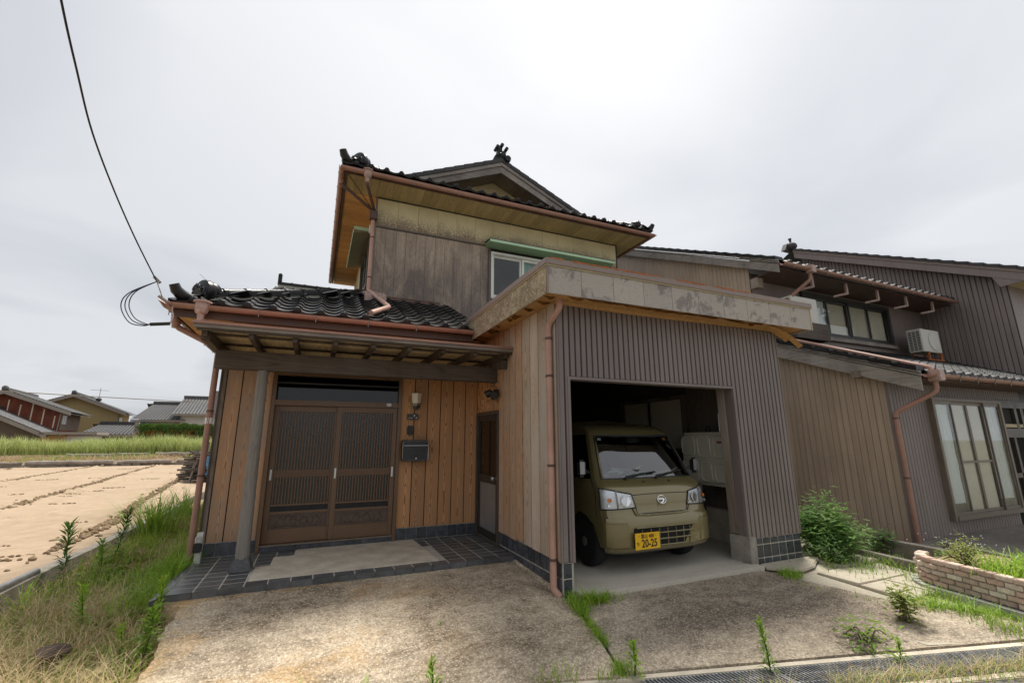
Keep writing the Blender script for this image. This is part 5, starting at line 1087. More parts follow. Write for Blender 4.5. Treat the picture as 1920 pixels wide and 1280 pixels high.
B('corner_trim', 'siding_dark', fro, NX-.016, NX+.03, NY-.02, NY+.03, -.08, 2.4)
wf = MB(); wf.box(WX0-.05, WX0+.02, NY-.09, NY+.02, WZ0-.05, WZ1+.05); wf.box(WX1-.02, WX1+.05, NY-.09, NY+.02, WZ0-.05, WZ1+.05); wf.box(WX0+.02, WX1-.02, NY-.09, NY+.02, WZ1, WZ1+.05); wf.box(WX0+.02, WX1-.02, NY-.10, NY+.02, WZ0-.05, WZ0+.02)
wno = wf.build('front_window', 'sash_bronze', nh, bevel=.005)
sw_ = (WX1-WX0-.04)/4
for i in range(4):
    a = WX0+.02+i*sw_; yy = NY-.045+(0 if i in (1, 2) else -.028)
    f_ = MB(); t_ = .03; f_.box(a, a+t_, yy, yy+.025, WZ0+.02, WZ1); f_.box(a+sw_-t_, a+sw_, yy, yy+.025, WZ0+.02, WZ1); f_.box(a+t_, a+sw_-t_, yy, yy+.025, WZ0+.02, WZ0+.06); f_.box(a+t_, a+sw_-t_, yy, yy+.025, WZ1-.05, WZ1)
    so = f_.build('window_sash', 'sash_bronze', wno, bevel=.003); B('pane', 'glass', so, a+t_, a+sw_-t_, yy+.010, yy+.015, WZ0+.06, WZ1-.05)
    if i in (1, 2): B('cross_rail', 'sash_bronze', so, a+t_, a+sw_-t_, yy+.0, yy+.02, 1.02, 1.05); B('screen', 'panel_beige', so, a+t_, a+sw_-t_, yy+.035, yy+.04, WZ0+.06, WZ1-.05)
    else:
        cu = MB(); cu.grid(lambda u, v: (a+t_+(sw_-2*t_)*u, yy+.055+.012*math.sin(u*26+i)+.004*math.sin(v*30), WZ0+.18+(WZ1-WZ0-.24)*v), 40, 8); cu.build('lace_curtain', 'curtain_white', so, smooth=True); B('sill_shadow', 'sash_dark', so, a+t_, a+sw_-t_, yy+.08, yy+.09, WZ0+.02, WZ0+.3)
# entrance bay to the right of the window
eb = MB(); eb.box(11.2, 12.9, NY+.02, NY+.06, 1.42, 1.58); eb.box(11.2, 12.9, NY+.0, NY+.05, 1.95, 2.06); eb.box(11.9, 12.0, NY+.01, NY+.05, 1.58, 1.95); eb.box(12.15, 12.25, NY+.01, NY+.05, 1.58, 1.95); ebo = eb.build('entrance_bay', 'sash_brown', nh)
B('bay_header', 'trim_cream', ebo, 11.22, 12.9, NY+.015, NY+.019, 1.60, 1.66); B('bay_panel', 'panel_beige', ebo, 11.22, 12.9, NY+.07, NY+.08, 1.58, 1.95)
B('bay_glass', 'glass', ebo, 11.25, 12.85, NY+.06, NY+.066, .0, 1.42); B('bay_lower', 'cement_grey', ebo, 11.2, 12.9, NY+.5, NY+.52, 0, 1.42); B('bay_stile', 'sash_brown', ebo, 11.72, 11.80, NY+.03, NY+.059, 0, 1.42); B('bay_rail', 'sash_brown', ebo, 11.2, 12.85, NY+.03, NY+.058, .72, .80)
# ---- lower roof: deck, tiles, verge board, gutter
LY0, LXE = 3.42, NX-.16
dk = MB().add([(LXE+.05,LY0+.06,zlow(LY0)-.03),(17,LY0+.06,zlow(LY0)-.03),(17,6.2,zlow(6.2)-.03),(LXE+.05,6.2,zlow(6.2)-.03),(LXE+.05,LY0+.06,zlow(LY0)-.06),(17,LY0+.06,zlow(LY0)-.06),(17,6.2,zlow(6.2)-.06),(LXE+.05,6.2,zlow(6.2)-.06)], [(0,1,2,3),(4,7,6,5),(0,4,5,1),(1,5,6,2),(2,6,7,3),(3,7,4,0)])
lro = dk.build('lower_roof', 'dark_beam', nh)
slope(lro, (LXE+.12, LY0, zlow(LY0)), (1,0,0), (0,1,LP), 26, 12, cap=300, tile=TILE_R, tile_e=TILE_RE)
def half_end(z=0):  # round eave end discs
    return MB().lathe([(0,-.012),(.055,-.012),(.062,0),(.062,.06)], (0,0,0), 16, (0,1,0)).mesh('eave_disc', 'roof_tile_matt', smooth=40)
HD = half_end()
for i in range(14): obj('eave_disc', HD, lro, (LXE+.12+.268*(i+.83), LY0-.005, zlow(LY0)+.02))
def verge(parent, x, y0, y1, zf, mat, h=.20):
    m = MB(); m.prism([(x,y0,zf(y0)-.06-h),(x,y1,zf(y1)-.06-h),(x,y1,zf(y1)-.06),(x,y0,zf(y0)-.06)], (.035,0,0)); m.build('verge_board', mat, parent)
    for k, (dz, dx) in enumerate(((-.055, -.02), (-.015, -.035))):
        m = MB(); m.prism([(x+dx,y0-.02,zf(y0)+dz),(x+dx,y1,zf(y1)+dz),(x+dx,y1,zf(y1)+dz+.028),(x+dx,y0-.02,zf(y0)+dz+.028)], (.05,0,0)); m.build('verge_moulding', mat, parent)
    n = int((y1-y0)/.26)
    for i in range(n):
        a, b_ = y0+(y1-y0)*i/n, y0+(y1-y0)*(i+1.08)/n; m = MB(); m.prism([(x-.05,a,zf(a)+.022),(x-.05,b_,zf(b_)+.004),(x-.05,b_,zf(b_)+.062),(x-.05,a,zf(a)+.095)], (.22,0,0)); m.build('verge_tile', 'roof_tile', parent, bevel=.004)
verge(lro, LXE, LY0+.02, 5.95, zlow, 'verge_grey')
B('purlin_end', 'dark_jamb', lro, LXE-.02, NX+.1, 4.18, 4.30, zlow(4.24)-.30, zlow(4.24)-.20)
pipe(lro, [(NX-.06, 5.9, zlow(5.9)+.14), (NX+.06, LY0+.10, zlow(LY0)+.13), (NX+.10, LY0-.02, zlow(LY0)+.08), (NX+.10, LY0-.03, 2.20)], .030, 'copper_pale')
gutter(nh, (NX-.12, LY0-.045, 2.30), (17, LY0-.045, 2.31), .055, .52)
MB().box(NX+.02, NX+.17, LY0-.13, LY0+.02, 2.20, 2.36).build('collector_box', 'leader', nh, bevel=.012)
pipe(nh, [(NX+.10, LY0-.03, 2.24), (NX+.10, LY0-.03, 2.06), (NX-.05, NY-.07, 1.78), (NX-.05, NY-.07, -.05)], .034, 'copper', (1.70, .85))
lsf = B('eave_soffit', 'gutter_dark', nh, NX+.02, 17, LY0+.05, NY, 2.25, 2.27)
# ---- upper floor front: window band under the eave
uf = B('upper_front_wall', 'siding_dark', nh, NX+.02, NX2, 6.0, 6.05, 3.2, 3.62); B('upper_front_wall', 'siding_dark', nh, NX+.02, 9.45, 6.0, 6.05, 3.62, 4.75); B('upper_front_wall', 'siding_dark', nh, 12.65, NX2, 6.0, 6.05, 3.62, 4.75); B('upper_front_wall', 'siding_dark', nh, 9.45, 12.65, 6.0, 6.05, 4.50, 4.75)
wf = MB(); wf.box(9.45, 9.53, 5.93, 6.04, 3.58, 4.54); wf.box(12.57, 12.65, 5.93, 6.04, 3.58, 4.54); wf.box(9.53, 12.57, 5.93, 6.04, 4.46, 4.54); wf.box(9.53, 12.57, 5.92, 6.04, 3.58, 3.64); uwo = wf.build('upper_window', 'sash_dark', nh)
sw_ = 3.04/4
for i in range(4):
    a = 9.53+i*sw_; yy = 5.955+(.03 if i % 2 else 0); f_ = MB(); t_ = .04; f_.box(a, a+t_, yy, yy+.025, 3.64, 4.46); f_.box(a+sw_-t_, a+sw_, yy, yy+.025, 3.64, 4.46); f_.box(a+t_, a+sw_-t_, yy, yy+.025, 3.64, 3.69); f_.box(a+t_, a+sw_-t_, yy, yy+.025, 4.41, 4.46)
    so = f_.build('window_sash', 'sash_dark', uwo); B('pane', 'glass', so, a+t_, a+sw_-t_, yy+.01, yy+.015, 3.69, 4.41); B('blind', 'panel_beige' if i else 'curtain_white', so, a+t_, a+sw_-t_, yy+.055, yy+.065, 3.69, 4.41)
MB().obox((9.35, 5.86, 3.30), (9.45, 5.9, 4.2), .035, .035).build('window_prop', 'steel_grey', nh)
B('sill_board', 'verge_grey_x', nh, NX+.05, 12.7, 5.90, 5.995, 3.50, 3.58)
# ---- upper roof
UY0, UXE, UX2 = 5.24, NX-.16, 14.15
zu2 = lambda y: zup(y)+.12
dk = MB().add([(UXE+.05,UY0+.06,zu2(UY0)-.03),(UX2,UY0+.06,zu2(UY0)-.03),(UX2,11,zu2(11)-.03),(UXE+.05,11,zu2(11)-.03),(UXE+.05,UY0+.06,zu2(UY0)-.07),(UX2,UY0+.06,zu2(UY0)-.07),(UX2,11,zu2(11)-.07),(UXE+.05,11,zu2(11)-.07)], [(0,1,2,3),(4,7,6,5),(0,4,5,1),(1,5,6,2),(2,6,7,3),(3,7,4,0)])
uro = dk.build('upper_roof', 'dark_beam', nh)
slope(uro, (UXE+.12, UY0, zu2(UY0)), (1,0,0), (0,1,UPI), 23, 4, tile=TILE_R, tile_e=TILE_RE)
for i in range(23): obj('eave_disc', HD, uro, (UXE+.12+.268*(i+.83), UY0-.005, zu2(UY0)+.02), None, .9)
verge(uro, UXE, UY0+.02, 10.8, zu2, 'verge_grey', .17)
for x in (8.9, 10.0, 11.1, 12.2, 13.3):
    MB().obox((x, UY0+.12, zu2(UY0)-.10), (x, UY0+.12, zu2(UY0)-.34), .05, .04).build('eave_hanger', 'leader', uro); MB().obox((x, UY0+.10, zu2(UY0)-.33), (x-.16, UY0+.30, zu2(UY0)-.36), .05, .04).build('eave_hanger', 'leader', uro)
gutter(nh, (NX-.12, UY0-.045, 4.66), (14.05, UY0-.045, 4.66), .055, .5); MB().box(8.55, 8.69, UY0-.13, UY0+.0, 4.56, 4.71).build('collector_box', 'leader', nh, bevel=.012)
pipe(nh, [(8.62, UY0-.03, 4.60), (8.62, UY0-.03, 4.44), (8.05, 5.9, 3.72)], .036, 'copper')
B('soffit', 'gutter_dark', nh, NX, 14.1, UY0+.08, 6.0, 4.60, 4.62); B('purlin_end', 'dark_jamb', nh, NX-.12, NX+.05, 5.75, 5.9, 4.35, 4.55)
# ---- air conditioners
def aircon(label, p, rz, w=.78, d=.28, h=.54, feet=True):
    t = thing('air_conditioner', label, 'air conditioner', p, 'outdoor units on the neighbouring roof'); p = V(p)
    bx_ = MB().box(p.x-w/2, p.x+w/2, p.y-d/2, p.y+d/2, p.z+.12, p.z+.12+h).build('case', 'ac_white', t, bevel=.012)
    MB().lathe([(.20,.0),(.215,.004),(.215,.012),(.20,.012)], (p.x+.10, p.y-d/2-.002, p.z+.12+h/2), 28, (0,-1,0)).build('fan_ring', 'ac_white', bx_); MB().lathe([(0,.001),(.20,.001),(.20,.003),(0,.003)], (p.x+.10, p.y-d/2, p.z+.12+h/2), 28, (0,-1,0)).build('fan_well', 'steel_grey', bx_)
    gr_ = MB()
    for r_ in (.05,.08,.11,.14,.17): gr_.tube([(p.x+.10+r_*math.cos(a), p.y-d/2-.008, p.z+.12+h/2+r_*math.sin(a)) for a in [2*math.pi*i/20 for i in range(21)]], .003, 4)
    tag(gr_.build('fan_grille', 'ac_white', bx_), kind='stuff')
    sl = MB()
    for i in range(3):
        for j in range(12): sl.box(p.x-w/2-.003, p.x-w/2+.001, p.y-d/2+.03+i*.078, p.y-d/2+.09+i*.078, p.z+.16+j*.038, p.z+.185+j*.038)
    tag(sl.build('side_vents', 'ac_dark', bx_), kind='stuff')
    if feet:
        for dx in (-.26, .26): MB().obox((p.x+dx, p.y-d/2-.02, p.z-.06), (p.x+dx, p.y-d/2-.02, p.z+.12), .035, .03).build('stand_leg', 'rust', t); MB().obox((p.x+dx, p.y+d/2, p.z+.05), (p.x+dx, p.y+d/2, p.z+.12), .035, .03).build('stand_leg', 'rust', t)
        B('stand_bar', 'rust', t, p.x-.34, p.x+.34, p.y-d/2-.04, p.y-d/2, p.z-.08, p.z-.055)
aircon('white air conditioner outdoor unit standing on the lower tiled roof', (13.05, 5.55, 3.24), 0)
aircon('cream air conditioner outdoor unit just showing behind the garage parapet', (8.72, 5.60, 3.50), 0, feet=False)
B('unit_platform', 'dark_beam', nh, 8.2, 9.2, 5.35, 5.85, 3.28, 3.61)

# ================================================================== tall ribbed block further right
th = thing('house', 'tall dark brown ribbed block rising behind the neighbouring house', 'house', (14.2, 4.35, 2.6))
zt3 = lambda y: 5.10+(y-4.45)*.50
tw = MB().add([(NX2+.012,4.34,2.2),(NX2+.012,8.75,2.2),(NX2+.012,8.75,zt3(8.75)),(NX2+.012,4.34,zt3(4.34))], [(0,1,2,3)]); tw.box(NX2+.03, 20, 4.36, 8.75, -.2, 5.0); two = tw.build('side_wall', 'sash_dark', th)
ribs(two, (NX2, 4.35, 0), (0,1,0), (-1,0,0), 4.4, .095, lambda s: 2.6, lambda s: zt3(4.35+s)-.04, 'siding_dark')
tfw = B('front_wall', 'sash_dark', th, NX2+.02, 20, 4.345, 4.36, 2.3, 5.0); ribs(tfw, (NX2, 4.335, 0), (1,0,0), (0,-1,0), 2.4, .083, lambda s: 2.5, lambda s: 5.02, 'siding_dark')
zr3 = lambda y: zt3(y)+.16
trf = MB().add([(NX2-.30,3.75,zr3(3.75)),(20,3.75,zr3(3.75)),(20,8.85,zr3(8.85)),(NX2-.30,8.85,zr3(8.85)),(NX2-.30,3.75,zr3(3.75)-.04),(20,3.75,zr3(3.75)-.04),(20,8.85,zr3(8.85)-.04),(NX2-.30,8.85,zr3(8.85)-.04)], [(0,1,2,3),(4,7,6,5),(0,4,5,1),(1,5,6,2),(2,6,7,3),(3,7,4,0)]); tro = trf.build('roof', 'roof_tile_matt', th)
m = MB(); m.prism([(NX2-.31,3.9,zr3(3.9)-.26),(NX2-.31,8.8,zr3(8.8)-.26),(NX2-.31,8.8,zr3(8.8)-.02),(NX2-.31,3.9,zr3(3.9)-.02)], (.03,0,0)); m.build('verge_board', 'siding_dark', tro)
m = MB(); m.prism([(NX2-.335,3.75,zr3(3.75)-.07),(NX2-.335,8.8,zr3(8.8)-.07),(NX2-.335,8.8,zr3(8.8)+.0),(NX2-.335,3.75,zr3(3.75)+.0)], (.024,0,0)); m.build('verge_moulding', 'cap_brown', tro)
for i in range(20):
    a, b_ = 3.75+i*.25, 3.75+(i+1.08)*.25; m = MB(); m.prism([(NX2-.36,a,zr3(a)+.004),(NX2-.36,b_,zr3(b_)-.012),(NX2-.36,b_,zr3(b_)+.05),(NX2-.36,a,zr3(a)+.085)], (.24,0,0)); m.build('verge_tile', 'roof_tile_matt', tro, bevel=.004)
B('eave_soffit', 'cream_wall', tro, NX2-.28, 20, 3.80, 4.34, zr3(3.8)-.13, zr3(3.8)-.11); m = MB(); m.prism([(NX2-.30,3.78,zr3(3.78)-.05),(NX2-.30,4.45,zr3(4.45)-.27),(NX2-.30,4.35,zr3(3.8)-.20),(NX2-.30,3.80,zr3(3.8)-.16)], (.03,0,0)); m.build('verge_return', 'siding_dark', tro)
og = MB(); c0 = V((NX2-.25, 8.9, zr3(8.9)+.02)); og.blob(c0+V((0,0,.10)), .16, .2, .15, 12, 8); og.tube([c0+V((0,0,.2)), c0+V((.02,0,.30)), c0+V((.0,0,.40))], [.05,.03,.055], 8); spiral(og, c0+V((-.1,-.05,.08)), (0,1,0), (0,0,1), (-1,0,0), .10, 1.4, .025); og.prism([c0+V((-.3,0,-.05)), c0+V((.3,0,-.05)), c0+V((.15,0,.2)), c0+V((-.15,0,.2))], (0,.15,0)); og.build('ridge_ornament', 'roof_tile_matt', tro, smooth=40)

MB().add([(NX2-.30,8.85,zr3(8.85)),(20,8.85,zr3(8.85)),(20,13,zr3(8.85)-2.1),(NX2-.30,13,zr3(8.85)-2.1)], [(0,1,2,3)]).build('rear_roof', 'roof_tile_matt', tro)
# ================================================================== garden walls and planter on the right
def wallbar(name, label, cat, a, b_, w, z0, z1, mat): o = MB().obox(V((*a, (z0+z1)/2)), V((*b_, (z0+z1)/2)), w, z1-z0).build(name, mat, bevel=.008); return tag(o, label, cat)
wallbar('garden_wall', 'low grey concrete wall in front of the tan ribbed wall', 'wall', (7.05, 4.45), (6.95, 3.10), .12, -.15, .12, 'low_wall')
wallbar('garden_wall', 'low pale concrete wall under the large window, behind the brick planter', 'wall', (7.42, 3.36), (7.05, 2.2), .12, -.2, .13, 'low_wall')
wallbar('garden_kerb', 'narrow concrete kerb beside the paving slabs', 'kerb', (6.60, 4.2), (6.42, 2.95), .10, -.15, .02, 'low_wall')
gs = MB(); gs.grid(lambda u, v: (6.5+1.5*u, 1.5+3.2*v, -.07+.02*mnoise.noise(V((u*4, v*6, 0)))), 10, 16); struct('garden_soil', gs, 'soil')
st_ = MB().box(7.6, 11.5, 2.6, NY-.02, -.2, -.02).build('stone_step', 'low_wall', bevel=.01); tag(st_, 'wide concrete step below the large window of the right house', 'step')
plr = thing('brick_planter', 'curved brick planter full of weeds at the right edge', 'planter', (5.7, 2.4, -.1))
pth = [(x+.13, y) for x, y in ((6.05,3.00),(5.92,2.98),(5.80,2.90),(5.73,2.78),(5.70,2.62),(5.66,2.45),(5.61,2.26),(5.56,2.06),(5.52,1.84),(5.50,1.6),(5.50,1.35),(5.50,1.0))]
def along(path, step):
    P_ = [V((x, y, 0)) for x, y in path]; out = [P_[0]]; acc = 0
    for a, b_ in zip(P_, P_[1:]):
        L = (b_-a).length; d = (b_-a)/L; s = step-acc
        while s <= L: out.append(a+d*s); s += step
        acc = (L-(s-step))
    return out
bf = MB(); fpts = along(pth, .1)
for a, b_ in zip(fpts, fpts[1:]): bf.obox(a+V((0,0,-.10)), b_+V((0,0,-.10)), .22, .13)
bf.build('footing', 'cement_grey', plr); core_ = MB()
for a, b_ in zip(fpts, fpts[1:]): core_.obox(a+V((0,0,.08)), b_+V((0,0,.08)), .05, .22)
core_.build('mortar', 'mortar', plr)
for c in range(5):
    q = along(pth, .135)
    for i, (a, b_) in enumerate(zip(q, q[1:])):
        d = (b_-a); off = d*(.5 if c % 2 else 0); a2, b2 = a+off, b_+off; zz = -.03+c*.050+.025
        MB().obox(a2+V((0,0,zz))+d.normalized()*.005, b2+V((0,0,zz))-d.normalized()*.005, .095+RN.uniform(-.004,.004), .042).build('brick', 'brick', plr, bevel=.006)
ps = MB(); ps.prism([(6.18,2.93,.14),(5.93,2.75,.14),(5.86,2.3,.14),(5.73,1.4,.14),(6.9,1.2,.14),(6.9,2.9,.14)], (0,0,.02)); ps.build('planter_soil', 'soil', plr)
# ================================================================== beyond the field
bk = MB()
def zb(x, y): return (.02 if y < 33.2 else .24 if y < 41 else .46)+.05*mnoise.noise(V((x*.4, y*.4, 0)))
yy_ = [32.9, 33.1, 33.3, 34.5, 36, 38, 39.5, 40.8, 41.0, 41.2, 43, 46, 50, 58, 70, 90, 140]
bk.grid(lambda u, v: (-70+110*u, yy_[round(v*16)], zb(-70+110*u, yy_[round(v*16)])), 110, 16); struct('field_bank', bk, 'dry_bank', smooth=True)
r = random.Random(21)
def log_at(name, label, a, b_, rad, grp):
    path = [V(a)+(V(b_)-V(a))*(i/6)+V((0, r.uniform(-.03,.03), r.uniform(-.02,.02))) for i in range(7)]; o = MB().tube(path, [rad*r.uniform(.85,1.1) for _ in path], 8).build(name, 'old_log', smooth=40); return tag(o, label, 'log', grp)
cnt = [0]*4; ORD = 'first second third fourth fifth sixth seventh eighth ninth tenth'.split()
for row, (y, z) in enumerate(((32.85, .10), (32.80, .24), (40.9, .33), (40.85, .46))):
    x = -17.5+row*.7
    while x < -4.0:
        L = r.uniform(2.2, 4.2); cnt[row] += 1; log_at('log', ORD[cnt[row]-1]+' grey log from the left in the '+('bottom course edging the sand field', 'top course edging the sand field', 'lower course below the tall grass', 'upper course below the tall grass')[row], (x, y, z), (x+L, y+r.uniform(-.1,.1), z+r.uniform(-.04,.04)), r.uniform(.07,.12), 'logs edging the sand field' if row < 2 else 'logs edging the upper terrace'); x += L+r.uniform(.05,.4)
for ix, x in enumerate((-13.4, -12.7, -11.3, -9.9, -9.35, -7.4)): tag(MB().box(x, x+r.uniform(.35,.6), 32.72, 33.0, -.05, .12+r.uniform(0,.08)).build('edging_block', 'stone_block', bevel=.02), ORD[ix]+' mossy stone block from the left under the log edging of the sand', 'block', 'blocks under the log edging')
def local(o, rot):
    c, s_ = math.cos(rot), math.sin(rot); o = V(o); return lambda x, y, z: (o.x+c*x-s_*y, o.y+s_*x+c*y, o.z+z)
def lbox(L, mb, x0, x1, y0, y1, z0, z1):
    return mb.add([L(x,y,z) for z in (z0,z1) for x, y in ((x0,y0),(x1,y0),(x1,y1),(x0,y1))], [(0,3,2,1),(4,5,6,7),(0,1,5,4),(1,2,6,5),(2,3,7,6),(3,0,4,7)])
def tile_plane(L, mb, a, b_, c, d, nx, ny, amp=.05):
    """corrugated tile surface spanned by corners a(eave left) b(eave right) c(ridge right) d(ridge left)"""
    a, b_, c, d = map(V, (a, b_, c, d)); nrm = (b_-a).cross(d-a).normalized()
    if nrm.z < 0: nrm = -nrm
    seg = 4
    for j in range(ny):
        for jj in (0, 1):
            pass
    pts = lambda u, v, h: (a+(b_-a)*u)*(1-v)+(d+(c-d)*u)*v+nrm*h
    o = len(mb.v); rows = []
    for j in range(ny):
        rows += [(j/ny, amp*.8), ((j+.96)/ny, amp*.1)]
    for v, h0 in rows:
        for i in range(nx*seg+1): mb.v.append(L(*pts(i/(nx*seg), v, h0+amp*(.5+.5*math.cos(2*math.pi*i/seg))*.9)))
    m = nx*seg+1
    for j in range(len(rows)-1):
        for i in range(nx*seg): mb.f.append((o+j*m+i, o+j*m+i+1, o+(j+1)*m+i+1, o+(j+1)*m+i))
    return mb
def far_gable(name, label, o, rot, hw, dep, wall, pitch, ov, wmat, tmat, tiles=22):
    """gable front at local y=0, centre x=0"""
    L = local(o, rot); t = thing(name, label, 'house', o); ap = wall+hw*pitch
    w_ = MB(); w_.add([L(*p) for p in ((-hw,0,-.8),(hw,0,-.8),(hw,0,wall),(0,0,ap),(-hw,0,wall),(-hw,dep,-.8),(hw,dep,-.8),(hw,dep,wall),(0,dep,ap),(-hw,dep,wall))], [(0,1,2,3,4),(9,8,7,6,5),(1,6,7,2),(0,4,9,5)]); w_.build('wall', wmat, t)
    for sg in (-1, 1):
        m = MB(); e = hw+ov; z0 = ap-e*pitch; pa, pb, pc, pd = (sg*e,-ov,z0+.12), (sg*e,dep+ov,z0+.12), (0,dep+ov,ap+.12), (0,-ov,ap+.12)
        tile_plane(L, m, pa, pb, pc, pd, max(4, int((dep+2*ov)/.3)), int(e*1.1/.26)); m.build('roof', tmat, t)
        m = MB(); m.add([L(*p) for p in ((0,-ov,ap+.14),(sg*e,-ov,z0+.14),(sg*e,-ov,z0-.18),(0,-ov,ap-.20),(0,-ov+.06,ap+.14),(sg*e,-ov+.06,z0+.14),(sg*e,-ov+.06,z0-.18),(0,-ov+.06,ap-.20))], [(0,1,2,3),(4,7,6,5),(0,4,5,1),(1,5,6,2),(2,6,7,3),(3,7,4,0)]); m.build('bargeboard', 'far_trim', t)
        m = MB(); m.add([L(*p) for p in ((0,-ov,ap-.02),(sg*e,-ov,z0-.02),(sg*e,dep+ov,z0-.02),(0,dep+ov,ap-.02))], [(0,1,2,3)]); m.build('roof_underside', 'far_trim', t)
    m = MB(); lbox(L, m, -.16, .16, -ov-.05, dep+ov, ap+.12, ap+.34); m.build('ridge', tmat, t); m = MB(); m.blob(L(0, -ov, ap+.28), .25, .2, .25, 8, 6); m.build('ridge_ornament', tmat, t)
    return t, L, ap
def far_window(t, L, x0, x1, z0, z1, y=-.05, side=False, hwx=0):
    m = MB(); F_ = (lambda a, b_, c: (hwx+.0+(-b_), a, c)) if side else (lambda a, b_, c: (a, b_, c))
    def bx(mb, a0, a1, b0, b1, c0, c1): return mb.add([L(*F_(a, b_, c)) for c in (c0, c1) for a, b_ in ((a0,b0),(a1,b0),(a1,b1),(a0,b1))], [(0,3,2,1),(4,5,6,7),(0,1,5,4),(1,2,6,5),(2,3,7,6),(3,0,4,7)])
    f_ = .07
    for a0, a1, c0, c1 in ((x0,x0+f_,z0,z1),(x1-f_,x1,z0,z1),(x0+f_,x1-f_,z0,z0+f_),(x0+f_,x1-f_,z1-f_,z1),((x0+x1)/2-f_/2,(x0+x1)/2+f_/2,z0+f_,z1-f_)): bx(m, a0, a1, y, y+.05, c0, c1)
    w_ = m.build('window', 'white_frame', t); p = MB(); bx(p, x0+f_, x1-f_, y+.02, y+.03, z0+f_, z1-f_); p.build('pane', 'glass_dark', w_); return w_
# rusty red house
t, L, ap = far_gable('house', 'weathered rust-red house across the field at the left edge', (-25.2, 54, .4), math.radians(9), 3.75, 6.5, 3.75, .40, .75, 'far_red', 'far_tile')
for i in range(9):
    x = -2.9+i*.78; zt_ = min(3.75+(3.75-abs(x))*.40, 5.0)-.15
    m = MB(); lbox(L, m, x-.04, x+.04, -.05, -.01, max(1.2, zt_-1.6-.3*(i % 2)), zt_-.25*(i % 3)); m.build('batten', 'panel_beige', t)
m = MB(); lbox(L, m, -3.7, -1.2, -.08, -.02, 1.6, 3.3); m.build('bare_boards', 'far_wood', t); m = MB(); lbox(L, m, 3.755, 3.80, .05, 6.4, 2.0, 3.7); m.build('side_boards', 'far_wood', t)
far_window(t, L, -2.55, -1.75, 2.0, 2.95); far_window(t, L, .3, 1.5, 2.55, 3.35, side=True, hwx=3.80)
m = MB(); tile_plane(L, m, (-4.2,-1.7,3.15), (-.2,-1.7,3.05), (-.2,-.02,3.75), (-4.2,-.02,3.85), 14, 6); m.build('porch_roof', 'far_tile', t); m = MB(); lbox(L, m, -4.2, -.2, -1.72, -1.66, 2.95, 3.12); m.build('porch_fascia', 'far_trim', t); m = MB(); lbox(L, m, -4.2, -.3, -1.65, -.05, 2.98, 3.02); m.build('porch_soffit', 'far_tan', t)
m = MB(); m.tube([L(-3.0,-1.7,3.0), L(-3.4,-1.0,2.7), L(-3.5,-.2,2.4), L(-3.5,-.15,.5)], .05, 8); m.build('downpipe', 'far_trim', t); m = MB(); m.tube([L(3.7,-.05,3.5), L(3.62,-.05,1.2)], .05, 8); m.build('downpipe', 'far_trim', t)
t2, L2, ap2 = far_gable('shed', 'low dark brown outbuilding in front of the rust-red house', (-25.0, 50.2, .2), math.radians(6), 4.0, 3.2, 1.85, .50, .5, 'far_brown', 'far_tile')
m = MB(); lbox(L2, m, 4.02, 5.6, -.1, .3, -.5, 1.72); m.build('tan_panel', 'far_tan', t2); m = MB(); m.tube([L2(5.4,-.5,1.75), L2(5.2,-.15,1.3), L2(5.2,-.15,-.2)], .05, 8); m.build('downpipe', 'far_trim', t2)
m = MB(); lbox(L2, m, 5.6, 7.3, 0, 3, -.5, 1.6); m.build('annex', 'far_grey', t2); m = MB(); lbox(L2, m, 4.05, 7.7, -.5, 3.2, 1.73, 1.95); m.build('annex_roof', 'far_trim', t2); far_window(t2, L2, 6.0, 6.8, .6, 1.3)
# khaki house
t, L, ap = far_gable('house', 'khaki gabled house behind the rust-red one, with an aerial on its roof', (-25.1, 66, .5), math.radians(8), 3.9, 7, 4.3, .42, .85, 'far_khaki', 'far_tile')
far_window(t, L, 1.0, 2.6, 2.0, 3.6, side=True, hwx=3.93); m = MB(); m.tube([L(1.6,2,ap-.3), L(1.6,2,ap+1.1)], .03, 6)
m.tube([L(.7,2,ap+.85), L(2.4,2,ap+.85)], .02, 5)
for i in range(6): m.tube([L(.8+i*.3,1.7,ap+.85), L(.8+i*.3,2.3,ap+.85)], .015, 4)
m.build('aerial', 'steel_grey', t); m = MB(); m.blob(L(1.6,2,ap-.25), .3, .3, .25, 8, 6); m.build('aerial_base', 'far_tile_dark', t)
# low tiled roof between, then two tile-roofed houses
def far_roofhouse(label, x0, x1, Ye, ze, rise, dep, wmat, tmat, inset=.7, zground=.4, left_hip=True):
    t = thing('house', label, 'house', (x0, Ye, zground)); L = lambda x, y, z: (x, y, z)
    m = MB(); m.box(x0+inset, x1-inset*.3, Ye+.6, Ye+2*dep-.6, zground-.5, ze+.1); m.build('wall', wmat, t)
    m = MB(); tile_plane(L, m, (x0,Ye,ze), (x1,Ye,ze), (x1-.15,Ye+dep,ze+rise), (x0+(.9 if left_hip else .15),Ye+dep,ze+rise), max(6, int((x1-x0)/.30)), max(5, int(math.hypot(dep,rise)/.27))); m.build('roof', tmat, t)
    m = MB(); tile_plane(L, m, (x1,Ye+2*dep,ze), (x0,Ye+2*dep,ze), (x0+.15,Ye+dep,ze+rise), (x1-.15,Ye+dep,ze+rise), 8, 6); m.build('rear_roof', tmat, t)
    m = MB(); m.box(x0+(.8 if left_hip else .1), x1-.1, Ye+dep-.18, Ye+dep+.18, ze+rise, ze+rise+.28); m.build('ridge', tmat, t); m = MB(); m.box(x0, x1, Ye-.03, Ye+.05, ze-.18, ze); m.build('eave', 'far_trim', t)
    return t
far_roofhouse('low dark-tiled outbuilding roof right of the khaki house', -20.6, -15.9, 56, 2.0, 1.05, 2.2, 'far_brown', 'far_tile_dark')
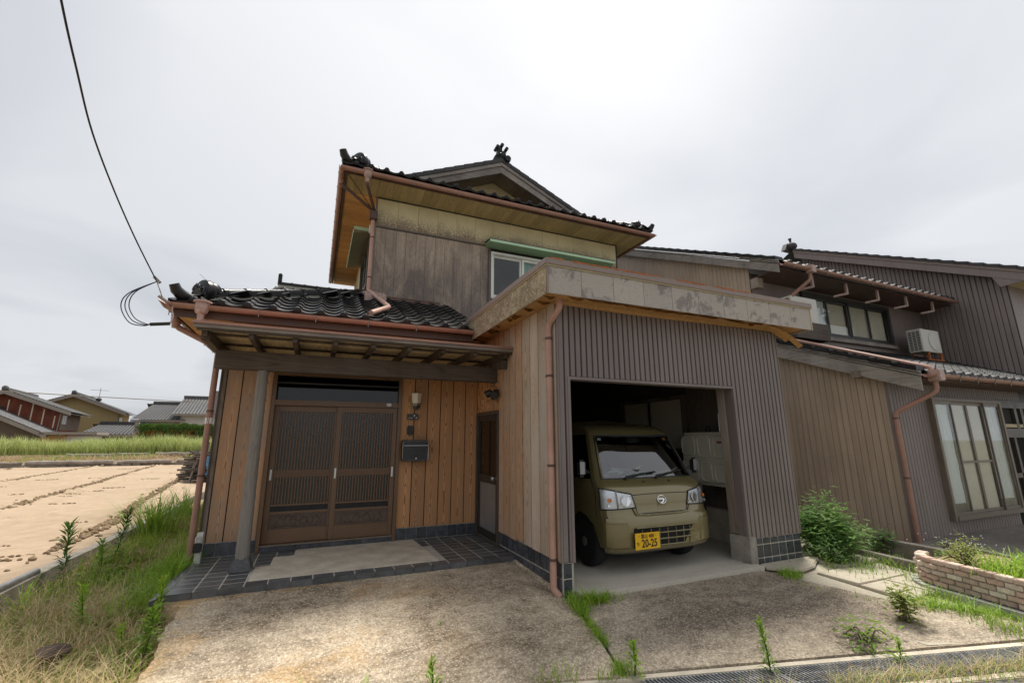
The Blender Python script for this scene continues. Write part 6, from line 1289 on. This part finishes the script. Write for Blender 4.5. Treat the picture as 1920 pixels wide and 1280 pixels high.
t = far_roofhouse('greenish house with a broad grey tiled roof behind the ivy fence', -18.0, -13.2, 60, 3.6, 1.95, 3.6, 'far_green', 'far_tile')
t = far_roofhouse('grey-walled house with a higher grey tiled roof beside the downpipe', -14.35, -9.6, 59.5, 4.25, 2.0, 3.5, 'far_grey', 'far_tile', left_hip=False)
m = MB(); m.tube([(-13.6,60.0,4.1), (-13.65,60.0,.5)], .05, 8); m.build('downpipe', 'far_trim', t)
far_roofhouse('small tiled roof peeping out between the khaki and the greenish house', -20.0, -16.8, 66, 3.3, .9, 2.2, 'far_brown', 'far_tile')
# ivy fence
fe = thing('fence', 'wire fence overgrown with hanging ivy in front of the tiled houses', 'fence', (-11.5, 50, .4))
for x in (-14.5, -13.0, -11.6, -10.2, -8.8, -7.6): MB().obox((x, 50, .2), (x, 50, 2.9), .10, .10).build('post', 'far_wood', fe)
for z in (.9, 1.8, 2.75): MB().tube([(-14.5, 50, z), (-7.6, 50, z)], .03, 6).build('rail', 'far_wood', fe)
MB().box(-14.6, -14.3, 49.9, 50.1, .2, 3.0).build('post', 'far_trim', fe)
iv = MB(); r = random.Random(6)
cols = [(-14.1+.34*i+r.uniform(-.08,.08), r.uniform(.05,.20), (.0 if r.random() < (.75 if i < 9 else .45) else 1.0)) for i in range(20)]
for i in range(15000):
    if r.random() < .38: x = r.uniform(-14.2,-7.5); z = 2.86+.22*mnoise.noise(V((x*1.7,0,0)))-abs(r.gauss(0,.22)); 
    else:
        cx_, wd, miss = r.choice(cols); x = cx_+r.gauss(0, wd*(1.35 if cx_ < -11 else .7)); z = r.uniform(.55, 2.8)
        if miss and z < r.uniform(.9, 2.4): continue
    y = 50+r.gauss(-.1,.13); s_ = r.uniform(.05,.10); a = r.uniform(0,6.28); e1 = V((math.cos(a), .4*math.sin(a), math.sin(a)*.7))*s_; e2 = V((-math.sin(a)*.6, r.uniform(-.5,.5), math.cos(a)))*s_; c = V((x,y,z)); iv.add([c-e1, c-e2*.7, c+e1, c+e2], [(0,1,2,3)])
tag(obj('ivy', iv.raw('ivy', 'ivy_leaf'), fe), kind='stuff')
iv2 = MB()
for i in range(500):
    x = r.choice((r.gauss(-13.3,.5), r.gauss(-11.3,.4), r.gauss(-10.2,.25))); z = r.uniform(.7,2.3); c = V((x, 49.75, z)); s_ = .08; iv2.add([c+V((-s_,0,0)), c+V((0,0,-s_)), c+V((s_,0,0)), c+V((0,0,s_))], [(0,1,2,3)])
tag(obj('withered_leaves', iv2.raw('withered_leaves', 'orange_leaf'), fe), kind='stuff')
# wood pile with a blue sheet
wp = thing('wood_pile', 'heap of grey branches with a scrap of blue sheet behind the house corner', 'wood pile', (-2.9, 18.9, 0)); r = random.Random(9)
for i in range(95):
    z = r.uniform(.08, .98); sp = .9*(1-.25*z); y = 19.2+r.uniform(-.5,.6); x = -2.75+r.uniform(-.25,.25); L = r.uniform(.7, 1.25)*sp+.3; a = r.uniform(-.45,.45)
    d = V((math.cos(a)*L, math.sin(a)*L, r.uniform(-.14,.14))); c = V((x,y,z)); MB().tube([c-d, c+V((0,0,r.uniform(-.05,.05))), c+d], [r.uniform(.018,.04)]*3, 6).build('branch', 'branch', wp, smooth=40)
for x, h in ((-3.75,1.05),(-3.45,1.35),(-3.2,1.25),(-2.9,1.6)): MB().tube([(x, 18.75, -.1), (x+.12, 18.8, h)], .035, 7).build('stake', 'old_log', wp, smooth=40)
MB().obox((-3.72,18.5,.0),(-3.55,18.55,.85), .05, .04).build('stake', 'old_log', wp)
m = MB(); m.grid(lambda u, v: (-3.30+.42*u+.08*math.sin(v*7), 18.42+.05*math.sin(u*9+v*4), .28+.60*v-.12*u*u), 10, 12); m.build('blue_sheet', 'tarp_blue', wp, smooth=True); m = MB(); m.grid(lambda u, v: (-3.05+.22*u, 18.40+.04*math.sin(u*12+v*6), .55+.33*v), 6, 8); m.build('white_sheet', 'white_post', wp, smooth=True)
# overhead wires
tag(MB().tube([(-40, 47, 5.9), (-18.5, 47, 5.0), (-6, 47, 4.55), (20, 47, 5.5)], .035, 6).build('overhead_wire', 'far_trim'), 'thin overhead wire crossing the sky above the far houses', 'wire')
sv = [(-1.72,5.78,3.10),(-1.7692,5.2,3.328),(-1.774,4.6,3.519),(-1.70,3.9,3.634),(-1.58,3.3,3.70),(-1.44,2.7,3.74),(-1.1,1.4,3.80),(-.2,-2,4.0),(1.0,-6,4.6)]
def smooth_path(P_, n=6):
    P_ = [V(p) for p in P_]; out = []
    for i in range(len(P_)-1):
        p0, p1, p2, p3 = P_[max(i-1,0)], P_[i], P_[i+1], P_[min(i+2,len(P_)-1)]
        for k in range(n):
            t_ = k/n; out.append(.5*((2*p1)+(p2-p0)*t_+(2*p0-5*p1+4*p2-p3)*t_**2+(3*p1-p0-3*p2+p3)*t_**3))
    return out+[P_[-1]]
sw_t = thing('service_cable', 'black service cable dropping from the sky to the roof corner', 'cable', (-1.72, 5.78, 3.1))
MB().tube(smooth_path(sv), .0065, 8).build('cable', 'wire_black', sw_t, smooth=True)
an = V((-1.72, 5.78, 3.10)); MB().tube([an, an+V((.03,.0,-.07)), V((-1.66,5.85,2.93))], .005, 6).build('stay', 'bracket', sw_t); MB().obox(an+V((-.03,0,.05)), an+V((.03,0,-.01)), .03, .03).build('clamp', 'bracket', sw_t); MB().tube([V((-1.70,5.84,2.96)), V((-1.62,5.87,2.90))], .018, 8).build('clamp', 'bracket', sw_t)
for k in range(3):
    rr = .17+.03*k; c = V((-1.78-.01*k, 5.74, 2.90-.01*k)); MB().tube(smooth_path([an, c+V((-rr*.55,0,.05)), c+V((-rr*.75,0,-.10)), c+V((-rr*.35,0,-.235-.015*k)), c+V((.05,.0,-.29)), c+V((.10,0,-.285+.01*k))]), .0055, 6).build('cable_loop', 'wire_blue' if k == 1 else 'wire_black', sw_t, smooth=True)
MB().tube([(-1.70,5.74,2.61),(-1.53,5.74,2.635)], .019, 8).build('splice', 'black_plastic', sw_t, smooth=40); MB().tube(smooth_path([(-1.53,5.74,2.64),(-1.52,5.77,2.72),(-1.55,5.82,2.80),(-1.56,5.84,2.86)]), .008, 6).build('cable_loop', 'leader', sw_t, smooth=True)
# ---- fixtures on the porch wall
def fx(name, label, cat, p): return thing(name, label, cat, p)
F = 6.475+.004
t = fx('wall_lamp', 'white glass wall lamp right of the entrance', 'lamp', (1.30, F, 1.84)); MB().lathe([(.05,0),(.062,.065),(.075,.17),(.07,.175),(0,.175)], (1.30, F-.075, 1.88), 4).build('lamp_shade', 'opal', t, bevel=.008); MB().lathe([(.045,-.02),(.054,0),(.060,.05),(.055,.055)], (1.30,F-.075,1.86), 4).build('lower_glass', 'glass_frost', t); MB().box(1.275,1.325,F-.09,F,1.83,1.87).build('bracket', 'black_plastic', t, bevel=.005)
t = fx('name_plate', 'small dark name plate with white lettering under the wall lamp', 'sign', (1.265, F, 1.68)); B('plate', 'sash_dark', t, 1.19, 1.345, F-.012, F, 1.685, 1.765, bevel=.002)
mk = MB(); 
for x, z, s_ in ((1.29,1.74,.013),(1.32,1.71,.012)):
    for dz in (-.5, .1, .7): mk.box(x-s_*.7, x+s_*.7, F-.0135, F-.0122, z+s_*dz-.0018, z+s_*dz+.0018)
    mk.box(x-.0018, x+.0018, F-.0137, F-.0122, z-s_*.7, z+s_*.9)
for i in range(9): mk.box(1.205+i*.007, 1.2095+i*.007, F-.0135, F-.0122, 1.707, 1.713)
tag(mk.build('lettering', 'white_sticker', t), kind='stuff')
t = fx('intercom', 'black doorbell intercom above the mailbox', 'intercom', (1.235, F, 1.47)); B('case', 'black_plastic', t, 1.20, 1.275, F-.03, F, 1.475, 1.60, bevel=.005); B('button', 'black_satin', t, 1.222, 1.253, F-.035, F-.0305, 1.49, 1.525, bevel=.003); MB().lathe([(.013,0),(.013,.004),(0,.004)], (1.2375,F-.031,1.572), 14, (0,-1,0)).build('lens', 'black_satin', t)
t = fx('mailbox', 'black mailbox with a silver rim beside the entrance', 'mailbox', (1.305, F, 1.11)); bx_ = B('box', 'black_satin', t, 1.125, 1.485, F-.13, F, 1.115, 1.405, bevel=.015); MB().tube([(1.14,F-.131,1.13),(1.47,F-.131,1.13),(1.482,F-.131,1.142),(1.482,F-.131,1.378),(1.47,F-.131,1.39),(1.14,F-.131,1.39),(1.128,F-.131,1.378),(1.128,F-.131,1.142),(1.14,F-.131,1.13)], .005, 6).build('rim', 'silver', t, smooth=60); B('flap_line', 'silver', t, 1.135, 1.475, F-.134, F-.1305, 1.325, 1.330); MB().lathe([(.010,0),(.010,.006),(0,.006)], (1.315,F-.13,1.155), 12, (0,-1,0)).build('lock', 'silver', t)
t = fx('security_light', 'black twin sensor light on the garage side wall above the small door', 'light', (2.24, 5.63, 2.0)); B('base', 'black_plastic', t, 2.19, 2.245, 5.60, 5.68, 1.97, 2.07, bevel=.01); MB().lathe([(.02,-.04),(.045,-.03),(.055,.05),(0,.05)], (2.17, 5.56, 2.00), 12, (-.4,-.6,-.4)).build('lamp_head', 'black_plastic', t, smooth=40); MB().lathe([(.02,-.04),(.045,-.03),(.055,.05),(0,.05)], (2.16, 5.74, 2.03), 12, (-.6,.5,-.4)).build('lamp_head', 'black_plastic', t, smooth=40); MB().blob((2.18,5.64,1.955), .03,.03,.03,10,6).build('sensor', 'black_satin', t, smooth=True)
t = fx('meter_box', 'grey electricity meter box on the left wall of the wooden house', 'meter', (-1.2, 7.2, 1.7)); B('case', 'steel_grey', t, -1.33, -1.115, 7.10, 7.32, 1.72, 2.06, bevel=.04)
t = fx('lockbox_post', 'white square post with a black padlock box at the porch corner', 'post', (-1.10, 6.30, 0)); B('post', 'white_post', t, -1.10, -1.04, 6.24, 6.30, -.1, .40, bevel=.004); B('lock_box', 'black_plastic', t, -1.115, -1.035, 6.19, 6.235, .20, .30, bevel=.01); MB().tube([(-1.10,6.215,.30),(-1.10,6.215,.35),(-1.075,6.215,.375),(-1.05,6.215,.35),(-1.05,6.215,.30)], .007, 8).build('shackle', 'silver', t, smooth=60)
t = fx('rusty_cap', 'rusty round iron standpipe lid among the dry grass', 'lid', (-1.60, 4.62, -.2)); MB().lathe([(.06,-.02),(.055,.10),(.05,.10)], (-1.60,4.62,-.20), 16, (.1,0,1)).build('pipe', 'pot_rust', t, smooth=40); MB().lathe([(.0,.0),(.095,.0),(.102,.008),(.098,.022),(.06,.030),(0,.034)], (-1.59,4.62,-.085), 20, (.12,-.08,1)).build('lid', 'pot_rust', t, smooth=40)
tag(MB().box(-2.12,-1.98,5.55,5.62,-.17,-.155).build('litter', 'white_sticker', bevel=.004), 'white scrap of plastic lying in the weeds', 'litter')
# ================================================================== vegetation
def blade(mb, p, a, h, w, bend, n=3, droop=1.0):
    p = V(p); d = V((math.cos(a), math.sin(a), 0)); s_ = V((-d.y, d.x, 0)); o = len(mb.v)
    for i in range(n+1):
        t_ = i/n; c = p+d*(bend*h*t_*t_)+V((0,0,h*(t_-.30*bend*droop*t_*t_*t_))); ww = w*(1-t_**1.6)*.5
        if i < n: mb.v += [tuple(c-s_*ww), tuple(c+s_*ww)]
        else: mb.v.append(tuple(c))
    for i in range(n-1): mb.f.append((o+2*i, o+2*i+1, o+2*i+3, o+2*i+2))
    mb.f.append((o+2*n-2, o+2*n-1, o+2*n))
def field(name, mat, n, samp, h, w, bend, seed, label=None, cat='grass', segs=3):
    r = random.Random(seed); mb = MB()
    for i in range(n):
        q = samp(r)
        if q is None: continue
        x, y, z, k = q; blade(mb, (x, y, z), r.uniform(0, 6.283), r.uniform(*h)*k, r.uniform(*w), r.uniform(*bend), segs)
    o = obj(name, mb.raw(name, mat)); return tag(o, label, cat if label else None, kind='stuff')
nz_ = lambda x, y, s=1., o=0.: mnoise.noise(V((x*s, y*s, o)))
def inverge(x, y): return (x < -1.14 if y > 5.08 else x < -.95+jag(y)) and not (y < 4.15 and x > -.80)
def sv1(cond, y0=2.6, y1=12.0):
    def f(r):
        u = r.random(); y = y0+(y1-y0)*u**1.5; x = r.uniform(-2.43, -.86)
        if y > 6.4 and x > -1.2: return None
        if not inverge(x, y) or not cond(x, y, r): return None
        return x, y, zv(x, y), 1.0
    return f
rb_ = random.Random(61); lf = MB()
for i in range(420):      # broad-leaved rosettes among the grass
    y = 4.3+5.2*rb_.random()**1.3; x = rb_.uniform(-2.35, -1.2)
    if not inverge(x, y) or nz_(x, y, 1.1, 17) < .02: continue
    c = V((x, y, zv(x, y)+.01)); n_ = rb_.randint(5, 9); L0 = rb_.uniform(.03, .085)
    for k in range(n_):
        a = 6.283*k/n_+rb_.uniform(-.3, .3); d = V((math.cos(a), math.sin(a), rb_.uniform(.15, .9))).normalized(); s_ = V((-math.sin(a), math.cos(a), 0)); L = L0*rb_.uniform(.7, 1.2); w_ = L*.30
        lf.add([c, c+d*L*.5-s_*w_, c+d*L-V((0,0,L*.2)), c+d*L*.5+s_*w_], [(0,1,2,3)])
tag(obj('broad_weeds', lf.raw('broad_weeds', 'grass_green')), 'broad-leaved low weeds among the grass of the strip', 'weeds', kind='stuff')
# strip beside the porch: low green cover, dry straw towards the road, green tufts
field('green_weeds', 'clover', 22000, sv1(lambda x, y, r: nz_(x, y, .9, 2) > r.uniform(-.5, .35)-(.25 if y > 5.2 else -.15)), (.03, .10), (.006, .014), (.2, 1.2), 1, 'low olive-green ground cover on the strip beside the porch')
field('verge_grass', 'grass_lime', 9000, sv1(lambda x, y, r: nz_(x, y, 1.2, 7) > r.uniform(-.25, .5)), (.08, .24), (.005, .011), (.2, .9), 2, 'green grass growing through the strip beside the porch')
field('dry_grass', 'grass_dry', 22000, sv1(lambda x, y, r: y < 5.9 and nz_(x, y, .8, 12) > r.uniform(-.7, .35)+(y-4.7)*.45, 2.6, 6.6), (.12, .36), (.0035, .0075), (.5, 1.7), 3, 'flattened straw-coloured dry grass at the near left')
field('dry_stalks', 'grass_dry', 2600, sv1(lambda x, y, r: 5.0 < y < 7.6 and nz_(x, y, 1.1, 30) > r.uniform(-.1, .6), 4.8, 8.0), (.15, .42), (.003, .005), (.3, 1.2), 4, 'thin dry stalks standing among the green weeds')
def near_edge(r):
    y = r.uniform(5.2, 7.2); x = -1.17-abs(r.gauss(0, .13)); return (x, y, zv(x, y), 1) if nz_(y, 0, 1.7, 3) > -.35 else None
field('bright_grass', 'grass_lime', 3600, near_edge, (.12, .36), (.007, .015), (.3, 1.0), 5, 'bright green grass against the edge of the porch tiles')
def tuft(name, label, p, n, h, w, spread, mat, seed, bend=(.3, 1.1)):
    r = random.Random(seed); mb = MB(); p = V(p)
    for i in range(n):
        a = r.uniform(0, 6.283); d = abs(r.gauss(0, spread)); blade(mb, p+V((math.cos(a)*d, math.sin(a)*d, 0)), a+r.gauss(0, .5), r.uniform(*h), r.uniform(*w), r.uniform(*bend), 4)
    o = obj(name, mb.raw(name, mat), None); return tag(o, label, 'grass tuft')
tuft('grass_tuft', 'tall arching grass tuft beside the kerb, largest on the strip', (-2.22, 9.2, -.02), 200, (.35, .82), (.010, .022), .20, 'grass_green', 11)
tuft('grass_tuft', 'green grass tuft behind the big one, near the sand', (-2.3, 11.2, 0), 90, (.3, .7), (.010, .02), .22, 'grass_green', 12)
tuft('grass_tuft', 'small green grass tuft at the foot of the white lockbox post', (-1.20, 6.15, -.05), 70, (.2, .42), (.008, .016), .10, 'grass_lime', 13)
tuft('grass_tuft', 'upright bright blades in front of the kerb at the left edge', (-2.33, 5.9, -.15), 26, (.25, .48), (.010, .018), .07, 'grass_lime', 14)
def stalk_plant(label, p, h, seed, mat='grass_green', n=60, ll=.13, lw=.012, lean=(0, 0)):
    r = random.Random(seed); t = thing('weed_plant', label, 'weed', p, 'tall leafy weeds'); p = V(p)
    lean = (r.uniform(-.14,.14)*h+lean[0], r.uniform(-.12,.12)*h+lean[1]); top = p+V((lean[0], lean[1], h)); MB().tube([p-V((0,0,.02)), p+(top-p)*.5+V((.01,0,0)), top], [.006, .005, .003], 6).build('stem', 'grass_deep', t)
    mb = MB()
    for i in range(n):
        k = (i+.5)/n; c = p+(top-p)*(.12+.88*k); a = i*2.4+r.uniform(-.6,.6); L = ll*(1.15-.5*k)*r.uniform(.55,1.3); d = V((math.cos(a), math.sin(a), r.uniform(.0,.6)+.9*k)).normalized(); s_ = V((-math.sin(a), math.cos(a), 0)); e = c+d*L-V((0,0,L*.28*(1-k))); m_ = c+d*L*.5+V((0,0,.01))
        mb.add([c, m_-s_*lw, e, m_+s_*lw], [(0,1,2,3)])
    obj('leaves', mb.raw('leaves', mat), t); return t
stalk_plant('tall dark green leafy weed standing against the kerb, leftmost', (-2.30, 6.6, -.12), .62, 1, 'grass_deep', 90, .17, .013)
stalk_plant('leafy weed against the kerb, next right of the tallest one', (-2.20, 7.6, -.06), .55, 2, 'grass_deep', 80, .15, .012)
stalk_plant('shorter light green weed between the two kerbside weeds', (-2.05, 6.75, -.1), .40, 3, 'grass_green', 60, .13, .012)
stalk_plant('lime green weed in the straw, above the rusty lid', (-1.62, 5.15, -.19), .40, 4, 'grass_lime', 60, .11, .012)
stalk_plant('lime green weed at the corner of the drive slab by the tiles', (-1.10, 5.02, -.17), .40, 5, 'grass_lime', 64, .10, .012)
stalk_plant('bushy green weed at the broken edge of the drive', (-1.02, 4.45, -.2), .36, 6, 'grass_green', 90, .12, .013)
stalk_plant('small green weed left of the broken drive edge', (-1.20, 4.62, -.2), .24, 7, 'grass_lime', 40, .08, .010)
stalk_plant('upright pale weed growing out of the drain gratings', (3.02, yl(3.02)-.14, -.2), .34, 8, 'grass_green', 80, .075, .008)
stalk_plant('green weed at the near end of the drain, left of the gratings', (2.15, yl(2.15)-.03, -.2), .22, 9, 'grass_lime', 50, .08, .010)
stalk_plant('small weed at the right end of the middle grating', (3.95, yl(3.95)-.16, -.17), .16, 10, 'grass_lime', 40, .06, .008)
stalk_plant('slender weed in the middle of the left drive slab', (1.06, 3.95, -.12), .07, 15, 'grass_lime', 12, .05, .006)
stalk_plant('lime weed at the front edge of the left drive slab', (.84, yl(.84)-.02, -.22), .20, 16, 'grass_lime', 30, .09, .009)
# weeds in the joints and along the drain
def jw(r):
    y = yl(2.1)+(3.95-yl(2.1))*r.random(); 
    if nz_(y, 1, 2.2, 8) < -.36: return None
    k = .55+.6*max(0, nz_(y, 3, 1.5, 4))+(.5 if y > 3.6 or y < 3.1 else 0); x = joint(y)+.018+r.gauss(0, .035*k); return x, y, min(zl(x, y), zright(x, y))-.02, k
field('joint_weeds', 'grass_lime', 1500, jw, (.04, .14), (.004, .009), (.3, 1.3), 21, 'line of green weeds in the joint between the two drive slabs')
def gcorner(r):
    x = 2.36+abs(r.gauss(0, .16)); y = 3.84-abs(r.gauss(0, .05)); return x, y, -.05, 1-.5*min(1, (x-2.36)/.5)
field('corner_weeds', 'grass_lime', 240, gcorner, (.07, .20), (.005, .011), (.4, 1.4), 22, 'green weeds at the foot of the garage corner post')
def pw1(r):
    t_ = r.random(); y = 3.72-1.7*t_; x = fre(y)+.05+r.gauss(0, .07+.05*math.sin(t_*3.1)); return (x, y, zp(x, y)-.02, .5+.8*max(0, .5+nz_(x, y, 2.4, 3))) if nz_(x, y, 2.1, 6) > .08 else None
field('path_weeds', 'grass_lime', 2600, pw1, (.04, .13), (.004, .009), (.4, 1.4), 23, 'bright green weeds between the forecourt and the paving slabs')
def pw2(r):
    q = r.choice(((5.9, 3.55, .22), (6.35, 3.5, .15), (6.45, 3.05, .12), (6.1, 2.95, .12), (5.65, 2.7, .10), (5.45, 2.35, .10), (5.3, 2.1, .10))); x, y = r.gauss(q[0], q[2]), r.gauss(q[1], q[2]); return x, y, zp(x, y)-.02, 1
field('slab_weeds', 'grass_green', 1000, pw2, (.05, .2), (.005, .010), (.3, 1.2), 24, 'green weeds sprouting between the paving slabs')
def dw(r):
    x = 1.6+3.9*r.random()**.7; o = .30+abs(r.gauss(0, .10)); return (x, yl(x)-o, zr(x)-.03, 1) if nz_(x, 2, 1.9, 5) > (.0 if x < 3.6 else -.3) else None
field('drain_straw', 'grass_dry', 1900, dw, (.06, .19), (.002, .004), (.4, 1.4), 25, 'dry straw along the road side of the drain')
field('drain_weeds', 'grass_green', 1000, dw, (.04, .12), (.004, .008), (.4, 1.3), 26, 'green weeds along the road side of the drain')
def de(r):
    x = r.choice((-.35, .05, .12, .34, .42, .84, 1.55, 1.72, 1.95, 2.05)); x = r.gauss(x, .035); return x, yl(x)-.035+r.gauss(0, .012), zr(x)-.09, 1
field('edge_weeds', 'grass_lime', 260, de, (.10, .26), (.006, .012), (.2, .8), 27, 'blades of grass along the front edge of the left drive slab')
# bush between the garage and the tan wall
def bush(label, p, rx, ry, rz, n, seed, mat, ls=.03, stems=9, feather=True):
    t = thing('bush', label, 'bush', p); r = random.Random(seed); p = V(p); mb = MB(); st_ = MB()
    for s_ in range(stems):
        a = r.uniform(0, 6.283); rad = r.random()**.6; tip = p+V((rx*rad*math.cos(a), ry*rad*math.sin(a), rz*(1-.6*rad*rad)*r.uniform(.5, 1.25))); mid = p+(tip-p)*.5+V((0,0,.08)); path = smooth_path([p+V((r.gauss(0,.03), r.gauss(0,.03), 0)), mid, tip], 5); st_.tube(path, [.008*(1-.7*i/len(path)) for i in range(len(path))], 5)
        for j in range(n//stems):
            k = r.random()**.6; i0 = min(len(path)-1, int(k*len(path))); sc_ = .035+.05*min(rx, rz)/.5; c = path[i0]+V((r.gauss(0,sc_), r.gauss(0,sc_), r.gauss(0,sc_))); a2 = r.uniform(0, 6.283); d = V((math.cos(a2), math.sin(a2), r.uniform(-.2,.7))).normalized(); L = ls*r.uniform(.8, 1.9); q = d.cross(V((0,0,1))).normalized()*L*(.22 if feather else .4); e = c+d*L*2; m_ = c+d*L; mb.add([c, m_-q, e-V((0,0,L*.3)), m_+q], [(0,1,2,3)])
    st_.build('stems', 'bark', t); obj('leaves', mb.raw('leaves', mat), t); return t
bush('feathery green bush between the garage and the tan wall', (6.15, 4.05, -.08), .50, .38, .60, 5200, 31, 'bush_light', .034, 30)
bush('low green growth in front of the feathery bush', (5.88, 3.72, -.06), .22, .15, .26, 900, 32, 'bush_leaf', .024, 10)
bush('small brownish seedling bush at the edge of the forecourt', (4.72, 2.52, -.13), .12, .10, .26, 330, 33, 'clover', .022, 8, False)
bush('thin weed spreading flat on the forecourt before the seedling', (4.05, 2.45, -.16), .22, .15, .10, 130, 34, 'grass_green', .03, 7)
bush('flowering weed mound at the back of the brick planter', (6.12, 2.62, .12), .30, .26, .20, 700, 35, 'clover', .018, 22)
bush('leafy weed behind the low garden wall', (6.85, 3.75, -.06), .18, .12, .24, 240, 36, 'bush_leaf', .035, 8)
bush('leafy weed between the garden wall and the planter', (6.75, 3.05, -.06), .14, .10, .18, 180, 37, 'bush_leaf', .03, 8)
bush('green shrub tip at the right edge of the picture', (9.6, 2.95, -.02), .3, .25, .40, 700, 38, 'grass_green', .05, 10)
rr_ = random.Random(5); mb = MB()
for i in range(46):
    c = V((6.05+rr_.gauss(0,.16), 2.62+rr_.gauss(0,.14), .36+rr_.uniform(-.06,.09))); s_ = .008; mb.add([c+V((-s_,0,0)), c+V((0,-s_,.003)), c+V((s_,0,0)), c+V((0,s_,.003))], [(0,1,2,3)])
tag(obj('white_flowers', mb.raw('white_flowers', 'white_sticker')), 'tiny white flowers on the mound in the brick planter', 'flowers', kind='stuff')
def pg(r): return r.uniform(5.72, 6.6), r.uniform(1.2, 2.45), .155, 1
field('planter_grass', 'grass_lime', 1300, pg, (.08, .26), (.008, .016), (.3, 1.1), 40, 'long green grass filling the near part of the brick planter')
ol = thing('orange_flower', 'orange trumpet flowers by the garage corner', 'flower', (5.78, 4.25, 0)); mb = MB(); MB().tube([(5.80,4.25,.0),(5.76,4.22,.45),(5.75,4.2,.78)], .006, 6).build('stem', 'bark', ol)
for i in range(26):
    c = V((5.75+rr_.gauss(0,.025), 4.2, .50+.34*rr_.random())); s_ = .022; a = rr_.uniform(0,6); mb.add([c, c+V((s_*math.cos(a),0,s_)), c+V((0,-s_,s_*1.6)), c+V((-s_*math.cos(a),0,s_))], [(0,1,2,3)])
obj('petals', mb.raw('petals', 'orange_leaf'), ol)
mb = MB()
for i in range(10):
    c = V((-1.7+rr_.gauss(0,.25), 7.6+rr_.gauss(0,.5), .03)); s_ = .018
    for k in range(5): a = k*1.257; mb.add([c, c+V((s_*math.cos(a-.4), s_*math.sin(a-.4), .008)), c+V((s_*1.4*math.cos(a), s_*1.4*math.sin(a), .012)), c+V((s_*math.cos(a+.4), s_*math.sin(a+.4), .008))], [(0,1,2,3)])
tag(obj('pink_flowers', mb.raw('pink_flowers', 'pink_petal')), 'a few small pink flowers in the green cover', 'flowers', kind='stuff')
# vegetation beyond the field
def far1(r): x = r.uniform(-26, -3.5); y = 41.3+4.5*r.random(); return x, y, .42, .75+.5*max(-.3, nz_(x, y, .25, 2))
field('tall_grass', 'grass_far', 16000, far1, (.9, 1.9), (.025, .055), (.2, .7), 51, 'tall pale green grass along the far side of the field')
def far2(r): x = r.uniform(-22, -3); y = 33.4+7*r.random(); return (x, y, .2, 1) if nz_(x, y, .35, 9) > r.uniform(-.5, .4) else None
field('dry_bank_grass', 'grass_straw', 8000, far2, (.15, .55), (.015, .03), (.3, 1.4), 52, 'brown dead grass on the bank beyond the sand')
def far3(r): x = r.choice((-14.6, -12.9, -10.4, -6.5)); return x+r.gauss(0, .5), r.uniform(33.6, 41), .2, 1
field('bank_weeds', 'grass_green', 500, far3, (.2, .7), (.02, .04), (.2, .8), 53, 'green weeds on the dry bank beyond the sand')
